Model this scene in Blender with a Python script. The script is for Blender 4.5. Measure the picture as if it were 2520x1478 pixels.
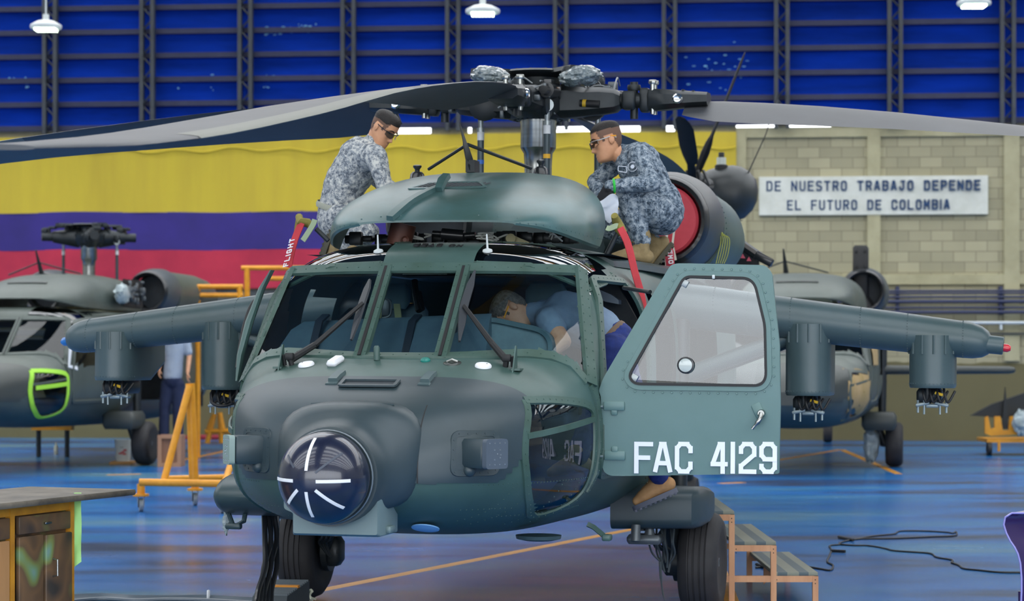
import bpy, bmesh, math, random
import numpy as np
from mathutils import Vector, Matrix, noise

for o in list(bpy.data.objects):
    bpy.data.objects.remove(o, do_unlink=True)
SC = bpy.context.scene
COL = SC.collection
R = math.radians
random.seed(7)

# ------------------------------------------------------------------ camera
FPX = 5523.0            # focal length in pixels of the 2520 px wide frame
EYE = 1.67              # eye height of the photographer
HORIZON = 868.0
cam_d = bpy.data.cameras.new('camera')
cam = bpy.data.objects.new('camera', cam_d)
COL.objects.link(cam)
cam.location = (0, 0, EYE)
cam.rotation_euler = (R(90), 0, 0)
cam_d.sensor_width = 36.0
cam_d.lens = FPX / 2520.0 * 36.0
cam_d.shift_y = (HORIZON - 739.0) / 2520.0
cam_d.clip_end = 300
cam_d.dof.use_dof = True
cam_d.dof.focus_distance = 12.6
cam_d.dof.aperture_fstop = 3.4
SC.camera = cam

# ------------------------------------------------------------------ world and light
W = bpy.data.worlds.new('sky')
SC.world = W
W.use_nodes = True
nt = W.node_tree
bg = nt.nodes['Background']
tc = nt.nodes.new('ShaderNodeTexCoord')
sp = nt.nodes.new('ShaderNodeSeparateXYZ')
rp = nt.nodes.new('ShaderNodeValToRGB')
mp = nt.nodes.new('ShaderNodeMapRange')
mp.inputs[1].default_value = -1
mp.inputs[2].default_value = 1
nt.links.new(tc.outputs['Generated'], sp.inputs[0])
nt.links.new(sp.outputs[2], mp.inputs[0])
nt.links.new(mp.outputs[0], rp.inputs[0])
e = rp.color_ramp.elements
e[0].position, e[0].color = .47, (.20, .20, .20, 1)
e[1].position, e[1].color = .52, (.92, .96, 1.0, 1)
nt.links.new(rp.outputs[0], bg.inputs[0])
bg.inputs[1].default_value = 4.0
SC.view_settings.view_transform = 'Standard'
SC.view_settings.look = 'None'
SC.view_settings.gamma = 1.0
SC.view_settings.use_curve_mapping = False
SC.view_settings.exposure = 0.38
SC.cycles.use_denoising = True
SC.cycles.denoising_prefilter = 'ACCURATE'
SC.cycles.max_bounces = 8
SC.cycles.transparent_max_bounces = 16
SC.cycles.sample_clamp_indirect = 8


# ------------------------------------------------------------------ materials
def lin(h):
    h = h.lstrip('#')
    c = [int(h[i:i + 2], 16) / 255 for i in (0, 2, 4)]
    return tuple((x / 12.92 if x <= .04045 else ((x + .055) / 1.055) ** 2.4) for x in c) + (1,)


MATS = {}


def mat(name, hexc, rough=.5, metal=0., var=0., scale=4., hex2=None, bump=0., bscale=60., coat=0., spec=None, emit=0., stretch=None):
    if name in MATS:
        return MATS[name]
    m = bpy.data.materials.new(name)
    m.use_nodes = True
    n, l = m.node_tree.nodes, m.node_tree.links
    b = n['Principled BSDF']
    c = lin(hexc)
    b.inputs['Base Color'].default_value = c
    b.inputs['Roughness'].default_value = rough
    b.inputs['Metallic'].default_value = metal
    b.inputs['Coat Weight'].default_value = coat
    if spec is not None:
        b.inputs['Specular IOR Level'].default_value = spec
    if emit:
        b.inputs['Emission Color'].default_value = c
        b.inputs['Emission Strength'].default_value = emit
    if var or hex2 or bump:
        t = n.new('ShaderNodeTexCoord')
        src = t.outputs['Object']
        if stretch:
            mpn = n.new('ShaderNodeMapping')
            mpn.inputs['Scale'].default_value = stretch
            l.new(src, mpn.inputs[0])
            src = mpn.outputs[0]
    if var or hex2:
        tx = n.new('ShaderNodeTexNoise')
        tx.inputs['Scale'].default_value = scale
        tx.inputs['Detail'].default_value = 6
        tx.inputs['Roughness'].default_value = .62
        l.new(src, tx.inputs['Vector'])
        r = n.new('ShaderNodeValToRGB')
        c2 = lin(hex2) if hex2 else tuple(max(0, x * (1 - var)) for x in c[:3]) + (1,)
        r.color_ramp.elements[0].color, r.color_ramp.elements[0].position = c2, .34
        r.color_ramp.elements[1].color, r.color_ramp.elements[1].position = c, .66
        l.new(tx.outputs['Fac'], r.inputs[0])
        l.new(r.outputs[0], b.inputs['Base Color'])
    if bump:
        t2 = n.new('ShaderNodeTexNoise')
        t2.inputs['Scale'].default_value = bscale
        t2.inputs['Detail'].default_value = 4
        l.new(src, t2.inputs['Vector'])
        bp = n.new('ShaderNodeBump')
        bp.inputs['Strength'].default_value = bump
        bp.inputs['Distance'].default_value = .02
        l.new(t2.outputs['Fac'], bp.inputs['Height'])
        l.new(bp.outputs[0], b.inputs['Normal'])
    MATS[name] = m
    return m


def glass(name, tint, refl=.06, rough=.0):
    if name in MATS:
        return MATS[name]
    m = bpy.data.materials.new(name)
    m.use_nodes = True
    n, l = m.node_tree.nodes, m.node_tree.links
    n.remove(n['Principled BSDF'])
    tr = n.new('ShaderNodeBsdfTransparent')
    tr.inputs[0].default_value = lin(tint)
    gl = n.new('ShaderNodeBsdfGlossy')
    gl.inputs['Roughness'].default_value = rough
    fr = n.new('ShaderNodeFresnel')
    fr.inputs[0].default_value = 1.5
    ad = n.new('ShaderNodeMath')
    ad.operation = 'ADD'
    ad.use_clamp = True
    ad.inputs[1].default_value = refl
    l.new(fr.outputs[0], ad.inputs[0])
    mx = n.new('ShaderNodeMixShader')
    l.new(ad.outputs[0], mx.inputs[0])
    l.new(tr.outputs[0], mx.inputs[1])
    l.new(gl.outputs[0], mx.inputs[2])
    l.new(mx.outputs[0], n['Material Output'].inputs[0])
    MATS[name] = m
    return m


def camo(name, cols, cell=.012, scale=11., stretch=(1, 1, 1)):
    m = bpy.data.materials.new(name)
    m.use_nodes = True
    n, l = m.node_tree.nodes, m.node_tree.links
    b = n['Principled BSDF']
    b.inputs['Roughness'].default_value = .9
    b.inputs['Specular IOR Level'].default_value = .15
    t = n.new('ShaderNodeTexCoord')
    mpn = n.new('ShaderNodeMapping')
    mpn.inputs['Scale'].default_value = stretch
    l.new(t.outputs['Object'], mpn.inputs[0])
    s = n.new('ShaderNodeVectorMath')
    s.operation = 'SNAP'
    s.inputs[1].default_value = (cell,) * 3
    l.new(mpn.outputs[0], s.inputs[0])
    tx = n.new('ShaderNodeTexNoise')
    tx.inputs['Scale'].default_value = scale
    tx.inputs['Detail'].default_value = 5
    tx.inputs['Roughness'].default_value = .75
    l.new(s.outputs[0], tx.inputs['Vector'])
    r = n.new('ShaderNodeValToRGB')
    r.color_ramp.interpolation = 'CONSTANT'
    el = r.color_ramp.elements
    pos = [0, .43, .5, .57, .63][:len(cols)]
    el[0].color = lin(cols[0])
    el[0].position = 0
    el[1].color = lin(cols[1])
    el[1].position = pos[1]
    for c, p in zip(cols[2:], pos[2:]):
        q = el.new(p)
        q.color = lin(c)
    l.new(tx.outputs['Fac'], r.inputs[0])
    l.new(r.outputs[0], b.inputs['Base Color'])
    MATS[name] = m
    return m


# paints of the helicopters
HULL = mat('hull_paint', '#425d5a', .42, var=.0, scale=1.6, hex2='#37504a', bump=.03, bscale=300)
HULLD = mat('belly_paint', '#364a4f', .38, scale=2.5, hex2='#2b3e41', bump=.03, bscale=250)
NOSE = mat('nose_paint', '#303f46', .42, scale=2., hex2='#29383d')
COWLM = mat('cowling_paint', '#48696b', .32, scale=2.2, hex2='#3c5652', bump=.02, bscale=200, stretch=(1, 1, 2))
WINGM = mat('wing_paint', '#46575c', .36, scale=1.5, hex2='#3c4e50')
FRAME = mat('frame_paint', '#415b55', .45, scale=5., hex2='#354d43')
DOORM = mat('door_paint', '#5b7877', .45, scale=1.5, hex2='#52706d')
FARM = mat('far_hull_paint', '#4c5550', .45, scale=1.5, hex2='#414a44')
FARN = mat('far_nose_paint', '#3c413f', .45, scale=1.5, hex2='#353a37')
BLACK = mat('black_rubber', '#17181a', .6)
BLACKG = mat('black_gloss_metal', '#202225', .28, .0, coat=.2)
DARK = mat('dark_metal', '#2d3235', .42, .35, scale=8, hex2='#23282b')
DARKI = mat('dark_interior', '#323a42', .6, scale=6, hex2='#272d34')
STEEL = mat('brushed_steel', '#a7a9a6', .26, 1., scale=3, hex2='#8d8f8d', stretch=(1, 1, 12))
CHROME = mat('chrome', '#d5d8da', .12, 1.)
BLADE = mat('blade_paint', '#44474c', .5, scale=2, hex2='#3a3d41')
BLADEE = mat('blade_edge_strip', '#6e7069', .55)
WHITE = mat('white_paint', '#e4e6ea', .5)
GREYW = mat('pale_plastic', '#c5cccc', .4)
RED = mat('red_ribbon', '#c83a42', .7, scale=6, hex2='#b02e38')
KHAKI = mat('khaki_canvas', '#8d8443', .9, scale=20, hex2='#7a7136')
YEL = mat('yellow_enamel', '#e39b1c', .4, scale=4, hex2='#cf8814')
TYRE = mat('tyre_rubber', '#2c2b2d', .72, scale=9, hex2='#232224')
SKIN = mat('skin', '#d29d79', .5, scale=12, hex2='#c68e6a')
SKIN2 = mat('skin_light', '#d3a284', .5, scale=12, hex2='#c68f72')
DARKI2 = mat('cockpit_grey', '#4a5560', .6, scale=6, hex2='#3e4853')
HAIR = mat('black_hair', '#1d1713', .6, scale=80, hex2='#120d0a', bump=.4, bscale=160)
HAIRG = mat('grey_hair', '#77706a', .7, scale=60, hex2='#3c3734', bump=.4, bscale=160)
CAMOB = camo('blue_grey_camouflage', ['#3c4855', '#63717f', '#86929d', '#a5aeb6'], .007, 30)
CAMOG = camo('pale_grey_camouflage', ['#5e656e', '#858c93', '#aaadae', '#c8c9c4'], .007, 30)
BOOT = mat('tan_suede', '#9a8660', .85, scale=18, hex2='#84714e')
SOLE = mat('boot_sole', '#4c4a3d', .8)
JEANS = mat('blue_denim', '#24387f', .85, scale=14, hex2='#182862', bump=.15, bscale=300)
POLO = mat('grey_blue_knit', '#7f94ac', .9, scale=14, hex2='#7388a2')
GL_WIND = glass('windshield_glass', '#dcebee', .0)
GL_ROOF = glass('roof_glass', '#55606c', .08)
GL_CHIN = glass('chin_glass', '#9dbcd8', .02)  # blue tint stands for the floor reflected in the panes
GL_DOOR = glass('door_glass', '#e2edf1', .05)
GL_FAR = glass('far_glass', '#7d898d', .0)
GL_LENS = glass('safety_lens', '#e0e4e4', .05)


# ------------------------------------------------------------------ mesh helpers
BASE = {}


class MB:
    def __init__(s):
        s.v, s.f = [], []

    def add(s, vs, fs):
        b = len(s.v)
        s.v += [tuple(p) for p in vs]
        s.f += [tuple(i + b for i in f) for f in fs]
        return s

    def grid(s, rows, cu=False, cv=False, keep=None):
        n, m = len(rows), len(rows[0])
        fs = []
        for i in range(n if cv else n - 1):
            for j in range(m if cu else m - 1):
                a, b = i * m + j, i * m + (j + 1) % m
                c, d = ((i + 1) % n) * m + (j + 1) % m, ((i + 1) % n) * m + j
                if keep is None or keep(i, j):
                    fs.append((a, b, c, d))
        return s.add([p for r in rows for p in r], fs)

    def loft(s, rings, caps=True):
        m = len(rings[0])
        b = len(s.v)
        s.grid(rings, cu=True)
        if caps:
            s.f.append(tuple(b + i for i in range(m))[::-1])
            s.f.append(tuple(b + (len(rings) - 1) * m + i for i in range(m)))
        return s

    def tube(s, path, r, n=8, caps=True):
        P = [Vector(p) for p in path]
        rr = r if isinstance(r, (list, tuple)) else [r] * len(P)
        T = [(P[min(i + 1, len(P) - 1)] - P[max(i - 1, 0)]).normalized() for i in range(len(P))]
        a = T[0].orthogonal().normalized()
        rings = []
        for p, t, q in zip(P, T, rr):
            a = (a - t * a.dot(t))
            a = a.normalized() if a.length > 1e-6 else t.orthogonal().normalized()
            b = t.cross(a)
            rings.append([p + (a * math.cos(k * 2 * math.pi / n) + b * math.sin(k * 2 * math.pi / n)) * q for k in range(n)])
        return s.loft(rings, caps)

    def box(s, c, d, M=None):
        c = Vector(c)
        vs = []
        for x in (-1, 1):
            for y in (-1, 1):
                for z in (-1, 1):
                    p = Vector((x * d[0] / 2, y * d[1] / 2, z * d[2] / 2))
                    vs.append(c + (M @ p if M else p))
        return s.add(vs, [(0, 1, 3, 2), (4, 6, 7, 5), (0, 4, 5, 1), (2, 3, 7, 6), (0, 2, 6, 4), (1, 5, 7, 3)])

    def rbox(s, c, d, r=.01, M=None):
        c = Vector(c)
        hx, hy, hz = (max(q / 2, 1e-4) for q in d)
        r = min(r, hx * .99, hy * .99, hz * .99)
        rings = []
        for z, k in ((-hz, r), (-hz + r, 0), (hz - r, 0), (hz, r)):
            ring = []
            for sx, sy, a0 in ((1, 1, 0), (-1, 1, 90), (-1, -1, 180), (1, -1, 270)):
                for a in (0, 45, 90):
                    rr = r if k == 0 else r * .3
                    q = Vector((sx * (hx - r) + rr * math.cos(R(a0 + a)), sy * (hy - r) + rr * math.sin(R(a0 + a)), z))
                    ring.append(c + (M @ q if M else q))
            rings.append(ring)
        return s.loft(rings)

    def lathe(s, prof, o, ax=(0, 0, 1), n=24, caps=True):
        o, ax = Vector(o), Vector(ax).normalized()
        a = ax.orthogonal().normalized()
        b = ax.cross(a)
        rings = [[o + ax * h + (a * math.cos(2 * math.pi * k / n) + b * math.sin(2 * math.pi * k / n)) * max(q, 1e-4) for k in range(n)] for q, h in prof]
        return s.loft(rings, caps)

    def ball(s, c, r, n=14, M=None):
        r = (r, r, r) if not isinstance(r, (tuple, list)) else r
        c = Vector(c)
        rings = []
        for i in range(n // 2 + 1):
            t = math.pi * i / (n // 2)
            q = []
            for k in range(n):
                p = Vector((r[0] * max(math.sin(t), 1e-3) * math.cos(2 * math.pi * k / n), r[1] * max(math.sin(t), 1e-3) * math.sin(2 * math.pi * k / n), r[2] * math.cos(t)))
                q.append(c + (M @ p if M else p))
            rings.append(q)
        return s.loft(rings)

    def cap(s, a, ra, b, rb, n=14):
        """tapered capsule"""
        a, b = Vector(a), Vector(b)
        t = (b - a).normalized()
        path, rr = [], []
        for k in range(5):
            w = R(90 - k * 22.5)
            path.append(a - t * ra * math.sin(w))
            rr.append(max(ra * math.cos(w), 1e-3))
        for k in range(5):
            w = R(k * 22.5)
            path.append(b + t * rb * math.sin(w))
            rr.append(max(rb * math.cos(w), 1e-3))
        return s.tube(path, rr, n)

    def chain(s, pts, n=14):
        for (a, ra), (b, rb) in zip(pts, pts[1:]):
            s.cap(a, ra, b, rb, n)
        return s

    def prism(s, poly, off):
        off = Vector(off)
        P = [Vector(p) for p in poly]
        m = len(P)
        return s.add(P + [p + off for p in P], [tuple(range(m))[::-1], tuple(range(m, 2 * m))] + [(i, (i + 1) % m, m + (i + 1) % m, m + i) for i in range(m)])

    def ribbon(s, pts, nrm, w, t, closed=False, lift=0.):
        """flat bar with width w across the path, thickness t along nrm (a vector or one per point)"""
        P = [Vector(p) for p in pts]
        N = [Vector(q).normalized() for q in nrm] if isinstance(nrm, list) else [Vector(nrm).normalized()] * len(P)
        ww = w if isinstance(w, list) else [w] * len(P)
        rings = []
        k = len(P)
        for i in range(k):
            if closed:
                T = P[(i + 1) % k] - P[i - 1]
            else:
                T = P[min(i + 1, k - 1)] - P[max(i - 1, 0)]
            sd = T.normalized().cross(N[i]).normalized() * ww[i] / 2
            a = P[i] + N[i] * lift
            rings.append([a - sd, a + sd, a + sd * .86 + N[i] * t, a - sd * .86 + N[i] * t])
        if closed:
            return s.grid(rings, cu=True, cv=True)
        return s.loft(rings)

    def rivet(s, p, nrm, r=.006):
        p, q = Vector(p), Vector(nrm).normalized()
        a = q.orthogonal().normalized()
        b = q.cross(a)
        vs = [p + (a * math.cos(k * math.pi / 3) + b * math.sin(k * math.pi / 3)) * r - q * .002 for k in range(6)] + [p + (a * math.cos(k * math.pi / 3) + b * math.sin(k * math.pi / 3)) * r * .7 + q * r * .5 for k in range(6)]
        return s.add(vs, [(k, (k + 1) % 6, 6 + (k + 1) % 6, 6 + k) for k in range(6)] + [tuple(range(6, 12))])

    def rivets(s, pts, nrm, step=.05, r=.006, lift=0.):
        P = [Vector(p) for p in pts]
        N = [Vector(q).normalized() for q in nrm] if isinstance(nrm, list) else [Vector(nrm).normalized()] * len(P)
        acc = step / 2
        for i in range(len(P) - 1):
            d = (P[i + 1] - P[i]).length
            while acc < d:
                f = acc / d
                q = N[i].lerp(N[i + 1], f)
                s.rivet(P[i].lerp(P[i + 1], f) + q * lift, q, r)
                acc += step
            acc -= d
        return s

    def build(s, name, m, parent=None, sharp=38, flat=False):
        me = bpy.data.meshes.new(name)
        off = Vector((0, 0, 0))
        if parent is not None:
            off = BASE.get(parent.name, off)
        me.from_pydata([tuple(Vector(p) - off) for p in s.v], [], s.f)
        me.validate()
        bm = bmesh.new()
        bm.from_mesh(me)
        bmesh.ops.recalc_face_normals(bm, faces=bm.faces)
        bm.to_mesh(me)
        bm.free()
        if not flat:
            me.polygons.foreach_set('use_smooth', [True] * len(me.polygons))
            me.set_sharp_from_angle(angle=R(sharp))
        for q in (m if isinstance(m, list) else [m]):
            me.materials.append(q)
        o = bpy.data.objects.new(name, me)
        COL.objects.link(o)
        if parent is not None:
            o.parent = parent
            BASE[o.name] = off
        return o


def tag(o, label, cat, group=None):
    o['label'] = label
    o['category'] = cat
    if group:
        o['group'] = group
    return o


def thing(name, label, cat, base=(0, 0, 0), frame=None, group=None):
    o = bpy.data.objects.new(name, None)
    o.empty_display_size = .2
    COL.objects.link(o)
    M = (frame or Matrix()) @ Matrix.Translation(Vector(base))
    o.matrix_world = M
    BASE[o.name] = Vector(base)
    return tag(o, label, cat, group)


def struct(mb, name, m, parent=None):
    o = mb.build(name, m, parent)
    o['kind'] = 'structure'
    return o


def wpt(px, py, Y):
    """world point of the hangar that stands Y metres from the door line, read off the picture"""
    return Vector(((px - 1260) / FPX * Y, Y, EYE + (HORIZON - py) / FPX * Y))


def on_floor(px, py, z=0.):
    Y = (EYE - z) * FPX / (py - HORIZON)
    return Vector(((px - 1260) / FPX * Y, Y, z))


def pchip(xs, ys):
    xs, ys = np.array(xs, float), np.array(ys, float)
    h = np.diff(xs)
    dl = np.diff(ys) / h
    d = np.zeros(len(xs))
    for i in range(1, len(xs) - 1):
        if dl[i - 1] * dl[i] > 0:
            w1, w2 = 2 * h[i] + h[i - 1], h[i] + 2 * h[i - 1]
            d[i] = (w1 + w2) / (w1 / dl[i - 1] + w2 / dl[i])
    d[0], d[-1] = dl[0], dl[-1]

    def f(x):
        x = min(max(x, xs[0]), xs[-1])
        i = int(min(max(np.searchsorted(xs, x) - 1, 0), len(h) - 1))
        t = (x - xs[i]) / h[i]
        return float((1 + 2 * t) * (1 - t) ** 2 * ys[i] + t * (1 - t) ** 2 * h[i] * d[i] + t * t * (3 - 2 * t) * ys[i + 1] + t * t * (t - 1) * h[i] * d[i + 1])
    return f


def bez(pts, n=8):
    """smooth path through points (Catmull-Rom)"""
    P = [Vector(p) for p in pts]
    out = []
    for i in range(len(P) - 1):
        a, b, c, d = P[max(i - 1, 0)], P[i], P[i + 1], P[min(i + 2, len(P) - 1)]
        for k in range(n):
            t = k / n
            out.append(.5 * ((2 * b) + (c - a) * t + (2 * a - 5 * b + 4 * c - d) * t * t + (3 * b - a - 3 * c + d) * t ** 3))
    out.append(P[-1])
    return out


def lines(a, b, n):
    a, b = Vector(a), Vector(b)
    return [a.lerp(b, i / n) for i in range(n + 1)]


def rounded(poly, r, k=5):
    """round the corners of a polygon"""
    P = [Vector(p) for p in poly]
    out = []
    for i in range(len(P)):
        a, b, c = P[i - 1], P[i], P[(i + 1) % len(P)]
        q = r[i] if isinstance(r, list) else r
        p0 = b + (a - b).normalized() * min(q, (a - b).length * .45)
        p1 = b + (c - b).normalized() * min(q, (c - b).length * .45)
        for j in range(k + 1):
            t = j / k
            out.append(p0.lerp(b, t).lerp(b.lerp(p1, t), t))
    return out


# stroke lettering, every glyph on a 1 x 1 field
GL = {
    'A': [[(0, 0), (.4, 1), (.6, 1), (1, 0)], [(.17, .3), (.83, .3)]],
    'B': [[(0, 0), (0, 1), (.8, 1), (1, .85), (1, .65), (.8, .52), (0, .52)], [(.8, .52), (1, .38), (1, .15), (.8, 0), (0, 0)]],
    'C': [[(1, .75), (1, .85), (.75, 1), (.25, 1), (0, .85), (0, .15), (.25, 0), (.75, 0), (1, .15), (1, .28)]],
    'D': [[(0, 0), (0, 1), (.75, 1), (1, .82), (1, .18), (.75, 0), (0, 0)]],
    'E': [[(1, 1), (0, 1), (0, 0), (1, 0)], [(0, .52), (.85, .52)]],
    'F': [[(1, 1), (0, 1), (0, 0)], [(0, .5), (.8, .5)]],
    'G': [[(1, .85), (.75, 1), (.25, 1), (0, .85), (0, .15), (.25, 0), (.75, 0), (1, .15), (1, .48), (.55, .48)]],
    'H': [[(0, 0), (0, 1)], [(1, 0), (1, 1)], [(0, .5), (1, .5)]],
    'I': [[(.5, 0), (.5, 1)]],
    'J': [[(.35, 1), (1, 1)], [(.8, 1), (.8, .18), (.58, 0), (.25, 0), (.05, .18), (.05, .3)]],
    'L': [[(0, 1), (0, 0), (1, 0)]],
    'M': [[(0, 0), (0, 1), (.5, .35), (1, 1), (1, 0)]],
    'N': [[(0, 0), (0, 1), (1, 0), (1, 1)]],
    'O': [[(.25, 0), (0, .18), (0, .82), (.25, 1), (.75, 1), (1, .82), (1, .18), (.75, 0), (.25, 0)]],
    'P': [[(0, 0), (0, 1), (.8, 1), (1, .85), (1, .6), (.8, .45), (0, .45)]],
    'R': [[(0, 0), (0, 1), (.8, 1), (1, .85), (1, .62), (.8, .48), (0, .48)], [(.55, .48), (1, 0)]],
    'S': [[(1, .85), (.78, 1), (.22, 1), (0, .85), (0, .66), (.2, .53), (.8, .47), (1, .34), (1, .15), (.78, 0), (.22, 0), (0, .15)]],
    'T': [[(0, 1), (1, 1)], [(.5, 1), (.5, 0)]],
    'U': [[(0, 1), (0, .18), (.25, 0), (.75, 0), (1, .18), (1, 1)]],
    'V': [[(0, 1), (.5, 0), (1, 1)]],
    '1': [[(.5, 0), (.5, 1)]],
    '2': [[(0, .72), (0, .85), (.25, 1), (.75, 1), (1, .85), (1, .62), (0, .2), (0, 0), (1, 0)]],
    '4': [[(1, .27), (0, .27), (.55, 1), (.78, 1), (.78, 0)]],
    '9': [[(0, .2), (0, .15), (.25, 0), (.75, 0), (1, .15), (1, .85), (.75, 1), (.25, 1), (0, .85), (0, .6), (.25, .45), (1, .45)]],
}


def lettering(mb, text, org, ex, ey, h, w, gap, stroke, nrm, thick=.002, space=None):
    """block letters; org = lower left corner, ex/ey = directions of reading and up"""
    org, ex, ey, nrm = Vector(org), Vector(ex).normalized(), Vector(ey).normalized(), Vector(nrm).normalized()
    x = 0
    cnt = 0
    for ch in text:
        if ch == ' ':
            x += space if space is not None else w + gap
            continue
        cw = stroke if ch in 'I1' else w
        ins = stroke / 2
        for st in GL[ch]:
            pts = []
            for a, b in st:
                X = x + (ins + a * (cw - stroke) if ch not in 'I1' else ins)
                pts.append((X, ins + b * (h - stroke)))
            for (x0, y0), (x1, y1) in zip(pts, pts[1:]):
                d = Vector((x1 - x0, y1 - y0))
                L = d.length
                d /= L
                e0 = stroke * (.5 if (abs(d.x) < .02 or abs(d.y) < .02) else .2)
                q = Vector((-d.y, d.x)) * stroke / 2
                a = Vector((x0, y0)) - d * e0
                b = Vector((x1, y1)) + d * e0
                poly = [a - q, b - q, b + q, a + q]
                mb.prism([org + ex * p.x + ey * p.y for p in poly], nrm * (thick + .00035 * cnt))
                cnt += 1
        x += cw + gap
    return x - gap

# ================================================================== the hangar
TW = math.tan(R(5))
WO = Vector((5, 43, 0))
WX = Vector((math.cos(R(5)), -math.sin(R(5)), 0))
WN = Vector((-math.sin(R(5)), -math.cos(R(5)), 0))


def ws(px, py=868, d=0.):
    """(along, height) of a spot on the back wall"""
    k = (px - 1260) / FPX
    Y = (43 + TW * 5 - d / math.cos(R(5))) / (1 + TW * k)
    X = k * Y
    p = Vector((X, Y, 0)) - WO
    return p.dot(WX), EYE + (HORIZON - py) / FPX * Y


def wp(s, z, d=0.):
    return WO + WX * s + WN * d + Vector((0, 0, z))


def wbox(mb, s0, s1, z0, z1, d0, d1):
    c = wp((s0 + s1) / 2, (z0 + z1) / 2, (d0 + d1) / 2)
    M = Matrix((WX, -WN, Vector((0, 0, 1)))).transposed()
    return mb.box(c, (s1 - s0, d1 - d0, z1 - z0), M)


# floor paint: blue epoxy, worn and streaky, with a wet-looking gloss
fm = bpy.data.materials.new('floor_epoxy')
fm.use_nodes = True
n, l = fm.node_tree.nodes, fm.node_tree.links
b = n['Principled BSDF']
t = n.new('ShaderNodeTexCoord')
ma = n.new('ShaderNodeMapping')
ma.inputs['Scale'].default_value = (.22, .55, 1)
l.new(t.outputs['Object'], ma.inputs[0])
t1 = n.new('ShaderNodeTexNoise')
t1.inputs['Scale'].default_value = 1.1
t1.inputs['Detail'].default_value = 6
l.new(ma.outputs[0], t1.inputs['Vector'])
r1 = n.new('ShaderNodeValToRGB')
q = r1.color_ramp.elements
q[0].position, q[0].color = .36, lin('#2b3a58')
q[1].position, q[1].color = .48, lin('#1560a6')
x = q.new(.58)
x.color = lin('#2a6c9e')
x = q.new(.70)
x.color = lin('#5c8294')
l.new(t1.outputs['Fac'], r1.inputs[0])
l.new(r1.outputs[0], b.inputs['Base Color'])
t2 = n.new('ShaderNodeTexNoise')
t2.inputs['Scale'].default_value = 3.
t2.inputs['Detail'].default_value = 5
l.new(ma.outputs[0], t2.inputs['Vector'])
r2 = n.new('ShaderNodeMapRange')
r2.inputs[3].default_value = .12
r2.inputs[4].default_value = .34
l.new(t2.outputs['Fac'], r2.inputs[0])
l.new(r2.outputs[0], b.inputs['Roughness'])
t3 = n.new('ShaderNodeTexNoise')
t3.inputs['Scale'].default_value = 7
l.new(t.outputs['Object'], t3.inputs['Vector'])
bp = n.new('ShaderNodeBump')
bp.inputs['Strength'].default_value = .05
bp.inputs['Distance'].default_value = .05
l.new(t3.outputs['Fac'], bp.inputs['Height'])
l.new(bp.outputs[0], b.inputs['Normal'])
b.inputs['Specular IOR Level'].default_value = .42
FLOOR = struct(MB().grid([[(-26, y, 0), (26, y, 0)] for y in (-3, 46)]), 'floor', fm)
struct(MB().grid([[(-60, -80, -.02), (60, -80, -.02)], [(60 * -1, -3, -.02), (60, -3, -.02)]]), 'ground', mat('apron_concrete', '#8d8d88', .9))

LINE = mat('line_paint', '#c98a1c', .45, scale=6, hex2='#b27a22')


def floor_line(pts, w):
    P = [on_floor(*p) for p in pts]
    mb = MB()
    mb.ribbon([p + Vector((0, 0, .0005)) for p in P], (0, 0, 1), w, .002)
    o = mb.build('line_marking', LINE, FLOOR)
    return o


floor_line([(700, 1469), (1610, 1291)], .115)
floor_line([(1770, 1395), (1860, 1640)], .10)
floor_line([(1750, 1160), (2066, 1106)], .11)
floor_line([(2072, 1106), (2212, 1166)], .11)
floor_line([(262, 1168), (345, 1166)], .14)
floor_line([(1770, 1189), (1830, 1187)], .14)
floor_line([(440, 1133), (560, 1108)], .12)

# back wall, blocks in a concrete frame
wm = bpy.data.materials.new('block_wall')
wm.use_nodes = True
n, l = wm.node_tree.nodes, wm.node_tree.links
b = n['Principled BSDF']
b.inputs['Roughness'].default_value = .9
t = n.new('ShaderNodeTexCoord')
sx = n.new('ShaderNodeSeparateXYZ')
cx = n.new('ShaderNodeCombineXYZ')
l.new(t.outputs['Object'], sx.inputs[0])
l.new(sx.outputs[0], cx.inputs[0])
l.new(sx.outputs[2], cx.inputs[1])
br = n.new('ShaderNodeTexBrick')
br.inputs['Scale'].default_value = 1
br.inputs['Brick Width'].default_value = .42
br.inputs['Row Height'].default_value = .2
br.inputs['Mortar Size'].default_value = .008
br.inputs['Mortar Smooth'].default_value = .6
br.inputs['Color1'].default_value = lin('#b3ad8e')
br.inputs['Color2'].default_value = lin('#9b967b')
br.inputs['Mortar'].default_value = lin('#77735e')
l.new(cx.outputs[0], br.inputs['Vector'])
nz = n.new('ShaderNodeTexNoise')
nz.inputs['Scale'].default_value = 1.3
nz.inputs['Detail'].default_value = 5
l.new(t.outputs['Object'], nz.inputs['Vector'])
th = n.new('ShaderNodeMath')
th.operation = 'MULTIPLY_ADD'
th.inputs[1].default_value = .16
l.new(nz.outputs['Fac'], th.inputs[0])
l.new(sx.outputs[2], th.inputs[2])
gt = n.new('ShaderNodeMath')
gt.operation = 'LESS_THAN'
gt.inputs[1].default_value = 1.56
l.new(th.outputs[0], gt.inputs[0])
mx = n.new('ShaderNodeMix')
mx.data_type = 'RGBA'
mx.inputs['B'].default_value = lin('#6e6849')
l.new(gt.outputs[0], mx.inputs['Factor'])
l.new(br.outputs['Color'], mx.inputs['A'])
mr = n.new('ShaderNodeMix')
mr.data_type = 'RGBA'
mr.blend_type = 'MULTIPLY'
mr.inputs['Factor'].default_value = .22
l.new(mx.outputs['Result'], mr.inputs['A'])
l.new(nz.outputs['Fac'], mr.inputs['B'])
l.new(mr.outputs['Result'], b.inputs['Base Color'])
WALLTOP = 5.93
mb = MB()
wbox(mb, -31, 24, 0, WALLTOP, -.25, 0)
struct(mb, 'wall_back', wm)
CONC = mat('wall_concrete', '#b0ab8b', .9, scale=1.4, hex2='#9d9879')
k = 1
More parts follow.
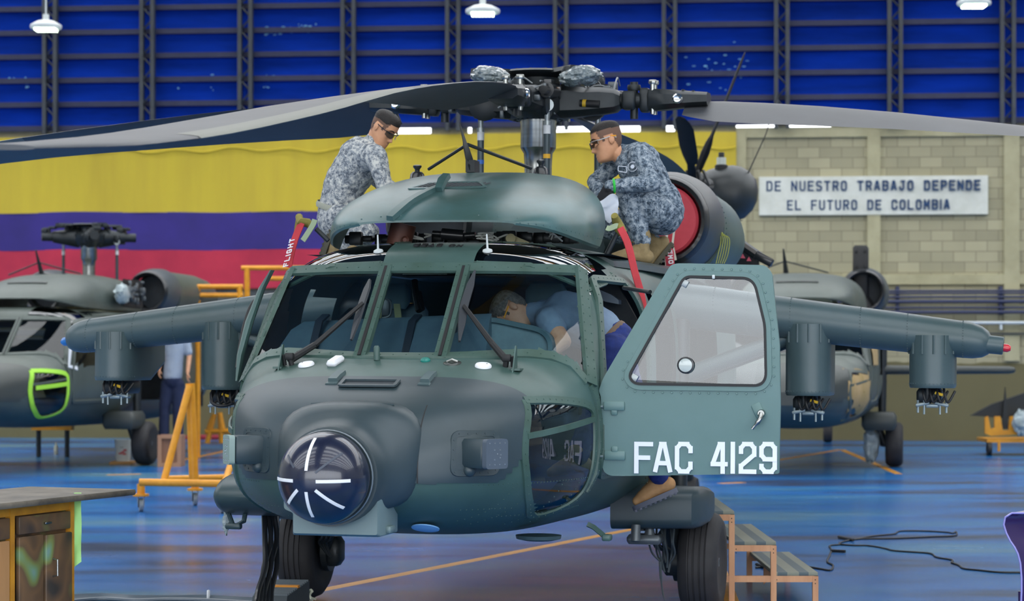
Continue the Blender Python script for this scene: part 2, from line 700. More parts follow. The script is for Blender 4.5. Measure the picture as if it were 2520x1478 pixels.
for px0, px1 in ((1811, 1836), (2134, 2166), (2470, 2508)):
    mb = MB()
    wbox(mb, ws(px0)[0], ws(px1)[0], 1.52, WALLTOP, -.1, .07)
    struct(mb, 'trim_%d' % k, CONC)
    k += 1
for py0, py1 in ((312, 337), (676, 700)):
    mb = MB()
    wbox(mb, ws(1811)[0], 24, ws(2100, py1)[1], ws(2100, py0)[1], -.1, .06)
    struct(mb, 'trim_%d' % k, CONC)
    k += 1
# grey louvred sheet under the flag
mb = MB()
for i in range(9):
    wbox(mb, -25, ws(1690)[0], 1.55 + i * .155, 1.66 + i * .155, .0, .05)
struct(mb, 'window_1', mat('louvre_grey', '#4d5254', .6))

# blue cladding on purlins
bmx = mat('blue_cladding', '#0634a4', .8, scale=1.1, hex2='#052880', stretch=(.5, 1, 3), spec=.08)
n, l = bmx.node_tree.nodes, bmx.node_tree.links
CT = 10.4
mb = MB()
rows = []
z = WALLTOP + .10
while z < CT:
    rows += [(z, .05), (z + .06, .05), (z + .10, .0), (z + .2, -.02), (z + .36, .02), (z + .44, .05)]
    z += .47
mb.grid([[wp(-31, q, d), wp(24, q, d)] for q, d in rows])
struct(mb, 'wall_back_upper', bmx, None)
PUR = mat('purlin_grey', '#252a48', .6, scale=3, hex2='#1c2140')
mb = MB()
z = WALLTOP + .10
while z < CT:
    wbox(mb, -31, 24, z + .0, z + .10, .05, .13)
    z += .47
struct(mb, 'trim_%d' % k, PUR)
k += 1
# chipped paint, flakes on the cladding
mb = MB()
for i in range(150):
    if i < 90:
        px, py = random.gauss(715, 32), 76 + random.gauss(0, 5) - (0)
        py += (px - 715) * -.08
    elif i < 120:
        px, py = random.choice((25, 65, 100, 440, 520, 660)) + random.gauss(0, 6), random.choice((190, 216, 200)) + random.gauss(0, 3)
    else:
        px, py = random.gauss(1760, 40), random.gauss(165, 25)
    s, z = ws(px, py)
    w, h = random.uniform(.012, .07), random.uniform(.01, .03)
    wbox(mb, s, s + w, z, z + h, .055, .058)
o = mb.build('paint_flakes', mat('bare_sheet', '#5f9cc4', .5))
o['kind'] = 'stuff'
tag(o, 'pale patches of flaked paint on the blue wall sheets', 'paint flakes')
COLM = mat('column_steel', '#3a4148', .5, scale=3, hex2='#2b3238')
for px in (132, 370, 610, 862, 1118, 1382, 1648, 1923, 2200, 2476):
    s = ws(px)[0]
    w = .115
    mb = MB()
    wbox(mb, s - w - .03, s - w + .045, WALLTOP + .02, CT, .16, .3)
    wbox(mb, s + w - .045, s + w + .03, WALLTOP + .02, CT, .16, .3)
    z, sg = WALLTOP + .1, 1
    while z < CT - .3:
        mb.tube([wp(s - w * sg, z, .23), wp(s + w * sg, z + .24, .23)], .018, 5)
        z += .24
        sg = -sg
    struct(mb, 'trim_%d' % k, COLM)
    k += 1
# sheet ends that close the daylight slot here and there
mb = MB()
for px0, px1 in ((-300, 600), (700, 712), (790, 805), (845, 850), (880, 900), (1060, 1150), (1160, 1290), (1480, 1500), (1575, 1640), (1660, 1812), (1912, 1934), (2046, 2260), (2330, 2400), (2420, 2900)):
    wbox(mb, ws(px0)[0], ws(px1)[0], WALLTOP - .02, WALLTOP + .16, -.2, -.03)
struct(mb, 'trim_%d' % k, CONC)
k += 1
# side walls, ceiling with roof lights
SIDE = mat('side_wall_paint', '#b9b9ae', .8)
for sx_, nm in ((-26, 'wall_left'), (26, 'wall_right')):
    struct(MB().box((sx_, 21.5, 5.2), (.2, 49, 10.4)), nm, SIDE)
mb = MB()
mb.box((0, -2.2, 8.3), (52, .2, 4.5))
mb.box((-20, -2.2, 3.05), (12, .2, 6.1))
mb.box((20, -2.2, 3.05), (12, .2, 6.1))
struct(mb, 'wall_front_baffle', SIDE)  # unseen header and door panels, added to cut the sky light from the front
mb = MB()
y = -2.
while y < 45:
    mb.box((0, y + .5, 10.5), (52, 1.0, .1))
    if 9.0 < y < 15.5:
        mb.box((0, y + 1.55, 10.5), (52, 1.1, .1))  # bay closed so that no roof light reflects in the windscreen
    y += 2.1
struct(mb, 'ceiling', mat('ceiling_sheet', '#9c9c94', .8))
for y in (-1.8, 5.5, 12.3, 19, 26, 33, 40.2):
    struct(MB().box((0, y, 10.1), (52, .25, .5)), 'trim_%d' % k, YEL)
    k += 1

# ------------------------------------------------------------------ flag on the wall
FL = thing('flag', 'huge yellow, blue and red striped flag hung across the block wall', 'flag', wp(ws(900)[0], 4.4, .1))
sL, sR = ws(-140)[0], ws(1812, 868, .15)[0]


def band(name, py0, py1, m, wav=0.):
    z0, z1 = ws(800, py1, .15)[1], (WALLTOP - .015 if py0 == 317 else ws(800, py0, .15)[1])
    mb = MB()
    rows = []
    N, Mh = 180, 14
    for j in range(Mh + 1):
        z = z0 + (z1 - z0) * j / Mh
        row = []
        for i in range(N + 1):
            s = sL + (sR - sL) * i / N
            f = (z1 - z) / 3.
            d = .12 + .022 * math.sin(s * 2.3 + z) * (0.3 + f) + .018 * math.sin(s * 5.1 + 1.3) * (.3 + f) + .03 * noise.noise(Vector((s * .6, z * .4, 3)))
            zz = z + .012 * math.sin(s * 1.3) + .006 * math.sin(s * 3.1)
            row.append(wp(s, zz, d))
        rows.append(row)
    mb.grid(rows)
    return mb.build(name, m, FL)


FY = mat('flag_yellow', '#c2ae34', .85, scale=.8, hex2='#b7a233', stretch=(3, 1, .4))
band('yellow_band', 317, 520, FY)
band('blue_band', 519, 613, mat('flag_blue', '#352a7e', .85, scale=1, hex2='#2e256e'))
band('red_band', 612, 708, mat('flag_red', '#bd2f48', .85, scale=1, hex2='#a52540'))
mb = MB()
z = ws(800, 367, .15)[1]
mb.tube([wp(sL + (sR - sL) * i / 160, z + .035 * math.sin(i * .55) + .02 * math.sin(i * .23), .16) for i in range(161)], .014, 6)
mb.build('hem_seam', mat('flag_yellow_hem', '#ccb636', .85), FL)

# ------------------------------------------------------------------ painted sign
s0, z0 = ws(1868, 530)
s1, z1 = ws(2430, 432)
SG = thing('painted_sign', 'white painted slogan panel with dark blue capitals on the block wall', 'sign', wp((s0 + s1) / 2, z0, .08))
mb = MB()
wbox(mb, s0, s1, z0, z1, .0, .084)
mb.build('panel', mat('sign_white', '#d3d6ce', .85, scale=3, hex2='#c4c7bd'), SG)
mb = MB()
su = (s1 - s0) / 562.
for txt, xa, xb, ya, yb in (('DE NUESTRO TRABAJO DEPENDE', 1886, 2411, 445, 470), ('EL FUTURO DE COLOMBIA', 1937, 2347, 492, 517)):
    h = ws(2100, ya)[1] - ws(2100, yb)[1]
    tot = (xb - xa) * su
    nl = len(txt)
    gap = tot / nl * .27
    w = tot / nl - gap + gap / nl
    lettering(mb, txt, wp(s0 + (xa - 1868) * su, ws(2100, yb)[1], .085), WX, (0, 0, 1), h, w, gap, .030, WN, .004)
mb.build('lettering', mat('sign_blue', '#143a63', .8), SG)


# ------------------------------------------------------------------ lamps
def led_lamp(px, py, w, Y, label):
    c = wpt(px, py, Y)
    t = thing('pendant_lamp', label, 'lamp', c, group='pendant lamps below the roof')
    s = w * Y / FPX / 2
    MB().lathe([(s * .25, .11), (s * .55, .09), (s * .97, .03), (s, 0), (s * .96, -.03), (s * .7, -.035)], c, n=20).build('housing', GREYW, t)
    mb = MB()
    for i in range(-3, 4):
        mb.box(c + Vector((i * s * .19, 0, -.05)), (s * .13, s * 1.1, .03))
    mb.build('diode_panel', mat('led_glow', '#eaffe0', .5, emit=6), t)
    MB().tube([c + Vector((0, 0, .1)), c + Vector((0, 0, .2))], .05, 8).build('driver_box', GREYW, t)
    MB().tube([c + Vector((0, 0, .2)), Vector((c.x, c.y, 10.45))], .013, 6).build('cord', GREYW, t)
    return t


led_lamp(113, 66, 78, 36, 'grey pendant lamp in front of the first dark column at left')
led_lamp(1188, 28, 86, 36, 'grey pendant lamp hanging over the wrapped rotor head')
led_lamp(2397, 8, 84, 36, 'grey pendant lamp above the slogan panel, cut by the upper edge')

# ------------------------------------------------------------------ pipes on the wall at right
PIPE = mat('navy_pipe', '#2c3352', .5)
for i, py in enumerate((716, 722, 731, 742, 757, 768)):
    mb = MB()
    s0 = ws(2010)[0]
    zz = ws(2300, py)[1]
    r = (.02, .02, .022, .035, .02, .032)[i]
    mb.tube([wp(s0, zz, .24), wp(23.5, zz, .24)], r, 8)
    tag(mb.build('wall_pipe', PIPE), ('%s navy pipe of the rack on the block wall' % ('topmost', 'second from top', 'third from top', 'thick fourth from top', 'fifth from top', 'lowest thick')[i]), 'pipe', 'navy pipes along the block wall')
for px, nm in ((2207, 'left'), (2460, 'right')):
    s = ws(px)[0]
    mb = MB()
    wbox(mb, s - .03, s + .03, ws(2300, 770)[1] - .03, ws(2300, 705)[1], 0, .21)
    tag(mb.build('pipe_bracket', PIPE), 'navy upright bracket behind the wall pipes, ' + ('above the outer weapon pylon side' if nm == 'left' else 'near the right picture edge'), 'bracket', 'brackets of the wall pipes')
mb = MB()
zz = ws(2400, 794)[1]
mb.tube([wp(ws(2300)[0], zz, .2), wp(23.5, zz, .2)], .03, 10)
for px in (2460, 2380, 2540):
    mb.box(wp(ws(px)[0], zz - .06, .16), (.04, .1, .14))
tag(mb.build('wall_pipe', mat('white_pipe', '#c9d2d6', .4)), 'single white pipe along the block wall beyond the red wing tip light', 'pipe')
mb = MB()
zz = ws(2400, 820)[1]
mb.tube([wp(ws(2000)[0], zz, .1), wp(23.5, zz, .1)], .02, 8)
tag(mb.build('wall_pipe', mat('dark_olive_pipe', '#4c4f4a', .6)), 'thin dark conduit on the block wall below the white pipe', 'pipe')

# ================================================================== helicopters
YAW = R(12.7)
HX, HY = .1786, 16.0
HM = Matrix.Translation((HX, HY, 0)) @ Matrix.Rotation(-YAW, 4, 'Z') @ Matrix.Translation((-.006 * EYE, 0, 0)) @ Matrix.Rotation(.006, 4, 'Y')
HMI = HM.inverted()


def ray(px, py):
    o = HMI @ Vector((0, 0, EYE))
    d = HMI.to_3x3() @ Vector(((px - 1260) / FPX, 1, (HORIZON - py) / FPX))
    return o, d


def A(px, py, v):
    """spot in the helicopter's own frame (u to its left, v aft of the mast, w up) at station v"""
    o, d = ray(px, py)
    return o + d * ((v - o.y) / d.y)


def Au(px, py, u):
    o, d = ray(px, py)
    return o + d * ((u - o.x) / d.x)


def Ap(px, py, p0, nr):
    o, d = ray(px, py)
    return o + d * ((Vector(p0) - o).dot(nr) / d.dot(nr))


# cross-sections of the fuselage: half width, roof, belly, widest level, roundness above and below
SV = [-4.53, -4.49, -4.42, -4.29, -4.15, -4.0, -3.8, -3.62, -3.35, -3.1, -2.95, -2.7, -2.2, -1.5, 0, 2.2, 3.0, 4.2, 6.5, 9.0]
fa = pchip(SV, [.20, .33, .47, .63, .75, .85, .93, .99, 1.045, 1.07, 1.085, 1.11, 1.14, 1.18, 1.18, 1.15, .95, .70, .48, .32])
ft = pchip(SV, [1.15, 1.23, 1.32, 1.41, 1.475, 1.525, 1.60, 1.66, 1.90, 2.14, 2.265, 2.325, 2.345, 2.35, 2.36, 2.36, 2.33, 2.25, 2.2, 2.15])
fb = pchip(SV, [.97, .91, .86, .80, .76, .725, .695, .675, .645, .625, .615, .60, .59, .58, .57, .62, .78, 1.0, 1.3, 1.6])
fz = pchip(SV, [1.06, 1.07, 1.09, 1.12, 1.14, 1.15, 1.15, 1.15, 1.17, 1.25, 1.3, 1.35, 1.35, 1.35, 1.35, 1.4, 1.5, 1.6, 1.7, 1.85])
fn = pchip(SV, [2.3, 2.6, 3.2, 3.8, 4., 4., 3.6, 3.2, 3.0, 3.1, 3.3, 3.6, 4, 4.2, 4.2, 4, 3, 2.4, 2.1, 2])
FNB = 2.7


def hullz(u, v):
    c = min(abs(u) / fa(v), .999)
    return fz(v) + (ft(v) - fz(v)) * (1 - c ** fn(v)) ** (1 / fn(v))


def hullu(v, z):
    zc = fz(v)
    if z >= zc:
        s = min((z - zc) / (ft(v) - zc), .999)
        return fa(v) * (1 - s ** fn(v)) ** (1 / fn(v))
    s = min((zc - z) / (zc - fb(v)), .999)
    return fa(v) * (1 - s ** FNB) ** (1 / FNB)


def hring(v, N=132, grow=0.):
    a, tp, bt, zc, nn = fa(v), ft(v), fb(v), fz(v), fn(v)
    out = []
    for k in range(N):
        th = 2 * math.pi * k / N
        c, s = math.cos(th), math.sin(th)
        e = nn if s >= 0 else FNB
        r = (abs(c) ** e + abs(s) ** e) ** (-1 / e)
        out.append(Vector(((a + grow) * r * c, v, zc + ((tp - zc if s >= 0 else zc - bt) + grow) * r * s)))
    return out


def inpoly(x, y, poly):
    c = False
    for i in range(len(poly)):
        x0, y0 = poly[i - 1]
        x1, y1 = poly[i]
        if (y0 > y) != (y1 > y) and x < (x1 - x0) * (y - y0) / (y1 - y0) + x0:
            c = not c
    return c


WPLAN = [(0, -3.62), (.268, -3.62), (.62, -3.53), (.996, -3.351), (.90, -3.05), (.854, -2.93), (.264, -3.10), (0, -3.11)]
CHIN = [(-4.0, 1.42), (-3.74, 1.418), (-3.4, 1.38), (-3.345, 1.26), (-3.355, 1.04), (-3.37, .86), (-3.64, .785), (-3.955, .91), (-4.065, 1.07), (-4.065, 1.26)]
DOORP = [(-3.2, .985), (-3.2, 1.46), (-2.87, 2.08), (-2.75, 2.15), (-2.4, 2.15), (-2.2, 1.95), (-2.13, 1.55), (-2.13, .985)]
RWIN = [(-3.13, 1.50), (-2.86, 2.03), (-2.42, 2.08), (-2.25, 1.9), (-2.22, 1.5)]


def region(u, v, z, opened):
    au = abs(u)
    if -3.7 < v < -2.9 and z > 1.42 and inpoly(au, v, WPLAN):
        return 'none'
    if au > .55 and inpoly(v, z, CHIN):
        return 'chin'
    if u > .6 and z < 2.19 and opened and inpoly(v, z, DOORP):
        return 'none'
    if u < -.6 and inpoly(v, z, RWIN):
        return 'side'
    if u > .6 and not opened and inpoly(v, z, RWIN):
        return 'side'
    if .29 < au < .93 and -3.02 < v < -2.42 and z > 2.0:
        return 'roof'
    if au > .7 and -.95 < v < .85 and .95 < z < 2.05:
        return 'none'
    if au > .7 and -1.9 < v < -1.15 and 1.35 < z < 2.05:
        return 'none'
    if v < -3.975 and z > 1.0 - .0 and not (au > .70 and z < 1.0 + (au - .70) * 1.2):
        return 'nose'
    return 'hull'


def sgn2(f):
    for s in (-1, 1):
        f(s)


def on_side(v, z, s, g=0.):
    u = hullu(v, z)
    p = Vector((s * u, v, z))
    du = (hullu(v, z + .01) - hullu(v, z - .01)) / .02
    dv = (hullu(v + .02, z) - hullu(v - .02, z)) / .04
    nr = Vector((s, -dv, -du)).normalized()
    return p + nr * g, nr


def on_top(u, v, g=0.):
    z = hullz(u, v)
    dz = (hullz(u + .01, v) - hullz(u - .01, v)) / .02
    dv = (hullz(u, v + .01) - hullz(u, v - .01)) / .02
    nr = Vector((-dz, -dv, 1)).normalized()
    return Vector((u, v, z)) + nr * g, nr


def fuselage(root, mats, opened, fine=True, glassm=None, vend=8.9):
    """shell with its windows, nose hatch and riveted frames"""
    hullm, nosem, framem, darkm = mats
    vs = []
    v = -4.53
    while v < -2.05:
        vs.append(v)
        v += .03 if fine else .05
    while v < vend:
        vs.append(v)
        v += .14 if v < 2.4 else .4
    N = 152 if fine else 88
    rings = [hring(v, N) for v in vs]
    sets = {k: MB() for k in ('hull', 'nose', 'chin+', 'chin-', 'roof+', 'roof-', 'side+', 'side-')}
    cls = []
    for i in range(len(vs) - 1):
        row = []
        for j in range(N):
            c = (rings[i][j] + rings[i][(j + 1) % N] + rings[i + 1][j] + rings[i + 1][(j + 1) % N]) / 4
            k_ = region(c.x, c.y, c.z, opened)
            row.append(k_ + ('+' if c.x > 0 else '-') if k_ in ('chin', 'roof', 'side') else k_)
        cls.append(row)
    for k, m_ in sets.items():
        m_.grid(rings, cu=True, keep=lambda i, j: cls[i][j] == k)
    # blunt tip of the nose
    b0 = len(sets['nose'].v)
    sets['nose'].add(rings[0], [tuple(range(N))])

    def clean(m_):
        used = sorted({q for f in m_.f for q in f})
        mp_ = {q: i for i, q in enumerate(used)}
        m_.v = [m_.v[q] for q in used]
        m_.f = [tuple(mp_[q] for q in f) for f in m_.f]
        return m_
    for m_ in sets.values():
        clean(m_)
    hull = sets['hull'].build('fuselage_shell', hullm, root, sharp=60)
    g = Vector((0, -4.0, 1.2))
    for i, p in enumerate(sets['nose'].v):
        q = Vector(p)
        dn = Vector((q.x * .6, (q.y + 3.4) * .9, (q.z - 1.1))).normalized()
        sets['nose'].v[i] = tuple(q + dn * .008)
    nose = sets['nose'].build('nose_hatch', nosem, root, sharp=60)
    gw, gr, gc = glassm
    for q in '+-':
        sets['chin' + q].build('chin_window', gc, root, sharp=60)
        sets['roof' + q].build('roof_window', gr, root, sharp=60)
    for q in '+-':
        if sets['side' + q].f:
            sets['side' + q].build('side_window', gw, root, sharp=60)
    # windscreens: three panes
    for s in (-1, 1):
        a, b, c, d = [Vector((s * p[0], p[1], p[2])) for p in ((.24, -3.617, 1.65), (1.005, -3.351, 1.505), (.864, -2.925, 2.15), (.24, -3.105, 2.15))]
        rows = []
        for i in range(9):
            row = []
            for j in range(9):
                x, y = i / 8, j / 8
                p = a.lerp(b, x).lerp(d.lerp(c, x), y)
                p += Vector((s * .3, -.8, .5)) * (.10 * x * (1 - x) * (1 - y * .6) + .02 * y * (1 - y))
                row.append(p)
            rows.append(row)
        MB().grid(rows).build('windscreen', gw, root)
    MB().grid([[(-.22, -3.61, 1.65), (.22, -3.61, 1.65)], [(-.22, -3.36, 1.905), (.22, -3.36, 1.905)], [(-.22, -3.12, 2.15), (.22, -3.12, 2.15)]]).build('windscreen', gw, root)
    # frame
    mb = MB()
    rv = MB()
    nf = Vector((0, -.72, .69))

    def bar(pts, nr, w, t=.02, rs=.055, off=0, lift=-.004):
        mb.ribbon(pts, nr, w, t, lift=lift)
        if fine:
            sd = []
            P = [Vector(p) for p in pts]
            N_ = [Vector(q).normalized() for q in nr] if isinstance(nr, list) else [Vector(nr).normalized()] * len(P)
            for i in range(len(P)):
                T = (P[min(i + 1, len(P) - 1)] - P[max(i - 1, 0)]).normalized()
                sd.append(T.cross(N_[i]).normalized())
            for o_ in (off if isinstance(off, (list, tuple)) else (off,)):
                mb.rivets([p + q * o_ for p, q in zip(P, sd)], N_, rs, .0055, t + lift)
    for s in (-1, 1):
        bar(lines((s * .232, -3.645, 1.63), (s * .232, -3.09, 2.165), 6), nf, .082, .03, .09, (.027, -.027))
        top = bez([(s * .0, -3.115, 2.16), (s * .25, -3.105, 2.158), (s * .56, -3.03, 2.157), (s * .88, -2.915, 2.15)], 5)
        bar(top, (0, -.75, .66), .075, .018, .075, 0)
        low = []
        nl = []
        for x in (.0, .12, .25, .4, .55, .7, .82, .92, 1.0):
            vv = -3.64 + .27 * (max(x - .1, 0) / .9) ** 1.9
            p, nr = on_top(x, vv, .004)
            low.append(Vector((s * p.x, p.y, p.z)))
            nl.append(Vector((s * nr.x, nr.y, nr.z)))
        bar(low, nl, .07, .012, .075, 0)
        pil = lines((s * .875, -2.905, 2.16), (s * 1.018, -3.335, 1.50), 6)
        bar(pil, (s * .8, -.6, .25), .085, .024, .06, (.024, -.024))
        q1, n1 = [], []
        for vv, zz in ((-3.335, 1.50), (-3.30, 1.42), (-3.27, 1.3), (-3.25, 1.15), (-3.25, 1.0), (-3.27, .9)):
            p, nr = on_side(vv, zz, s, .004)
            q1.append(p)
            n1.append(nr)
        bar(q1, n1, .07, .016, .06, (.018, -.018))
        # chin window frame
        ring_, rn = [], []
        for vv, zz in [(p[0], p[1]) for p in bez([Vector((x, y, 0)) for x, y in CHIN] + [Vector((CHIN[0][0], CHIN[0][1], 0))], 4)]:
            p, nr = on_side(vv, max(zz, fb(vv) + .03), s, .003)
            ring_.append(p)
            rn.append(nr)
        bar(ring_, rn, .052, .012, .06, 0)
        bb, bn = [], []
        for x in range(7):
            p, nr = on_side(-4.06 + .70 * x / 6, 1.235 + .075 * x / 6, s, .003)
            bb.append(p)
            bn.append(nr)
        mb.ribbon(bb, bn, .035, .012)
        # roof window frames
        rw, rn = [], []
        for uu, vv in ((.29, -3.045), (.6, -3.01), (.93, -2.94), (.98, -2.7), (.98, -2.42), (.6, -2.40), (.29, -2.40), (.28, -2.7), (.29, -3.045)):
            p, nr = on_top(uu, vv, .003)
            rw.append(Vector((s * p.x, p.y, p.z)))
            rn.append(Vector((s * nr.x, nr.y, nr.z)))
        bar(rw, rn, .036, .010, .08, 0)
    mb.build('windscreen_frame', framem, root)
    for s in (-1, 1):
        MB().ribbon(lines((s * .232, -3.64, 1.64), (s * .232, -3.095, 2.155), 6), nf, .02, .006, lift=.024).build('post_gap_strip', BLACK, root)  # black strip laid on for the dark gap between the two frames
    # door frames on the sides
    for s in (-1, 1):
        mb = MB()
        P, N_ = [], []
        for vv, zz in [(p.x, p.y) for p in rounded([Vector((x, y, 0)) for x, y in DOORP], .12, 4)]:
            p, nr = on_side(vv, min(zz, 2.1), s, .002)
            P.append(p)
            N_.append(nr)
        mb.ribbon(P + [P[0]], N_ + [N_[0]], .05, .02)
        if fine:
            mb.rivets(P + [P[0]], N_ + [N_[0]], .06, .005, .02)
        mb.build('door_frame', framem, root)
    # cabin inside
    mb = MB()
    mb.grid([[(-1.0, v_, .93), (1.0, v_, .93)] for v_ in (-3.3, 2.2)])
    mb.grid([[(-.95, v_, 2.27), (.95, v_, 2.27)] for v_ in (-2.4, 2.2)])
    mb.build('cabin_floor', darkm, root)
    mb = MB()
    mb.grid([[(-1.12, 2.1, .8), (1.12, 2.1, .8)], [(-1.12, 2.1, 2.3), (1.12, 2.1, 2.3)]])
    mb.build('cabin_bulkhead', darkm, root)
    return hull, nose


CV = [-2.80, -2.74, -2.62, -2.45, -2.2, -1.9, -1.6, -1.35, -1.1, -.7, -.2]
ca_ = pchip(CV, [.48, .59, .69, .765, .83, .85, .845, .87, .92, .94, .94])
ct_ = pchip(CV, [2.455, 2.50, 2.57, 2.64, 2.715, 2.785, 2.83, 2.845, 2.85, 2.86, 2.84])
cb_ = pchip(CV, [2.435, 2.42, 2.395, 2.365, 2.335, 2.325, 2.32, 2.31, 2.31, 2.31, 2.31])


def cowling(root, m, slid=True, fine=True):
    """cap over the transmission; slid forward it ends with a raked rear edge"""
    rows = []
    M_ = 56
    N_ = 34
    for i in range(N_ + 1):
        row = []
        for k in range(M_ + 1):
            th = math.pi * k / M_
            c, s = math.cos(th), math.sin(th)
            r = (abs(c) ** 3 + abs(s) ** 3) ** (-1 / 3)
            x, y = r * c, r * s
            vend = (-2.06 + .62 * min(y, 1)) if slid else -.2
            vst = -2.80 + .0 * abs(x)
            v = vst + (vend - vst) * i / N_
            row.append(Vector((ca_(v) * x - .012, v, cb_(v) + (ct_(v) - cb_(v)) * y)))
        rows.append(row)
    inner = [[p - Vector((p.x * .02, 0, .012)) for p in r] for r in rows]
    mb = MB()
    mb.grid(rows)
    mb.grid(inner)
    mb.grid([rows[0], inner[0]])
    mb.grid([rows[-1], inner[-1]])
    for k in (0, M_):
        mb.grid([[r[k] for r in rows], [r[k] for r in inner]])
    if fine:
        mb.rivets(rows[1][3:-3], [(p - Vector((0, -1.5, 2.0))).normalized() for p in rows[1][3:-3]], .12, .006)
        for k in (2, M_ - 2):
            mb.rivets([r[k] for r in rows], [Vector((1 if k == 2 else -1, -.2, .1))] * len(rows), .05, .005)
    return mb.build('engine_cowling', m, root, sharp=50)


def main_wheel(root, s, fine=True, dark=TYRE):
    c = Vector((s * 1.35, -1.126, .328 - (.008 * s if fine else 0)))
    h = .125
    prof = [(.175, -h * .86), (.21, -h), (.27, -h * 1.02), (.31, -h * .8), (.326, -h * .45)]
    pr = list(prof)
    if fine:
        for g in (-.055, -.02, .02, .055):
            pr += [(.328, g - .006), (.320, g - .003), (.320, g + .003), (.328, g + .006)]
    pr += [(a, -b) for a, b in prof[::-1]]
    t = MB().lathe(pr, c, (1, 0, 0), 40).build('main_wheel', dark, root)
    mb = MB()
    mb.lathe([(.172, -.09), (.16, -.1), (.12, -.06), (.06, -.07), (.06, -.1), (.02, -.11), (.02, .11), (.06, .1), (.06, .07), (.12, .06), (.16, .1), (.172, .09)], c, (1, 0, 0), 24)
    mb.build('wheel_rim', mat('rim_grey', '#5d666b', .4, .3), t)
    return c


def blade(root, az, flap=0., extra=0.):
    """one main rotor blade with its cuff, az measured from the aircraft's left side towards the nose"""
    ca, sa = math.cos(az), math.sin(az)
    er = Vector((ca, -sa, 0))                 # outwards
    el = Vector((sa, ca, 0)) * 1.0            # trailing direction
    # seen from above the rotor turns nose to left to tail
    le = Vector((sa, ca, 0)) * 1.0
    fd = pchip([0, 1.1, 2.0, 3.0, 4.0, 5.6, 7.1, 8.18], [0, .005, .028, .09, .175, .376, .544, .63])
    pf = pchip([1.06, 2, 3, 4, 5.6, 8.2], [19, 16, 11, 5, 0, -2])
    z0 = 3.455

    def sect(r, chord, tk, sw, pitch, n=11):
        cen = er * r
        cen.z = z0 - fd(r) + .052 * cen.y - flap * r
        pts = []
        for k in range(n):
            x = (1 - math.cos(math.pi * k / (n - 1))) / 2
            pts.append((x, tk * 2.6 * (.2969 * x ** .5 - .126 * x - .3516 * x * x + .2843 * x ** 3 - .1036 * x ** 4) * 1.9))
        full = pts + [(x, -y * .75) for x, y in pts[-2:0:-1]]
        out = []
        for x, y in full:
            d = (.27 - x) * chord - sw
            h = y * chord
            out.append(cen + le * (d * math.cos(pitch) - h * math.sin(pitch)) + Vector((0, 0, 1)) * (d * math.sin(pitch) + h * math.cos(pitch)))
        return out
    rings, edge = [], []
    rs = [1.06, 1.12, 1.3, 1.6, 2, 2.5, 3, 3.5, 3.9, 4.3, 4.8, 5.2, 5.6, 6.0, 6.4, 6.8, 7.15, 7.6, 7.8, 7.95, 8.08, 8.18]
    ch = pchip([1.06, 1.12, 1.35, 1.7, 7.8, 8.18], [.30, .36, .50, .53, .53, .40])
    sw = pchip([1.06, 7.8, 8.18], [0, 0, .20])
    for r in rs:
        pt = R(pf(r) + extra)
        rings.append(sect(r, ch(r), .062 if r > 1.2 else .09, sw(r), pt))
    b_ = MB().loft(rings).build('rotor_blade', BLADE, root, sharp=50)
    # pale erosion strip along the leading edge
    mb = MB()
    er_r = []
    for r in [3.9, 4.3, 4.8, 5.2, 5.6, 6.0, 6.4, 6.8, 7.15]:
        q = sect(r, ch(r) * 1.01, .066, sw(r) - .003, R(pf(r) + extra))
        er_r.append([q[k] for k in (-4, -3, -2, -1, 0, 1, 2, 3)])
    mb.grid(er_r)
    mb.build('leading_edge_strip', BLADEE, b_)
    return er, le


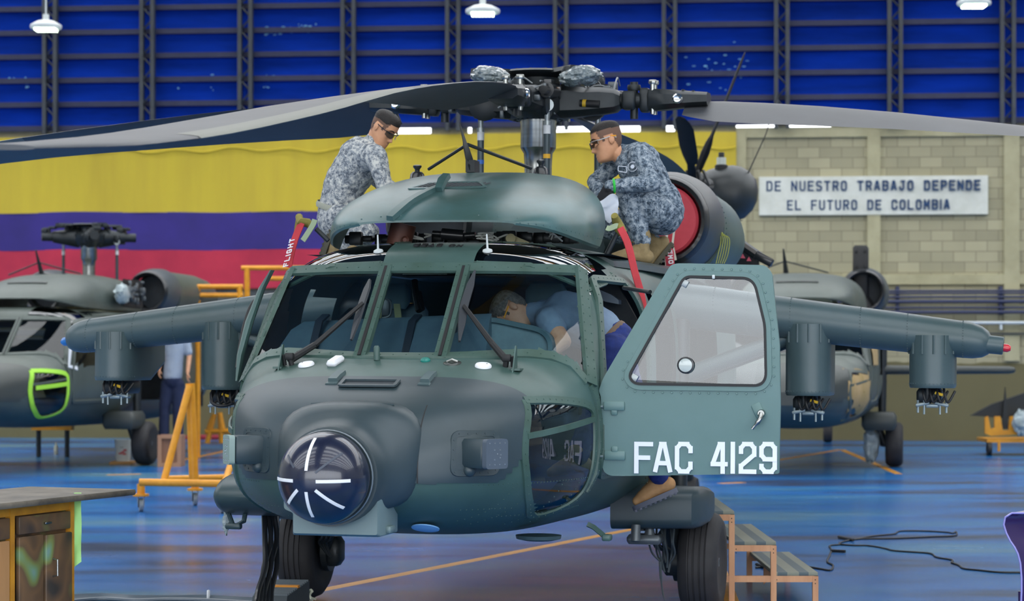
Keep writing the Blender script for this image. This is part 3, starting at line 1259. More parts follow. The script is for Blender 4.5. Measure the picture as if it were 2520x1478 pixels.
def rotor_arm(root, az):
    """hub arm with damper, hinge, bolts and cuff"""
    ca, sa = math.cos(az), math.sin(az)
    er = Vector((ca, -sa, -sa * -.0))
    er = Vector((ca, -sa, -.052 * sa)).normalized()
    le = Vector((sa, ca, .052 * ca)).normalized()
    up = er.cross(le)
    if up.z < 0:
        up = -up
    o = Vector((0, 0, 3.455))
    M = Matrix((er, le, up)).transposed()

    def P(r, a=0., h=0.):
        return o + er * r + le * a + up * h
    mb = MB()
    # forked arm of the hub casting
    mb.loft([[P(r, sx * w, sz * h + hz) for sx, sz in ((1, .6), (.6, 1), (-.6, 1), (-1, .6), (-1, -.6), (-.6, -1), (.6, -1), (1, -.6))] for r, w, h, hz in ((.1, .2, .12, 0), (.24, .19, .115, 0), (.34, .15, .10, -.005), (.46, .14, .095, 0), (.56, .12, .08, 0), (.60, .08, .05, 0))])
    mb.lathe([(.11, -.03), (.115, 0), (.08, .02)], P(.36, .15, -.02), le, 16)
    for k in range(6):
        mb.rivet(P(.36 + .08 * math.cos(k), .15, -.02 + .08 * math.sin(k)), le, .012)
    mb.build('hub_arm', DARK, root)
    mb = MB()
    mb.tube([P(.2, .17, .06), P(.3, .17, .06)], .035, 12)
    mb.tube([P(.3, .17, .06), P(.52, .165, .055)], .055, 14)
    mb.tube([P(.52, .165, .055), P(.6, .16, .05)], .03, 10)
    mb.lathe([(.05, -.03), (.06, 0), (.05, .03)], P(.2, .17, .06), le, 14)
    mb.box(P(.42, .165, .115), (.1, .05, .03), M)
    d = mb.build('lead_lag_damper', BLACKG, root)
    MB().tube([P(.33, -.15, -.02), P(.47, -.15, -.03)], .026, 12).build('gas_bottle', BLACK, root)
    MB().tube([P(.35, -.15, -.02), P(.375, -.15, -.022)], .0275, 12).build('gas_bottle_band', mat('band_yellow', '#c9a52c', .5), root)
    mb = MB()
    mb.tube([P(.56), P(.82)], [.06, .052], 14)
    mb.rbox(P(.66), (.10, .17, .13), .02, M)
    mb.rbox(P(.77), (.07, .13, .17), .02, M)
    mb.tube([P(.69, 0, -.13), P(.69, 0, .13)], .028, 12)
    mb.lathe([(.045, -.02), (.05, 0), (.045, .02)], P(.69, 0, .09), up, 14)
    mb.build('spindle', DARK, root)
    for a in (-.05, .05):
        mb = MB()
        mb.tube([P(.83, a, -.10), P(.83, a, .12)], .017, 10)
        mb.lathe([(.026, 0), (.03, .012), (.026, .03)], P(.83, a, .11), up, 8)
        mb.build('hinge_bolt', STEEL, root)
    mb = MB()
    mb.loft([[P(r, sx * w, sz * h - .0) for sx, sz in ((1, .5), (.7, 1), (-.7, 1), (-1, .5), (-1, -.5), (-.7, -1), (.7, -1), (1, -.5))] for r, w, h in ((.80, .07, .075), (.86, .10, .075), (.93, .12, .07), (1.03, .13, .06), (1.16, .13, .05), (1.22, .12, .045))])
    for a in (-.08, -.04, .04, .08):
        mb.rivet(P(1.05, a, .06), up, .014)
        mb.rivet(P(1.12, a, .052), up, .014)
    mb.build('blade_cuff', DARK, root)
    for sd in (-1, 1):
        mb = MB()
        mb.lathe([(.033, 0), (.036, .012), (.026, .024), (.02, .02)], P(1.02, sd * .128, 0), le * sd, 16)
        mb.build('cuff_pin', CHROME, root)
    # hoses and brackets
    rnd = random.Random(int(az * 10))
    for k in range(5):
        a0 = P(rnd.uniform(.15, .6), rnd.uniform(-.17, .17), rnd.uniform(.06, .13))
        a1 = P(rnd.uniform(.15, .6), rnd.uniform(-.17, .17), rnd.uniform(-.1, .13))
        mid = (a0 + a1) / 2 + up * rnd.uniform(.03, .08) + le * rnd.uniform(-.06, .06)
        MB().tube(bez([a0, mid, a1], 5), .006, 6).build('hydraulic_hose', mat('hose_grey', '#7d8284', .4, .4), root)
    for k in range(7):
        mb = MB().rbox(P(rnd.uniform(.18, .62), rnd.uniform(-.19, .19), rnd.uniform(-.12, .13)), [rnd.uniform(.02, .07) for _ in range(3)], .006, M)
        mb.build('fitting', mat('fitting_grey', '#5e6468', .4, .5), root)


def mast_and_hub(root, fine=True):
    mb = MB()
    T_ = Vector((0, .052, -1)).normalized() * -1
    mb.lathe([(.098, 2.78), (.098, 3.0), (.103, 3.09), (.125, 3.125), (.127, 3.13), (.127, 3.30), (.13, 3.31), (.13, 3.34)], (0, .0, 0), (0, 0, 1), 36)
    mb.build('rotor_mast', STEEL, root)
    mb = MB()
    mb.lathe([(.13, 3.325), (.21, 3.33), (.23, 3.36), (.26, 3.40), (.27, 3.50), (.22, 3.55), (.15, 3.56)], (0, 0, 0), (0, 0, 1), 24)
    for k in range(24):
        a = k * math.pi / 12
        mb.rivet((.17 * math.cos(a), .17 * math.sin(a), 3.327), (0, 0, -1), .01)
    mb.build('hub_casting', DARK, root)
    # bifilar vibration absorber: cross of four arms above the hub
    mb = MB()
    mb.lathe([(.12, 3.54), (.15, 3.56), (.16, 3.62), (.29, 3.635), (.31, 3.65), (.29, 3.665), (.1, 3.67)], (0, 0, 0), (0, 0, 1), 28)
    for k in range(4):
        a = math.pi / 4 + k * math.pi / 2
        d = Vector((math.cos(a), math.sin(a), 0))
        mb.ribbon([d * .15 + Vector((0, 0, 3.635)), d * .32 + Vector((0, 0, 3.635)), d * .52 + Vector((0, 0, 3.635))], (0, 0, 1), [.2, .15, .17], .03)
        for q in (-1, 1):
            mb.lathe([(.05, -.03), (.06, 0), (.05, .03)], d * .47 + Vector((-d.y, d.x, 0)) * .05 * q + Vector((0, 0, 3.625)), (0, 0, 1), 12)
    for k in range(16):
        a = k * math.pi / 8
        mb.rivet((.27 * math.cos(a), .27 * math.sin(a), 3.664), (0, 0, 1), .012)
    mb.build('vibration_absorber', DARK, root)


def pitch_link(root, u, v, bandc, z0=2.8):
    ztop = 3.36
    rod = MB().tube([(u, v, z0), (u, v, 3.25)], .024, 14).build('pitch_link', mat('link_grey', '#3e4a50', .35, .4), root)
    mb = MB()
    mb.tube([(u, v, 3.19), (u, v, 3.26)], .0255, 14)
    mb.build('white_collar', mat('collar_white', '#c9ccd0', .5), rod)
    if bandc:
        MB().tube([(u, v, 3.02), (u, v, 3.05)], .0255, 14).build('colour_band', mat('band' + bandc, bandc, .5), rod)
    mb = MB()
    mb.tube([(u, v, 3.25), (u, v, 3.28)], .028, 10)
    mb.tube([(u, v, 3.28), (u, v, 3.35)], [.016, .022], 10)
    mb.lathe([(.03, -.02), (.045, -.02), (.045, .02), (.03, .02)], (u, v, 3.39), (.3, -1, 0), 16)
    mb.ball((u, v, 3.39), .026, 10)
    mb.build('rod_end', mat('rod_steel', '#8d9497', .3, .7), rod)


def nacelle(root, s, m1, m2, far=False):
    c = Vector((s * .87, .2, 2.62))
    mb = MB()
    mb.lathe([(.255, .12), (.26, .04), (.275, .0), (.30, -.01), (.315, .01), (.33, .06)], c, (0, 1, 0), 40, caps=False)
    mb.build('intake_lip', BLACKG, root)
    mb = MB()
    mb.lathe([(.328, .05), (.345, .12), (.37, .3), (.375, .52)], c, (0, 1, 0), 40, caps=False)
    mb.build('intake_fairing', mat('nacelle_grey', '#43494c', .42), root)
    mb = MB()
    cc = c + Vector((0, 0, -.03))
    mb.lathe([(.375, .5), (.37, .75), (.36, 1.3), (.35, 1.9), (.30, 2.4), (.2, 2.8)], cc, (0, 1, 0), 40)
    for k in range(60):
        a = 2 * math.pi * k / 60
        mb.rivet(cc + Vector((  .382 * math.cos(a), .57, .382 * math.sin(a))), (math.cos(a), -.2, math.sin(a)), .006)
    mb.build('engine_nacelle', m1, root)
    MB().lathe([(.01, .3), (.26, .32)], c, (0, 1, 0), 30).build('intake_duct', DARKI, root)


def deck(root, m):
    """upper fairing that carries the engines behind the cowling"""
    vs = [-2.2, -1.6, -.6, .4, 1.5, 2.6, 3.6, 4.6]
    a_ = [.95, 1.02, 1.08, 1.1, 1.0, .75, .5, .2]
    t_ = [2.27, 2.275, 2.28, 2.30, 2.4, 2.45, 2.4, 2.25]
    rings = []
    for v, a, t in zip(vs, a_, t_):
        rings.append([Vector((a * x, v, 2.2 + (t - 2.2) * z)) for x, z in ((-1, 0), (-.99, .5), (-.93, .85), (-.8, 1), (0, 1.02), (.8, 1), (.93, .85), (.99, .5), (1, 0))])
    MB().loft(rings).build('engine_deck', m, root)
    mb = MB()
    mb.loft([[Vector((a * math.cos(k * math.pi / 6), v, z + h * math.sin(k * math.pi / 6))) for k in range(12)] for v, a, z, h in ((.6, .38, 2.45, .3), (1.2, .42, 2.5, .33), (2.2, .4, 2.5, .3), (3.4, .3, 2.4, .2), (4.5, .1, 2.3, .05))])
    mb.build('exhaust_fairing', m, root)


def tail(root, m, fine=True):
    mb = MB()
    mb.loft([[Vector((a * math.cos(k * math.pi / 8), v, z + h * math.sin(k * math.pi / 8))) for k in range(16)] for v, z, a, h in ((8.6, 1.9, .2, .28), (9.0, 2.3, .15, .5), (9.6, 2.9, .12, .5), (9.95, 3.3, .1, .3))])
    mb.build('tail_pylon', m, root)
    w = Vector((0, 7.7, .19))
    t = MB().lathe([(.09, -.07), (.17, -.08), (.19, -.04), (.19, .04), (.17, .08), (.09, .07)], w, (1, 0, 0), 24).build('tail_wheel', TYRE, root)
    MB().tube([w + Vector((.0, 0, 0)), w + Vector((0, -.25, .5)), w + Vector((0, -.2, 1.3))], .05, 8).build('tail_wheel_strut', DARK, root)
    MB().loft([[Vector((x, 9.1 + v * .5, 2.0 + z * .05)) for v, z in ((-1, 0), (-.5, 1), (.5, .8), (1, 0), (.5, -.8), (-.5, -1))] for x in (-2.18, 0, 2.18)]).build('stabilator', m, root)

# ================================================================== the helicopter in front
H1 = thing('helicopter', 'large grey green military helicopter under maintenance with open cockpit door, nearest the camera', 'helicopter', (0, 0, 0), HM)
fuselage(H1, (HULL, NOSE, FRAME, DARKI), True, True, (GL_WIND, GL_ROOF, GL_CHIN))
cowling(H1, COWLM)
deck(H1, HULLD)
tail(H1, HULLD)
for s in (-1, 1):
    nacelle(H1, s, HULL, HULL)
mast_and_hub(H1)
for k in range(4):
    rotor_arm(H1, k * math.pi / 2)
    blade(H1, k * math.pi / 2, (.037, 0, .018, .02)[k], (4, 0, 6, 3)[k])
pitch_link(H1, -.422, .0, '#2b63b5')
pitch_link(H1, -.13, .42, '#b5313c')
pitch_link(H1, .146, -.40, '#d6a325')
pitch_link(H1, .40, .16, None)

# --- nose fittings
hm = mat('hinge_paint', '#4a5d60', .45)
for s in (-1, 1):
    p, nr = on_top(s * .256, -3.93, .0)
    q, _ = on_top(s * .256, -4.06, .0)
    mb = MB()
    mb.ribbon([p + nr * .004 + Vector((0, .03, 0)), p.lerp(q, .5) + nr * .006, q + nr * .008], nr, .055, .022)
    mb.ribbon([q + nr * .004, q + nr * .006 + (q - p) * .25], nr, .07, .008)
    mb.build('hatch_hinge', hm, H1)
# grip recess in the hatch
c, nr = on_top(-.04, -4.09, .012)
ex, ey = Vector((1, 0, 0)), nr.cross(Vector((1, 0, 0))).normalized()
if ey.y > 0:
    ey = -ey
mb = MB()
out = rounded([c + ex * x + ey * y for x, y in ((-.155, -.05), (.15, -.05), (.15, .05), (-.155, .05))], .01, 3)
mb.ribbon(out, nr, .022, .01, closed=True)
o = mb.build('grip_recess', NOSE, H1)
mb = MB()
mb.prism([c + ex * x + ey * y - nr * .004 for x, y in ((-.15, -.045), (.145, -.045), (.145, .045), (-.15, .045))], nr * .003)
mb.build('recess_dark_plate', mat('recess_shade', '#2a3238', .6), o)  # flat plate in a darker colour stands for the shaded depth of the grip
# raised ledge and housing around the sensor
BC = Vector((-.045, -4.88, 1.045))
mb = MB()
rings = []
for t_, v in ((0, -4.30), (.1, -4.44), (.25, -4.50), (.42, -4.545), (.6, -4.59), (.78, -4.64), (.92, -4.71), (1, -4.79)):
    ring = []
    for k in range(48):
        a = 2 * math.pi * k / 48
        c, s = math.cos(a), math.sin(a)
        r4 = (abs(c) ** 3 + abs(s) ** 3) ** (-1 / 3)
        q0 = Vector((-.04 + .40 * r4 * c, v, 1.15 + .27 * r4 * s if s > 0 else 1.15 + .30 * r4 * s))
        q1 = Vector((BC.x + .252 * c, v, BC.z + .252 * s))
        e_ = t_ * t_ * (3 - 2 * t_)
        ring.append(q0.lerp(q1, e_))
    rings.append(ring)
mb.loft(rings)
hs = mb.build('sensor_fairing', NOSE, H1, sharp=60)
mb = MB()
mb.ribbon([(x, -4.44 + .06 * abs(x + .04), 1.395) for x in (-.26, -.15, -.04, .08, .19)], (0, -.7, .7), [.01, .03, .03, .03, .01], .012)
mb.build('fairing_ledge', NOSE, hs)
# seam of the hatch right of the fairing
sm = MB()
pts, nn = [], []
for k in range(12):
    z = 1.40 - .40 * k / 11
    lo, hi = -4.53, -3.9
    for _ in range(40):
        mid = (lo + hi) / 2
        if hullu(mid, z) > .335:
            hi = mid
        else:
            lo = mid
    v = (lo + hi) / 2
    pts.append(Vector((.335, v - .010, z)))
    nn.append(Vector((.3, -1, .2)))
sm.ribbon(pts, nn, .006, .003)
sm.build('hatch_seam', BLACK, H1)
# bracket and ball turret
BR = mat('bracket_paint', '#64787a', .42)
mb = MB()
rings = []
for v, g in ((-4.35, .0), (-4.66, .0), (-4.69, -.012)):
    x0, x1 = BC.x - .285 - g, BC.x + .235 + g
    rings.append(rounded([(x0 + .05, v, .735 - g), (x1, v, .735 - g), (x1, v, 1.10), (x1 - .12, v, 1.22), (x0 + .12, v, 1.22), (x0, v, 1.10), (x0, v, .87), (x0 + .05, v, .85)], .012, 3))
mb.loft(rings)
mb.rbox((BC.x + .245, -4.52, .765), (.03, .10, .035), .008)
br_ = mb.build('turret_bracket', BR, H1, sharp=35)
tb = MB().ball(BC, .232, 48).build('sensor_ball', mat('ball_navy', '#151a2e', .22, coat=.4, scale=9, hex2='#1d2338'), H1)
mb = MB()
mb.lathe([(.236, -.012), (.24, 0), (.236, .012)], BC + Vector((0, .06, 0)), (0, 1, 0), 48, caps=False)
mb.build('ball_seam', mat('seam_grey', '#6d7880', .4), tb)
TAPE = mat('white_tape', '#dfe2e6', .6)
pole = Vector((-.10, -1, -.03)).normalized()
e1 = Vector((1, 0, 0))
e1 = (e1 - pole * e1.dot(pole)).normalized()
e2 = pole.cross(e1)
if e2.z < 0:
    e2 = -e2
for ang, a0, a1 in ((90, 13, 62), (0, 13, 57), (180, 18, 62), (-90, 13, 52), (-42, 16, 62), (-137, 16, 48)):
    d = e1 * math.cos(R(ang)) + e2 * math.sin(R(ang))
    pts, nn = [], []
    for k in range(12):
        t_ = R(a0 + (a1 - a0) * k / 11)
        q = pole * math.cos(t_) + d * math.sin(t_)
        pts.append(BC + q * .2325)
        nn.append(q)
    MB().ribbon(pts, nn, .017, .0015).build('tape_strip', TAPE, tb)
for ang, a0, a1 in ((42, 16, 60), (137, 24, 50)):
    d = e1 * math.cos(R(ang)) + e2 * math.sin(R(ang))
    pts, nn = [], []
    for k in range(12):
        t_ = R(a0 + (a1 - a0) * k / 11)
        q = pole * math.cos(t_) + d * math.sin(t_)
        pts.append(BC + q * .2325)
        nn.append(q)
    o = MB().ribbon(pts, nn, .012, .001).build('tape_strip', mat('dark_tape', '#3f4653', .5), tb)
    o['label'] = 'dark grey tape strip'
# boxed antennas on the flanks of the nose
for s in (-1, 1):
    al = R(32.5)
    ax = Vector((s * math.cos(al), -math.sin(al), 0))
    sd = Vector((math.sin(al), s * math.cos(al), 0)) * (1 if s > 0 else -1)
    up = Vector((0, 0, 1))
    M = Matrix((ax, sd, up)).transposed()
    root = Vector((s * .55, -4.29, 1.155))
    mb = MB()
    mb.rbox(root + ax * .09, (.20, .155, .15), .02, M)
    o = mb.build('antenna_box', NOSE, H1)
    mb = MB()
    fc = root + ax * .19
    mb.prism(rounded([fc + sd * a * .078 + up * b * .077 for a, b in ((-1, -1), (1, -1), (1, 1), (-1, 1))], .02, 4), ax * .03)
    q = mb.build('antenna_face', mat('antenna_pale', '#7f938f', .5) if s < 0 else mat('antenna_slate', '#4a5561', .5), o)
    mb = MB()
    for a in (-.055, -.018, .018, .055):
        for b in (-.055, .055):
            mb.rivet(fc + ax * .03 + sd * a + up * b, ax, .005)
    for a, b in ((-.02, .02), (.02, .02), (0, 0), (.02, -.02), (-.02, -.03), (.025, -.005)):
        mb.rivet(fc + ax * .03 + sd * a + up * b, ax, .0055)
    mb.build('face_screw', CHROME, q)
    # flange
    mb = MB()
    fl = []
    for a, b in ((-.02, -.11), (.12, -.11), (.12, .11), (-.02, .11)):
        pass
    zz = [1.04, 1.04, 1.27, 1.27]
    ring, rn = [], []
    for (x, z) in [(p.x, p.y) for p in rounded([Vector((.50, 1.05, 0)), Vector((.69, 1.05, 0)), Vector((.69, 1.255, 0)), Vector((.50, 1.255, 0))], .03, 4)]:
        lo, hi = -4.53, -3.9
        for _ in range(30):
            mid = (lo + hi) / 2
            if hullu(mid, z) > x:
                hi = mid
            else:
                lo = mid
        ring.append(Vector((s * x, (lo + hi) / 2 - .006, z)))
        rn.append(Vector((s * .6, -.8, .1)))
    mb.ribbon(ring, rn, .035, .008, closed=True)
    mb.rivets(ring + ring[:1], rn + rn[:1], .05, .0055, .008)
    mb.build('flange', NOSE, o)
    lo, hi = -4.53, -3.9
    for _ in range(30):
        mid = (lo + hi) / 2
        if hullu(mid, 1.065) > .575:
            hi = mid
        else:
            lo = mid
    MB().ball((s * .575, hi - .012, 1.065), .034, 14).build('domed_cap', NOSE, H1)

# --- things on the strip below the windscreen
for s in (-1, 1):
    p, nr = on_top(s * .504, -3.76, 0)
    mb = MB()
    mb.lathe([(.046, 0), (.046, .008), (.04, .016), (.02, .02)], p, nr, 24)
    mb.build('round_light', WHITE, H1)
    mb = MB()
    for a in (-.02, .02):
        mb.rivet(p + Vector((a, 0, 0)) + nr * .0165, nr, .005)
    mb.build('light_screw', DARK, bpy.data.objects[-1] if False else H1)
    p, nr = on_top(s * .668, -3.70, 0)
    mb = MB()
    mb.prism([p + Vector((-.004, y, z)) for y, z in ((-.07, -.03), (.05, -.02), (.03, .13), (.012, .13))], (.008, 0, 0))
    mb.box(p + Vector((s * .012, 0, 0)), (.05, .09, .012))
    mb.build('wire_deflector', HULL, H1)
p, nr = on_top(-.335, -3.76, 0)
M = Matrix.Rotation(R(-14), 3, 'Z')
MB().rbox(p + nr * .014, (.062, .12, .035), .014, Matrix.Rotation(R(-12), 3, 'Z') @ Matrix.Rotation(R(18), 3, 'X')).build('antenna_pod', WHITE, H1)
p, nr = on_top(-.115, -3.70, 0)
MB().lathe([(.018, 0), (.017, .07), (.01, .08)], p, (0, -.1, 1), 12).build('air_probe', HULL, H1)
p, nr = on_top(.165, -3.71, 0)
MB().lathe([(.028, 0), (.028, .008), (.02, .016)], p, nr, 20).build('beacon_dome', mat('green_lens', '#1f7a70', .3), H1)
p, nr = on_top(.325, -3.74, 0)
mb = MB()
mb.lathe([(.05, 0), (.05, .004), (.03, .006)], p, nr, 20)
mb.tube([p + Vector((-.03, 0, .01)), p + Vector((0, -.01, .022)), p + Vector((.03, 0, .01))], .006)
mb.build('filler_latch', STEEL, H1)
# antenna pegs on the roof panes
for s in (-1, 1):
    p, nr = on_top(s * .33, -2.94, 0)
    mb = MB()
    mb.lathe([(.03, 0), (.028, .008), (.012, .016)], p, nr, 16)
    mb.tube([p + nr * .012, p + Vector((-.008, .01, .10))], [.007, .0045], 8)
    mb.build('static_wick', GREYW, H1)
# inscription on the roof, to be read from behind
mb = MB()
p, nr = on_top(.16, -2.83, .004)
lettering(mb, 'NO STEP', p, (-1, 0, 0), (0, -1, -.25), .055, .034, .012, .009, nr, .001, .03)
mb.build('roof_inscription', BLACK, H1)

# --- wipers, lying just off the panes
for s in (-1, 1):
    p0 = Vector((s * .6, -3.45, 1.85))
    a, b, c_ = [Vector((s * q[0], q[1], q[2])) for q in ((.268, -3.615, 1.656), (.996, -3.351, 1.518), (.264, -3.10, 2.133))]
    nr = (b - a).cross(c_ - a).normalized()
    if nr.y > 0:
        nr = -nr
    o0 = a + nr * .10

    def W_(px, py, g=.075):
        return Ap(px, py, a + nr * g, nr)
    bs, nb = on_top(s * .612, -3.69, 0)
    if s < 0:
        arm = [(713, 886), (775, 848), (893, 745)]
        bl = [(866, 838), (893, 745), (912, 690)]
    else:
        arm = [(1246, 886), (1212, 846), (1142, 752)]
        bl = [(1130, 842), (1142, 752), (1168, 668)]
    mb = MB()
    mb.tube([bs, bs + nb * .06 + Vector((0, 0, .0)), W_(*arm[0], g=.15)], .016, 8)
    mb.tube([bs + Vector((s * .04, .0, 0)), bs + nb * .06 + Vector((s * .03, 0, 0))], .011, 8)
    mb.rbox(bs + nb * .05, (.05, .04, .04), .008)
    mb.tube([W_(*arm[0], g=.15), W_(*arm[1], g=.115)], [.022, .018], 8)
    mb.tube([W_(*arm[1], g=.115), W_(*arm[2])], [.017, .012], 8)
    w = mb.build('wiper_arm', BLACK, H1)
    mb = MB()
    P = [W_(*q, g=.05) for q in bl]
    mb.ribbon([P[0], P[0].lerp(P[1], .5), P[1], P[1].lerp(P[2], .6), P[2]], nr, [.012, .045, .05, .045, .012], .014)
    mb.build('wiper_blade', mat('wiper_grey', '#2b3036', .5), w)

# --- cowling details
def on_cowl(u, v):
    a, t_, b_ = ca_(v), ct_(v), cb_(v)
    c = min(abs(u) / a, .99)
    return Vector((u, v, b_ + (t_ - b_) * (1 - c ** 3) ** (1 / 3)))


mb = MB()
path = [on_cowl(-.30 + .02 * k, -2.80 + .047 * k) for k in range(11)]
mb.ribbon(path, (0, -.4, .9), [.05, .06, .06, .055, .05, .05, .05, .045, .04, .04, .03], .03)
mb.ribbon([on_cowl(-.10, -2.42) + Vector((0, 0, .0)), on_cowl(-.09, -2.36) + Vector((0, -.01, .04)), on_cowl(-.08, -2.29) + Vector((0, -.01, .055))], (0, -.5, .8), [.05, .06, .05], .03)
mb.build('wire_cutter_rail', COWLM, H1)
mb = MB()
for k in range(8):
    y0 = -2.285 + .0
P = [on_cowl(x, v) + Vector((0, 0, .004)) for x, v in ((-.32, -2.33), (.17, -2.33), (.10, -2.19), (-.22, -2.19))]
mb.ribbon(rounded(P, .02, 3), (0, -.4, .9), .02, .006, closed=True)
g = mb.build('vent_frame', COWLM, H1)
mb = MB()
mb.add([p + Vector((0, -.002, .001)) for p in P], [(0, 1, 2, 3)])
for k in range(14):
    x0 = -.27 + k * .03
    mb.tube([on_cowl(x0, -2.32) + Vector((0, 0, .006)), on_cowl(x0 + .05, -2.2) + Vector((0, 0, .006))], .004, 4)
mb.build('vent_grille', mat('grille_metal', '#4d5459', .5, .3), g)
for px, s in ((1022, -1), (1327, 1)):
    u = A(px, 415, -1.55).x
    p = on_cowl(u, -1.5)
    mb = MB()
    mb.lathe([(.05, -.01), (.045, .03), (.03, .045)], p, (0, 0, 1), 12)
    mb.lathe([(.016, .04), (.016, .06), (.028, .075), (.028, .085), (.018, .09)], p, (0, 0, 1), 12)
    mb.build('lift_knob', BLACKG, H1)
# upper wire cutter mast with its two stays
mb = MB()
b0 = A(1163, 415, -1.45)
b0.z = 2.85
tp = A(1131, 302, -1.55)
ds = (tp - b0)
mb.loft([[b0.lerp(tp, t_) + Vector((x * w, y * w * 2.4, 0)) for x, y in ((-1, 0), (0, -1), (1, 0), (0, 1))] for t_, w in ((0, .03), (.12, .032), (.16, .02), (.25, .026), (.55, .018), (.6, .013), (1, .004))])
mb.box(b0 + Vector((0, 0, .03)), (.06, .14, .08))
wc = mb.build('wire_cutter', DARK, H1)
jn = A(1150, 355, -1.5)
mb = MB()
mb.tube([A(1055, 416, -1.2), jn], .011, 6)
mb.build('stay', DARK, wc)
mb = MB()
mb.tube([jn, A(1308, 414, -1.2)], .011, 6)
mb.build('stay', DARK, wc)
# gear visible in the gap under the cowling
mb = MB()
mb.lathe([(.075, -.09), (.08, .09)], A(985, 585, -2.35), (.25, 0, 1), 18)
mb.lathe([(.02, -.02), (.025, .0), (.012, .01)], A(997, 590, -2.45), (0, -1, 0), 10)
mb.build('hydraulic_pump', mat('copper_brown', '#5f3a2f', .5, .2), H1)
mb = MB()
mb.tube([A(1065, 574, -2.3), A(1085, 575, -2.3), A(1088, 575, -2.3), A(1142, 580, -2.3), A(1145, 580, -2.3), A(1170, 578, -2.3)], [.018, .018, .036, .036, .02, .02], 12)
mb.build('actuator', BLACKG, H1)
mb = MB()
c = A(1256, 588, -2.35)
mb.lathe([(.03, -.03), (.032, .0), (.03, .03)], c, (.3, -1, .1), 14)
mb.prism([c + Vector((0, 0, .03)), c + Vector((.12, 0, -.02)), c + Vector((.1, 0, -.035)), c + Vector((0, 0, -.03))], (0, .03, 0))
mb.build('lug', mat('lug_tan', '#8b8560', .5), H1)
mb = MB()
rnd = random.Random(3)
for k in range(14):
    x = rnd.choice((1020, 1040, 1190, 1205, 1220, 1340, 1380))
    mb.tube(bez([A(x + rnd.uniform(-25, 25), 580 + rnd.uniform(-8, 14), -2.3), A(x + rnd.uniform(-25, 25), 575 + rnd.uniform(-8, 14), -2.35), A(x + rnd.uniform(-30, 30), 582 + rnd.uniform(-10, 10), -2.3)], 5), .006, 5)
mb.build('wire_loom', mat('loom_pale', '#b9bdb9', .5), H1)
for k in range(26):
    x = -.75 + k * .058
    MB().rbox((x, -2.12 + rnd.uniform(-.1, .1), 2.38), [rnd.uniform(.03, .09) for _ in range(3)], .008).build('transmission_fitting', DARK, H1)

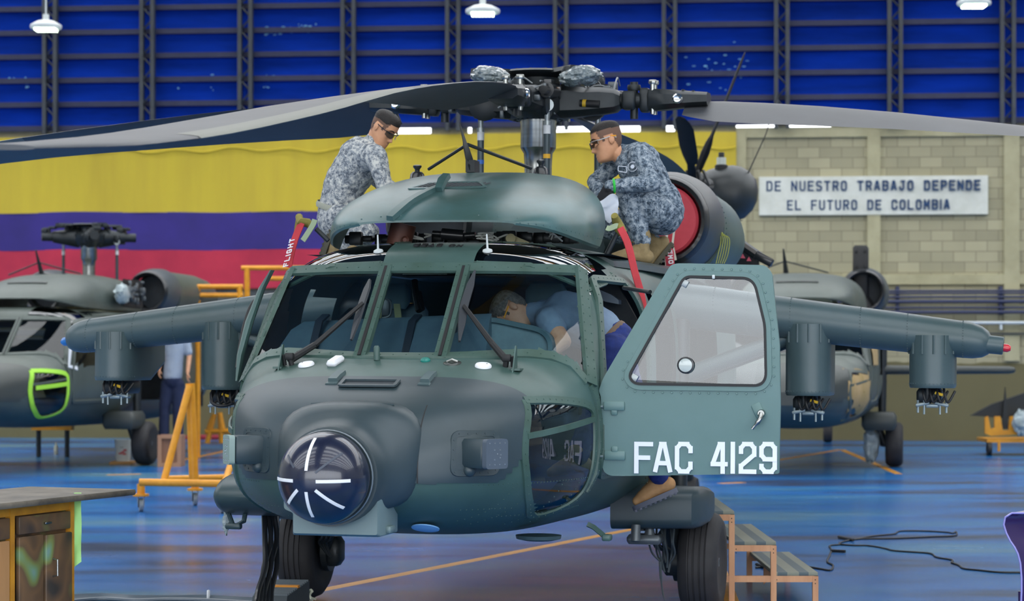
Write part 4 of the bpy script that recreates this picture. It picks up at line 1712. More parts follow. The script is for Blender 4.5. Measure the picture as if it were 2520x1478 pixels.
# --- stub wings with their pylons
for s in (-1, 1):
    rings = []
    for u, z, r in ((1.0, 2.01, .15), (1.4, 1.965, .148), (1.77, 1.918, .142), (2.4, 1.845, .131), (3.0, 1.775, .119), (3.06, 1.768, .115), (3.12, 1.76, .10), (3.16, 1.755, .075), (3.18, 1.752, .04)):
        ring = []
        for k in range(24):
            a = 2 * math.pi * k / 24
            x, y = math.cos(a), math.sin(a)
            ch_ = r if x < 0 else r * 3.4
            ring.append(Vector((s * u, -.93 + x * ch_, z + y * r * (1 - .45 * max(x, 0) ** 1.6))))
        rings.append(ring)
    wg = MB()
    wg.loft(rings)
    for u, z, r in ((1.4, 1.965, .148), (1.62, 1.935, .144), (1.9, 1.903, .139), (2.35, 1.85, .132), (2.65, 1.815, .126), (3.0, 1.775, .119)):
        for k in range(22):
            a = R(70 + k * 9)
            wg.rivet((s * u, -.93 + math.cos(a) * r, z + math.sin(a) * r), (0, math.cos(a), math.sin(a)), .005)
    wing = wg.build('stub_wing', WINGM, H1, sharp=50)
    tipc = Vector((s * 3.15, -.95, 1.745))
    if s > 0:
        MB().lathe([(.06, -.02), (.058, .10), (.052, .105)], tipc, (1, 0, -.1), 20).build('lamp_socket', WINGM, wing)
        MB().lathe([(.026, .10), (.026, .13), (.015, .15)], tipc + Vector((0, 0, -.012)), (1, 0, -.1), 14).build('position_lamp', mat('red_lens', '#c41f2d', .2, coat=.5), wing)
    else:
        MB().lathe([(.04, -.02), (.03, .05), (.012, .07)], tipc + Vector((0, 0, -.01)), (-1, 0, -.1), 14).build('position_lamp', mat('blue_lens', '#2a6fb8', .2, coat=.5), wing)
    for u, zt, zb, r, L in ((2.013, 1.87, 1.405, .148, .62), (2.807, 1.80, 1.462, .146, .72)):
        mb = MB()
        rings = []
        for z in (zb, zb + .012, zb + .03, (zt + zb) / 2, zt):
            g = -.006 if z == zb else 0
            ring = []
            for k in range(13):
                a = R(180 + 180 * k / 12)
                ring.append(Vector((s * u + (r + g) * math.cos(a), -.95 + (r + g) * math.sin(a), z)))
            for x, y in ((1, .3), (.55, L), (-.55, L), (-1, .3)):
                ring.append(Vector((s * u + x * (r + g), -.95 + y, z + (.12 * y / L if z < zt and s < 0 and u > 2.5 and y > .3 else 0))))
            rings.append(ring)
        mb.loft(rings)
        for k in range(18):
            a = R(180 + 10 * k + 5)
            mb.rivet((s * u + r * math.cos(a), -.95 + r * math.sin(a), zb + .028), (math.cos(a), math.sin(a), 0), .005)
            if k % 3 == 0:
                mb.tube([(s * u + r * math.cos(a), -.95 + r * math.sin(a), zt - .12), (s * u + r * math.cos(a), -.95 + r * math.sin(a), zt)], .008, 5)
                mb.rivet((s * u + r * math.cos(a), -.95 + r * math.sin(a), zt - .05), (math.cos(a), math.sin(a), 0), .008)
        py = mb.build('weapon_pylon', WINGM, H1, sharp=40)
        # sway brace, hoses and bolts below
        mb = MB()
        for q in (-1, 1):
            mb.rbox((s * u + q * .06, -.95, zb - .105), (.09, .06, .02), .006, Matrix.Rotation(R(12 * q), 3, 'Y'))
            mb.tube([(s * u + q * .09, -.96, zb - .16), (s * u + q * .09, -.96, zb - .08)], .008, 8)
            mb.tube([(s * u + q * .05, -.97, zb - .17), (s * u + q * .05, -.97, zb - .08)], .007, 8)
        mb.rbox((s * u, -.93, zb - .115), (.08, .08, .025), .006)
        mb.build('sway_brace', mat('brace_grey', '#8a989c', .35, .4), py)
        mb = MB()
        mb.rbox((s * u - .02, -.8, zb - .05), (.16, .34, .09), .02)
        mb.tube([(s * u - .03, -.95, zb), (s * u - .03, -.95, zb - .10)], .025, 10)
        mb.build('bomb_rack', DARK, py)
        mb = MB()
        for k in range(4):
            x = s * u + (-.06 + k * .045)
            mb.tube(bez([(x, -1.0, zb), (x + .01, -1.05, zb - .05), (x + .03, -1.04, zb - .09), (x + .07, -.98, zb - .02)], 5), .008, 6)
        if s < 0 and u < 2.5:
            mb.tube(bez([(s * u - .05, -1.0, zb), (s * u - .05, -1.05, zb - .08), (s * u + .02, -1.05, zb - .11), (s * u + .10, -1.0, zb - .08), (s * u + .12, -1.0, zb)], 6), .012, 6)
        mb.build('cable', BLACK, py)
        MB().tube([(s * u + .02, -1.03, zb - .03), (s * u + .07, -1.03, zb - .045)], .01, 6).build('cable_tag', mat('band_yellow', '#c9a52c', .5), py)
    # diagonal struts from the side up to the wing
    mb = MB()
    mb.tube([(s * 1.12, -.95, 1.50), (s * 1.92, -.92, 1.80)], .055, 12)
    mb.tube([(s * 1.12, -.55, 1.48), (s * 1.92, -.6, 1.78)], .04, 12)
    mb.build('wing_strut', WINGM, H1)

# --- main gear
for s in (-1, 1):
    wc_ = main_wheel(H1, s)
    mb = MB()
    rings = []
    for u, v0, z0, z1, d in ((.85, -1.75, .56, .86, .7), (1.1, -1.75, .565, .84, .7), (1.36, -1.72, .57, .84, .6), (1.40, -1.66, .58, .83, .5), (1.43, -1.5, .6, .80, .35)):
        rings.append(rounded([(s * u, v0, z0 + .02), (s * u, v0, z1 - .04), (s * u, v0 + .12, z1), (s * u, v0 + d, z1 - .03), (s * u, v0 + d, z0 + .04), (s * u, v0 + .1, z0)], .05, 3))
    mb.loft(rings)
    beam = mb.build('gear_beam', NOSE, H1, sharp=45)
    mb = MB()
    mb.tube([(s * 1.16, -1.3, .6), (s * 1.20, -1.18, .35)], .06, 12)
    mb.tube([(s * 1.1, -1.16, .33), wc_], .05, 12)
    mb.rbox((s * 1.15, -1.13, .33), (.12, .17, .2), .04)
    mb.lathe([(.05, .55), (.055, .6), (.03, .62), (.03, .68)], (s * 1.02, -1.55, 0), (0, 0, 1), 14)
    for k in range(3):
        mb.tube(bez([(s * 1.13, -1.4, .55), (s * (1.08 + .03 * k), -1.42, .45), (s * (1.14 + .02 * k), -1.36, .4), (s * 1.12, -1.3, .3)], 5), .012, 6)
    mb.lathe([(.09, -.02), (.14, -.02), (.14, .02), (.09, .02)], (s * 1.19, -1.126, .33), (1, 0, 0), 20)
    mb.build('gear_leg', DARK, H1)
    mb = MB()
    mb.tube([(s * 1.17, -1.0, .55), (s * 1.19, -1.02, 1.9)], .055, 12)
    mb.build('shock_strut', DARK, H1)
    mb = MB()
    mb.tube([(s * 1.14, -1.05, .72), (s * 1.19, -1.22, .38)], .03, 10)
    mb.build('oleo_rod', CHROME, H1)
# fork with boots under the right-hand beam, frayed hoses
mb = MB()
c = Vector((1.13, -1.5, .5))
for k in range(7):
    mb.tube(bez([c + Vector((-.09 + .030 * k, .02 * (k % 3), .08)), c + Vector((-.07 + .026 * k + .02 * (k % 2), -.03, -.02)), c + Vector((-.05 + .024 * k, .03 * (k % 2), -.1)), c + Vector((.01 + .008 * k, .02, -.16 - .03 * (k % 3)))], 5), .007, 6)
mb.tube(bez([c + Vector((.0, 0, -.15)), c + Vector((.005, 0, -.25)), c + Vector((.02, 0, -.36)), c + Vector((.04, 0, -.42))], 5), [.010] * 6 + [.006] * 5 + [.003] * 5, 6)
mb.build('brake_hose', mat('hose_dark', '#3f474b', .45, .3), H1)
mb = MB()
mb.tube([(1.02, -1.78, .60), (1.02, -1.80, .50)], .03, 10)
mb.lathe([(.05, 0), (.03, .08), (.025, .12)], (1.08, -1.62, .47), (0, 0, 1), 14)
mb.rbox((1.05, -1.6, .5), (.22, .16, .06), .02)
mb.build('jack_fitting', mat('fitting_grey', '#5e6468', .4, .5), H1)
# pod on the right-hand flank
mb = MB()
rings = []
for u, g in ((-.95, 0), (-1.36, 0), (-1.40, -.02), (-1.42, -.06)):
    rings.append([Vector((u * .975, -2.6 + (.30 + g) * math.cos(k * math.pi / 10) * (1.4 if math.cos(k * math.pi / 10) > 0 else 1), .80 + (.13 + g) * math.sin(k * math.pi / 10))) for k in range(20)])
mb.loft(rings)
mb.build('side_pod', HULLD, H1, sharp=40)
# steps and small fittings under the hull
for s, nm in ((-1, 'l'), (1, 'r')):
    mb = MB()
    if s > 0:
        mb.ribbon([A(1447, 1290, -3.0), A(1462, 1297, -3.0), A(1496, 1326, -3.05)], (0, -1, .3), .03, .02)
        mb.rbox(A(1494, 1322, -3.05), (.05, .08, .035), .008)
    else:
        mb.tube([A(608, 1238, -2.7), A(600, 1282, -2.75), A(575, 1294, -2.75), A(560, 1258, -2.75)], .016, 8)
        mb.rbox(A(575, 1294, -2.75), (.10, .05, .035), .01)
    mb.build('step', HULLD if s < 0 else HULL, H1)
p = Vector((.28, -3.92, fb(-3.92) - .002))
mb = MB()
mb.lathe([(.075, 0), (.075, .006), (.04, .012)], p + Vector((0, -.2, .035)), (0, -.35, -1), 24)
mb.build('belly_light', mat('pale_blue_lens', '#7fb2e0', .3), H1)
MB().lathe([(.13, 0), (.125, .02), (.08, .03)], (.72, -3.3, fb(-3.3) + .01), (0, 0, -1), 24).build('belly_antenna', HULLD, H1)
# rivet rows on the belly
mb = MB()
for x0, v0, x1, v1 in ((.05, -4.2, .35, -3.7), (.4, -4.15, .7, -3.7), (.6, -4.05, .85, -3.65), (-.5, -4.1, -.75, -3.7)):
    pass
for s in (-1, 1):
    for v in (-4.1, -3.98, -3.7, -3.5):
        P, N_ = [], []
        for k in range(14):
            z = .98 - .24 * k / 13
            if z > fb(v) + .02:
                p, nr = on_side(v, z, s, 0)
                P.append(p)
                N_.append(nr)
        mb.rivets(P, N_, .04, .0045)
    P, N_ = [], []
    for k in range(30):
        p, nr = on_side(-4.32 + k * .04, .985, s, 0)
        P.append(p)
        N_.append(nr)
    mb.rivets(P, N_, .032, .0045)
    P, N_ = [], []
    for k in range(30):
        p, nr = on_side(-4.25 + k * .045, .85 if -4.25 + k * .045 < -4.0 else .80, s, 0)
        P.append(p)
        N_.append(nr)
    mb.rivets(P, N_, .036, .0045)
mb.build('belly_rivets', HULL, H1)

# --- open cockpit door, square to the fuselage
DV = -3.2
dp = [(1476, 960), (1487, 930), (1650, 652), (1668, 647), (1884, 652), (1900, 672), (1910, 760), (1920, 850), (1922, 1000), (1917, 1165), (1505, 1171), (1488, 1163), (1481, 1145), (1481, 975)]
dw = [(1686, 681), (1840, 685), (1858, 700), (1883, 800), (1886, 930), (1872, 947), (1565, 943), (1551, 925)]


def D(px, py, g=0.):
    p = A(px, py, DV)
    # the skin of the door bulges a little
    return p + Vector((0, -g - .035 * math.sin(min(max((p.z - .99) / 1.2, 0), 1) * math.pi), 0))


DR = MB()
outer = [Vector((p.x, 0, p.z)) for p in rounded([A(*q, DV) for q in dp], [.015, .02, .02, .03, .03, .02, .0, .0, .0, .01, .04, .03, .03, .01], 4)]
inner = [Vector((p.x, 0, p.z)) for p in rounded([A(*q, DV) for q in dw], .035, 6)]


def yb(z):
    return DV - .035 * math.sin(min(max((z - .99) / 1.2, 0), 1) * math.pi)




def span(poly, z):
    xs = []
    for i in range(len(poly)):
        a, b = poly[i - 1], poly[i]
        if (a.z > z) != (b.z > z):
            xs.append(a.x + (b.x - a.x) * (z - a.z) / (b.z - a.z))
    return (min(xs), max(xs)) if xs else None


zlo, zhi = min(p.z for p in outer), max(p.z for p in outer)
wlo, whi = min(p.z for p in inner), max(p.z for p in inner)
zs = sorted(set([zlo + .0008, zhi - .0008, wlo + .0004, whi - .0004] + [p.z for p in outer + inner if zlo + .001 < p.z < zhi - .001] + [zlo + (zhi - zlo) * k / 60 for k in range(1, 60)]))
for side in (0, 1):
    g = .035 * side
    below = [z for z in zs if z <= wlo + .0004]
    above = [z for z in zs if z >= whi - .0004]
    mid = [z for z in zs if wlo < z < whi]

    def strip(zz, f):
        rows = []
        for z in zz:
            a, b = f(z)
            rows.append([Vector((a + (b - a) * k / 8, yb(z) + g, z)) for k in range(9)])
        DR.grid(rows)
    strip(below, lambda z: span(outer, z))
    strip(above, lambda z: span(outer, z))
    strip(mid, lambda z: (span(outer, z)[0], span(inner, z)[0]))
    strip(mid, lambda z: (span(inner, z)[1], span(outer, z)[1]))
for loop in (outer, inner):
    DR.grid([[Vector((p.x, yb(p.z), p.z)) for p in loop], [Vector((p.x, yb(p.z) + .035, p.z)) for p in loop]], cu=True)


def ring_at(poly, g):
    c = sum(poly, Vector()) / len(poly)
    return [Vector((p.x, yb(p.z) - g, p.z)) for p in poly]


def inset(poly, d):
    out = []
    for i in range(len(poly)):
        a, b, c = poly[i - 1], poly[i], poly[(i + 1) % len(poly)]
        t1, t2 = (b - a), (c - b)
        nn = (Vector((t1.z, 0, -t1.x)).normalized() + Vector((t2.z, 0, -t2.x)).normalized())
        out.append(b + nn.normalized() * d)
    return out


wc2 = sum(inner, Vector()) / len(inner)
sg = 1 if (inset(inner, .01)[0] - wc2).length > (inner[0] - wc2).length else -1
wide = inset(inner, sg * .03)
DR.rivets(ring_at(inset(inner, sg * .048), 0) + ring_at(inset(inner, sg * .048), 0)[:1], (0, -1, 0), .052, .0085)
DR.ribbon(ring_at(inset(inner, sg * .022), -.001), (0, -1, 0), .03, .008, closed=True)
DOOR = DR.build('cockpit_door', DOORM, H1, sharp=30)
MB().ribbon(ring_at(inset(inner, sg * .002), .001), (0, -1, 0), .016, .010, closed=True).build('window_seal', BLACK, DOOR)
mb = MB()
gp = ring_at(inner, -.006)
mb.add(gp, [tuple(range(len(gp)))])
gl_ = mb.build('door_pane', GL_DOOR, DOOR, flat=True)
mb = MB()
c = D(1690, 898, .004)
mb.lathe([(.040, 0), (.047, .003), (.047, .012), (.040, .014)], c, (0, -1, 0), 28, caps=False)
mb.build('vent_ring', BLACKG, DOOR)
MB().lathe([(.04, .004), (.038, .012), (.02, .016)], c, (0, -1, 0), 24).build('vent_dome', mat('vent_clear', '#aab3b0', .12, coat=.5), DOOR)
for px, py in ((1685, 697), (1563, 929)):
    q = MB().rbox(D(px, py, .004), (.04, .006, .04), .004, Matrix.Rotation(R(30), 3, 'Y')).build('corner_plate', mat('plate_steel', '#9aa0a0', .4, .5), DOOR)
MB().rbox(D(1757, 681, .012), (.016, .01, .022), .003).build('window_clip', GREYW, DOOR)
# handle
mb = MB()
h0, h1 = D(1876, 1016, .03), D(1855, 1054, .055)
mb.tube(bez([h0, h0.lerp(h1, .4) + Vector((.012, -.012, 0)), h1], 6), [.015] * 4 + [.013] * 5 + [.008] * 4, 10)
mb.lathe([(.022, -.03), (.022, .0), (.018, .01)], h0, (0, -1, 0), 14)
mb.build('door_handle', STEEL, DOOR)
MB().rbox(D(1868, 1010, .003), (.055, .012, .085), .02, Matrix.Rotation(R(-25), 3, 'Y')).build('handle_plate', DOORM, DOOR)
# hinges
for px, py, kind in ((1510, 1000, 0), (1510, 1122, 1)):
    mb = MB()
    mb.rbox(D(1514, py - 2, .006), (.12, .018, .05), .006)
    mb.rbox(D(1514, py + (12 if kind == 0 else -16), .004), (.04, .016, .04), .014)
    p0, p1 = D(1488, py, .0), A(1464, py, -3.22)
    mb.tube([p0, p1], .009, 8)
    mb.build('door_hinge', DOORM, DOOR)
    mb = MB()
    mb.rbox(A(1465, py - 2, -3.24), (.05, .05, .055), .008)
    mb.tube([A(1474, py, -3.26), A(1484, py, -3.26)], .006, 6)
    mb.build('hinge_bracket', mat('bracket_steel', '#7d8b8e', .4, .3), H1)
# registration
zb = A(1700, 1166, DV).z
zt = A(1700, 1088, DV).z
px0, px1 = A(1562, 1130, DV).x, A(1913, 1130, DV).x
sc = (px1 - px0) / 351.
for ch, x, w in (('F', 0, 47), ('A', 47, 48), ('C', 101, 44), ('4', 189, 42), ('1', 238, 11), ('2', 258, 43), ('9', 308, 43)):
    rise = 5. * x / 351 * sc
    mb = MB()
    lettering(mb, ch, (px0 + x * sc, yb(1.07) - .001, zb + rise), (1, 0, 0), (0, 0, 1), zt - zb, w * sc, 0, .0245, (0, -1, 0), .012)
    mb.build('registration_character', mat('registration_white', '#d9dff2', .5), DOOR)
# stay of the door
MB().tube([A(1535, 708, -2.9), A(1600, 718, -3.16)], .012, 8).build('door_stay', BLACKG, H1)

# right-hand side: bulged closed door edge, handrail
mb = MB()
for k in range(1):
    P = [(-1.02, -2.86, 2.16), (-1.06, -2.92, 2.05), (-1.10, -3.02, 1.85), (-1.12, -3.12, 1.65), (-1.11, -3.2, 1.5)]
    mb.loft([[Vector((p[0] + x * w, p[1] + y * .06, p[2])) for x, y in ((-1, 0), (-.5, -.2), (.6, -.25), (1, .1), (.4, 1), (-.7, .9))] for p, w in zip(P, (.006, .018, .024, .02, .01))])
mb.build('door_edge', HULL, H1)
MB().tube(bez([A(642, 728, -2.6), A(620, 750, -2.65), A(602, 800, -2.7), A(592, 850, -2.75), A(584, 905, -2.8)], 5), .014, 8).build('drain_hose', BLACK, H1)

# --- cockpit
mb = MB()
mb.loft([[Vector(p) for p in r] for r in (
    [(-.90, -3.30, 1.42), (.42, -3.30, 1.42), (.42, -3.36, 1.66), (-.88, -3.32, 1.60)],
    [(-.90, -3.12, 1.42), (.42, -3.12, 1.42), (.40, -3.17, 1.86), (-.80, -3.14, 1.80)],
    [(-.90, -2.98, 1.42), (.42, -2.98, 1.42), (.38, -3.04, 1.90), (-.76, -3.02, 1.85)])])
GS = mb.build('glare_shield', mat('glare_shield_vinyl', '#4c6674', .5, scale=6, hex2='#42596a'), H1, sharp=30)
mb = MB()
for u in (-.62, -.32, -.06, .2):
    mb.ribbon([(u, -3.335, 1.63), (u, -3.165, 1.845), (u, -3.03, 1.885)], (0, -.6, .8), .05, .012)
mb.build('shield_rib', mat('glare_rib', '#1f2a38', .5), GS)
mb = MB()
P = rounded([A(1152, 800, -3.1), A(1205, 784, -3.05), A(1335, 812, -3.05), A(1358, 840, -3.1), A(1352, 898, -3.15), A(1165, 880, -3.2)], .06, 5)
mb.prism(P, (0, .16, 0))
mb.ribbon([p + Vector((0, -.004, 0)) for p in P], (0, -1, 0), .03, .02, closed=True)
ip = mb.build('instrument_panel', mat('panel_teal', '#4f6b75', .5, scale=8, hex2='#435c66'), H1)
rnd = random.Random(11)
knobs = []
for k in range(46):
    knobs.append(MB().rbox((rnd.uniform(-.28, .3), -2.62 + rnd.uniform(-.06, .06), 2.17 + rnd.uniform(-.03, .03)), (rnd.uniform(.015, .05), .03, rnd.uniform(.015, .04)), .004))
mb = MB()
mb.rbox((0, -2.45, 2.2), (.72, .5, .14), .03)
oc = mb.build('overhead_console', BLACK, H1)
for kb in knobs:
    kb.build('console_knob', mat('knob_grey', '#70767a', .5), oc)
# seats
for s in (-1, 1):
    mb = MB()
    mb.rbox((s * .5, -2.05, 1.62), (.46, .10, .72), .05, Matrix.Rotation(R(-8), 3, 'X'))
    mb.rbox((s * .5, -2.3, 1.28), (.46, .48, .1), .03)
    st = mb.build('pilot_seat', mat('seat_blue_grey', '#5d7280', .7), H1)
    MB().rbox((s * .5, -2.08, 2.02), (.26, .09, .16), .04, Matrix.Rotation(R(-8), 3, 'X')).build('headrest', mat('headrest_teal', '#64808a', .7), st)
    mb = MB()
    mb.prism([(s * .76, -2.35, 1.85), (s * .76, -2.0, 1.95), (s * .76, -2.0, 1.35), (s * .76, -2.35, 1.3)], (s * .03, 0, 0))
    mb.build('armour_wing', DARK, st)
    mb = MB()
    for q in (-.09, .09):
        mb.ribbon([(s * .5 + q * .6, -2.12, 1.98), (s * .5 + q, -2.13, 1.7), (s * .5 + q * 1.2, -2.2, 1.36)], (0, -1, .1), .045, .004)
    mb.build('harness_strap', mat('strap_yellow_green', '#b3b887', .8), st)
# centre standby items behind the centre pane
mb = MB()
mb.tube(bez([A(1020, 690, -2.6), A(1024, 730, -2.65), A(1032, 765, -2.7)], 5), .02, 8)
mb.tube([A(1026, 720, -2.62), A(1034, 762, -2.66)], .03, 8)
mb.build('map_light', BLACKG, oc)
mb = MB()
mb.rbox(A(952, 757, -2.95), (.05, .06, .10), .01)
mb.tube(bez([A(950, 735, -3.0), A(962, 745, -3.0), A(960, 775, -3.0), A(940, 782, -3.0)], 5), .006, 6)
mb.build('standby_compass', mat('fitting_grey', '#5e6468', .4, .5), H1)
# console box and trim in the open doorway
mb = MB()
mb.prism([A(1447, 700, -2.3), A(1505, 725, -2.3), A(1522, 738, -2.3), A(1522, 748, -2.3), A(1490, 742, -2.3), A(1447, 722, -2.3)], (0, .1, 0))
mb.build('map_case', mat('case_slate', '#56626e', .5), H1)
mb = MB()
mb.prism([A(1440, 690, -2.05), A(1520, 700, -2.05), A(1575, 800, -2.05), A(1590, 900, -2.05), A(1560, 960, -2.05), A(1440, 960, -2.05)], (0, .04, 0))
mb.build('door_post_panel', DARKI, H1)

# --- tail rotor and pylon cap, far behind
TRH = Vector((-.27, 9.75, 3.62))
nT = Vector((math.cos(R(20)), 0, -math.sin(R(20))))
d1 = (A(1825, 150, 9.3) - TRH)
d1 = d1.normalized() * 1.60
d2 = (A(1684, 303, 8.4) - TRH)
d2 = d2.normalized() * 1.58
for i, (dv, rollk) in enumerate(((d1, .25), (d2, 1.), (-d1, .4), (-d2, .6))):
    e = dv.normalized()
    wdir = Vector((.55 * rollk, -.8, 0))
    wdir = (wdir - e * wdir.dot(e)).normalized()
    th = e.cross(wdir)
    rings = []
    for t_, w, k in ((.06, .045, .04), (.22, .06, .05), (.30, .05, .04), (.36, .10, .02), (.5, .125, .018), (.9, .12, .015), (.97, .08, .01), (1.0, .03, .006)):
        c = TRH + dv * t_
        rings.append([c + wdir * (x * w) + th * (y * k) for x, y in ((-1, 0), (-.4, 1), (.5, .8), (1, 0), (.5, -.8), (-.4, -1))])
    MB().loft(rings).build('tail_rotor_blade', mat('tail_blade_black', '#1c1d1f', .75, spec=.2), H1)
mb = MB()
mb.ball(TRH, .14, 14)
mb.tube([TRH + Vector((-.1, 0, 0)), TRH + Vector((.35, .1, -.1))], .10, 12)
for k in range(5):
    mb.tube([TRH + Vector((-.12 + .06 * k, -.1, .12)), TRH + Vector((-.2 + .1 * k, -.12, -.05))], .02, 6)
mb.build('tail_rotor_hub', BLACKG, H1)
mb = MB()
gx = Vector((.93, 0, -.28)).normalized()
mb.lathe([(.14, -.02), (.19, .03), (.26, .14), (.315, .28), (.325, .38), (.30, .48), (.23, .58), (.12, .64), (.02, .66)], TRH + Vector((.06, .25, -.02)), gx, 32)
cap = mb.build('gearbox_fairing', mat('fairing_slate', '#2b2f30', .4), H1)
bc = A(1775, 420, 9.9)
MB().lathe([(.075, -.03), (.075, .06), (.065, .07)], bc, (0, 0, 1), 16).build('beacon_base', BLACK, cap)
MB().lathe([(.055, .07), (.055, .15)], bc, (0, 0, 1), 16).build('beacon_lens', mat('clear_lens', '#c3c8bd', .15, coat=.5), cap)
MB().lathe([(.035, .15), (.035, .2), (.03, .21)], bc, (0, 0, 1), 16).build('beacon_cap', BLACK, cap)
MB().tube([A(1832, 446, 9.9), A(1885, 330, 9.9), A(1916, 226, 9.9)], [.009, .007, .006], 5).build('whip_antenna', BLACK, H1)
mb = MB()
mb.tube([A(1780, 570, 3.0), A(1870, 632, 3.0)], .04, 8)
mb.rbox(A(1880, 637, 3.0), (.16, .1, .07), .01, Matrix.Rotation(R(28), 3, 'Y'))
mb.prism([A(1790, 580, 3.1), A(1868, 636, 3.1), A(1868, 652, 3.1), A(1790, 655, 3.1)], (0, .04, 0))
mb.build('cowl_door', BLACKG, H1)
mb = MB()
for px, py in ((1812, 622), (1828, 630), (1843, 637)):
    mb.prism([A(px - 6, py + 5, 2.98), A(px + 6, py + 5, 2.98), A(px, py - 6, 2.98)], (0, .004, 0))
mb.build('warning_mark', mat('mark_pink', '#d0596a', .5), H1)
# paint-free cable loops on the left nacelle
mb = MB()
for k in range(5):
    mb.tube(bez([A(1762 + k * 2, 542 + k * 9, .62), A(1774 + k * 5, 585, .62), A(1768 + k * 6, 622, .62), A(1762 + k * 5, 648, .62)], 5), .0035, 5)
mb.build('lanyard', mat('lanyard_yellow', '#b9bd5c', .7), H1)

# footwell behind the chin windows: added blue ribbed panel standing for the floor's reflection, pedals and boots of the crew station
for s in (-1, 1):
    mb = MB()
    rows = []
    for k in range(8):
        z = .775 + .20 * k / 7
        v = -3.80 + .14 * k / 7
        u1 = hullu(v, z) - .05
        rows.append([Vector((s * (.28 + (u1 - .28) * q / 8), v, z)) for q in range(9)])
    mb.grid(rows)
    for q in (2, 4, 6):
        mb.tube([r[q] + Vector((0, -.006, 0)) for r in rows], .011, 6)
    mb.lathe([(.03, -.004), (.03, .004)], (s * .62, -3.755, .89), (0, -1, .6), 16)
    fp = mb.build('footwell_reflection_panel', mat('footwell_reflection_blue', '#6d86b8', .5), H1)
    mb = MB()
    for q in (-.12, .08):
        mb.rbox((s * (.55 + q), -3.62, 1.12), (.09, .03, .12), .01, Matrix.Rotation(R(-30), 3, 'X'))
        mb.tube([(s * (.55 + q), -3.6, 1.1), (s * (.55 + q), -3.5, .95)], .012, 6)
        mb.tube([(s * (.5 + q), -3.64, 1.2), (s * (.6 + q), -3.64, 1.2)], .01, 6)
    mb.tube([(s * .38, -3.56, 1.05), (s * .72, -3.56, 1.05)], .015, 8)
    mb.build('pedal', mat('pedal_grey', '#7e888c', .4, .4), H1)
    mb = MB()
    mb.tube(bez([(s * .3, -3.75, 1.24), (s * .6, -3.68, 1.3), (s * .95, -3.45, 1.4)], 8), .04, 12)
    for k in range(18):
        t_ = k / 17
        mb.lathe([(.040, -.006), (.045, 0), (.040, .006)], Vector((s * (.3 + .65 * t_), -3.75 + .07 * t_ * 2 - .0 + .16 * t_ * t_, 1.24 + .12 * t_ + .04 * t_ * t_)), (s * .9, .3, .2), 12, caps=False)
    mb.build('air_duct', mat('duct_grey', '#4b5256', .5), H1)

# ================================================================== people
def frame_of(o, fwd, up, sc=1.0):
    f = Vector(fwd).normalized()
    u = Vector(up)
    u = (u - f * u.dot(f)).normalized()
    r = f.cross(u)
    return Matrix.Translation(Vector(o)) @ Matrix((r, f, u)).transposed().to_4x4() @ Matrix.Scale(sc, 4)


HZ = [-.118, -.112, -.10, -.075, -.05, -.02, .01, .035, .06, .085, .105, .115, .119]
hf = pchip(HZ, [.045, .075, .087, .090, .088, .086, .084, .090, .088, .076, .052, .026, .008])
hb = pchip(HZ, [-.0, .005, -.01, -.045, -.068, -.086, -.095, -.100, -.100, -.092, -.068, -.038, -.012])
hw = pchip(HZ, [.018, .032, .046, .057, .065, .070, .074, .076, .077, .071, .054, .03, .01])


def head_pt(z, th):
    s, c = math.sin(th), math.cos(th)
    e = 2.25
    r = (abs(s) ** e + abs(c) ** e) ** (-1 / e)
    f, b, w = hf(z), hb(z), hw(z)
    mid = (f + b) / 2
    x = w * r * s
    y = mid + (f - b) / 2 * r * c
    if c > 0:
        g = lambda x0, z0, sx, sz: math.exp(-((abs(x) - x0) / sx) ** 2 - ((z - z0) / sz) ** 2)
        ridge = max(0, min(1, (.028 - z) / .062)) if z > -.036 else max(0, min(1, (z + .053) / .017))
        y += .029 * ridge ** 1.15 * math.exp(-(x / (.0085 + .007 * ridge)) ** 2)
        y += .006 * g(.012, -.042, .008, .008)
        y -= .013 * g(.032, .011, .016, .013)
        y += .005 * g(.03, .033, .025, .009)
        y += .006 * g(0, -.070, .018, .006) + .006 * g(0, -.085, .016, .006) - .005 * g(0, -.0775, .02, .003)
        y += .007 * g(0, -.108, .022, .012)
        y += .005 * g(.045, -.02, .015, .02)
    return Vector((x, y, z))


def add_head(mb, M):
    rows = []
    for i in range(49):
        z = HZ[0] + (HZ[-1] - HZ[0]) * i / 48
        rows.append([M @ head_pt(z, 2 * math.pi * k / 72) for k in range(72)])
    mb.loft(rows)
    for s in (-1, 1):
        c = Vector((s * .078, -.012, .0))
        E3 = Matrix.Rotation(R(-18) * s, 3, 'Z') @ Matrix.Rotation(R(12), 3, 'X')
        M3 = M.to_3x3()
        mb.ball(M @ c, (.008, .019, .031), 12, M3 @ E3)
        mb.ball(M @ (c + Vector((s * .005, -.006, .004))), (.008, .016, .026), 12, M3 @ E3)


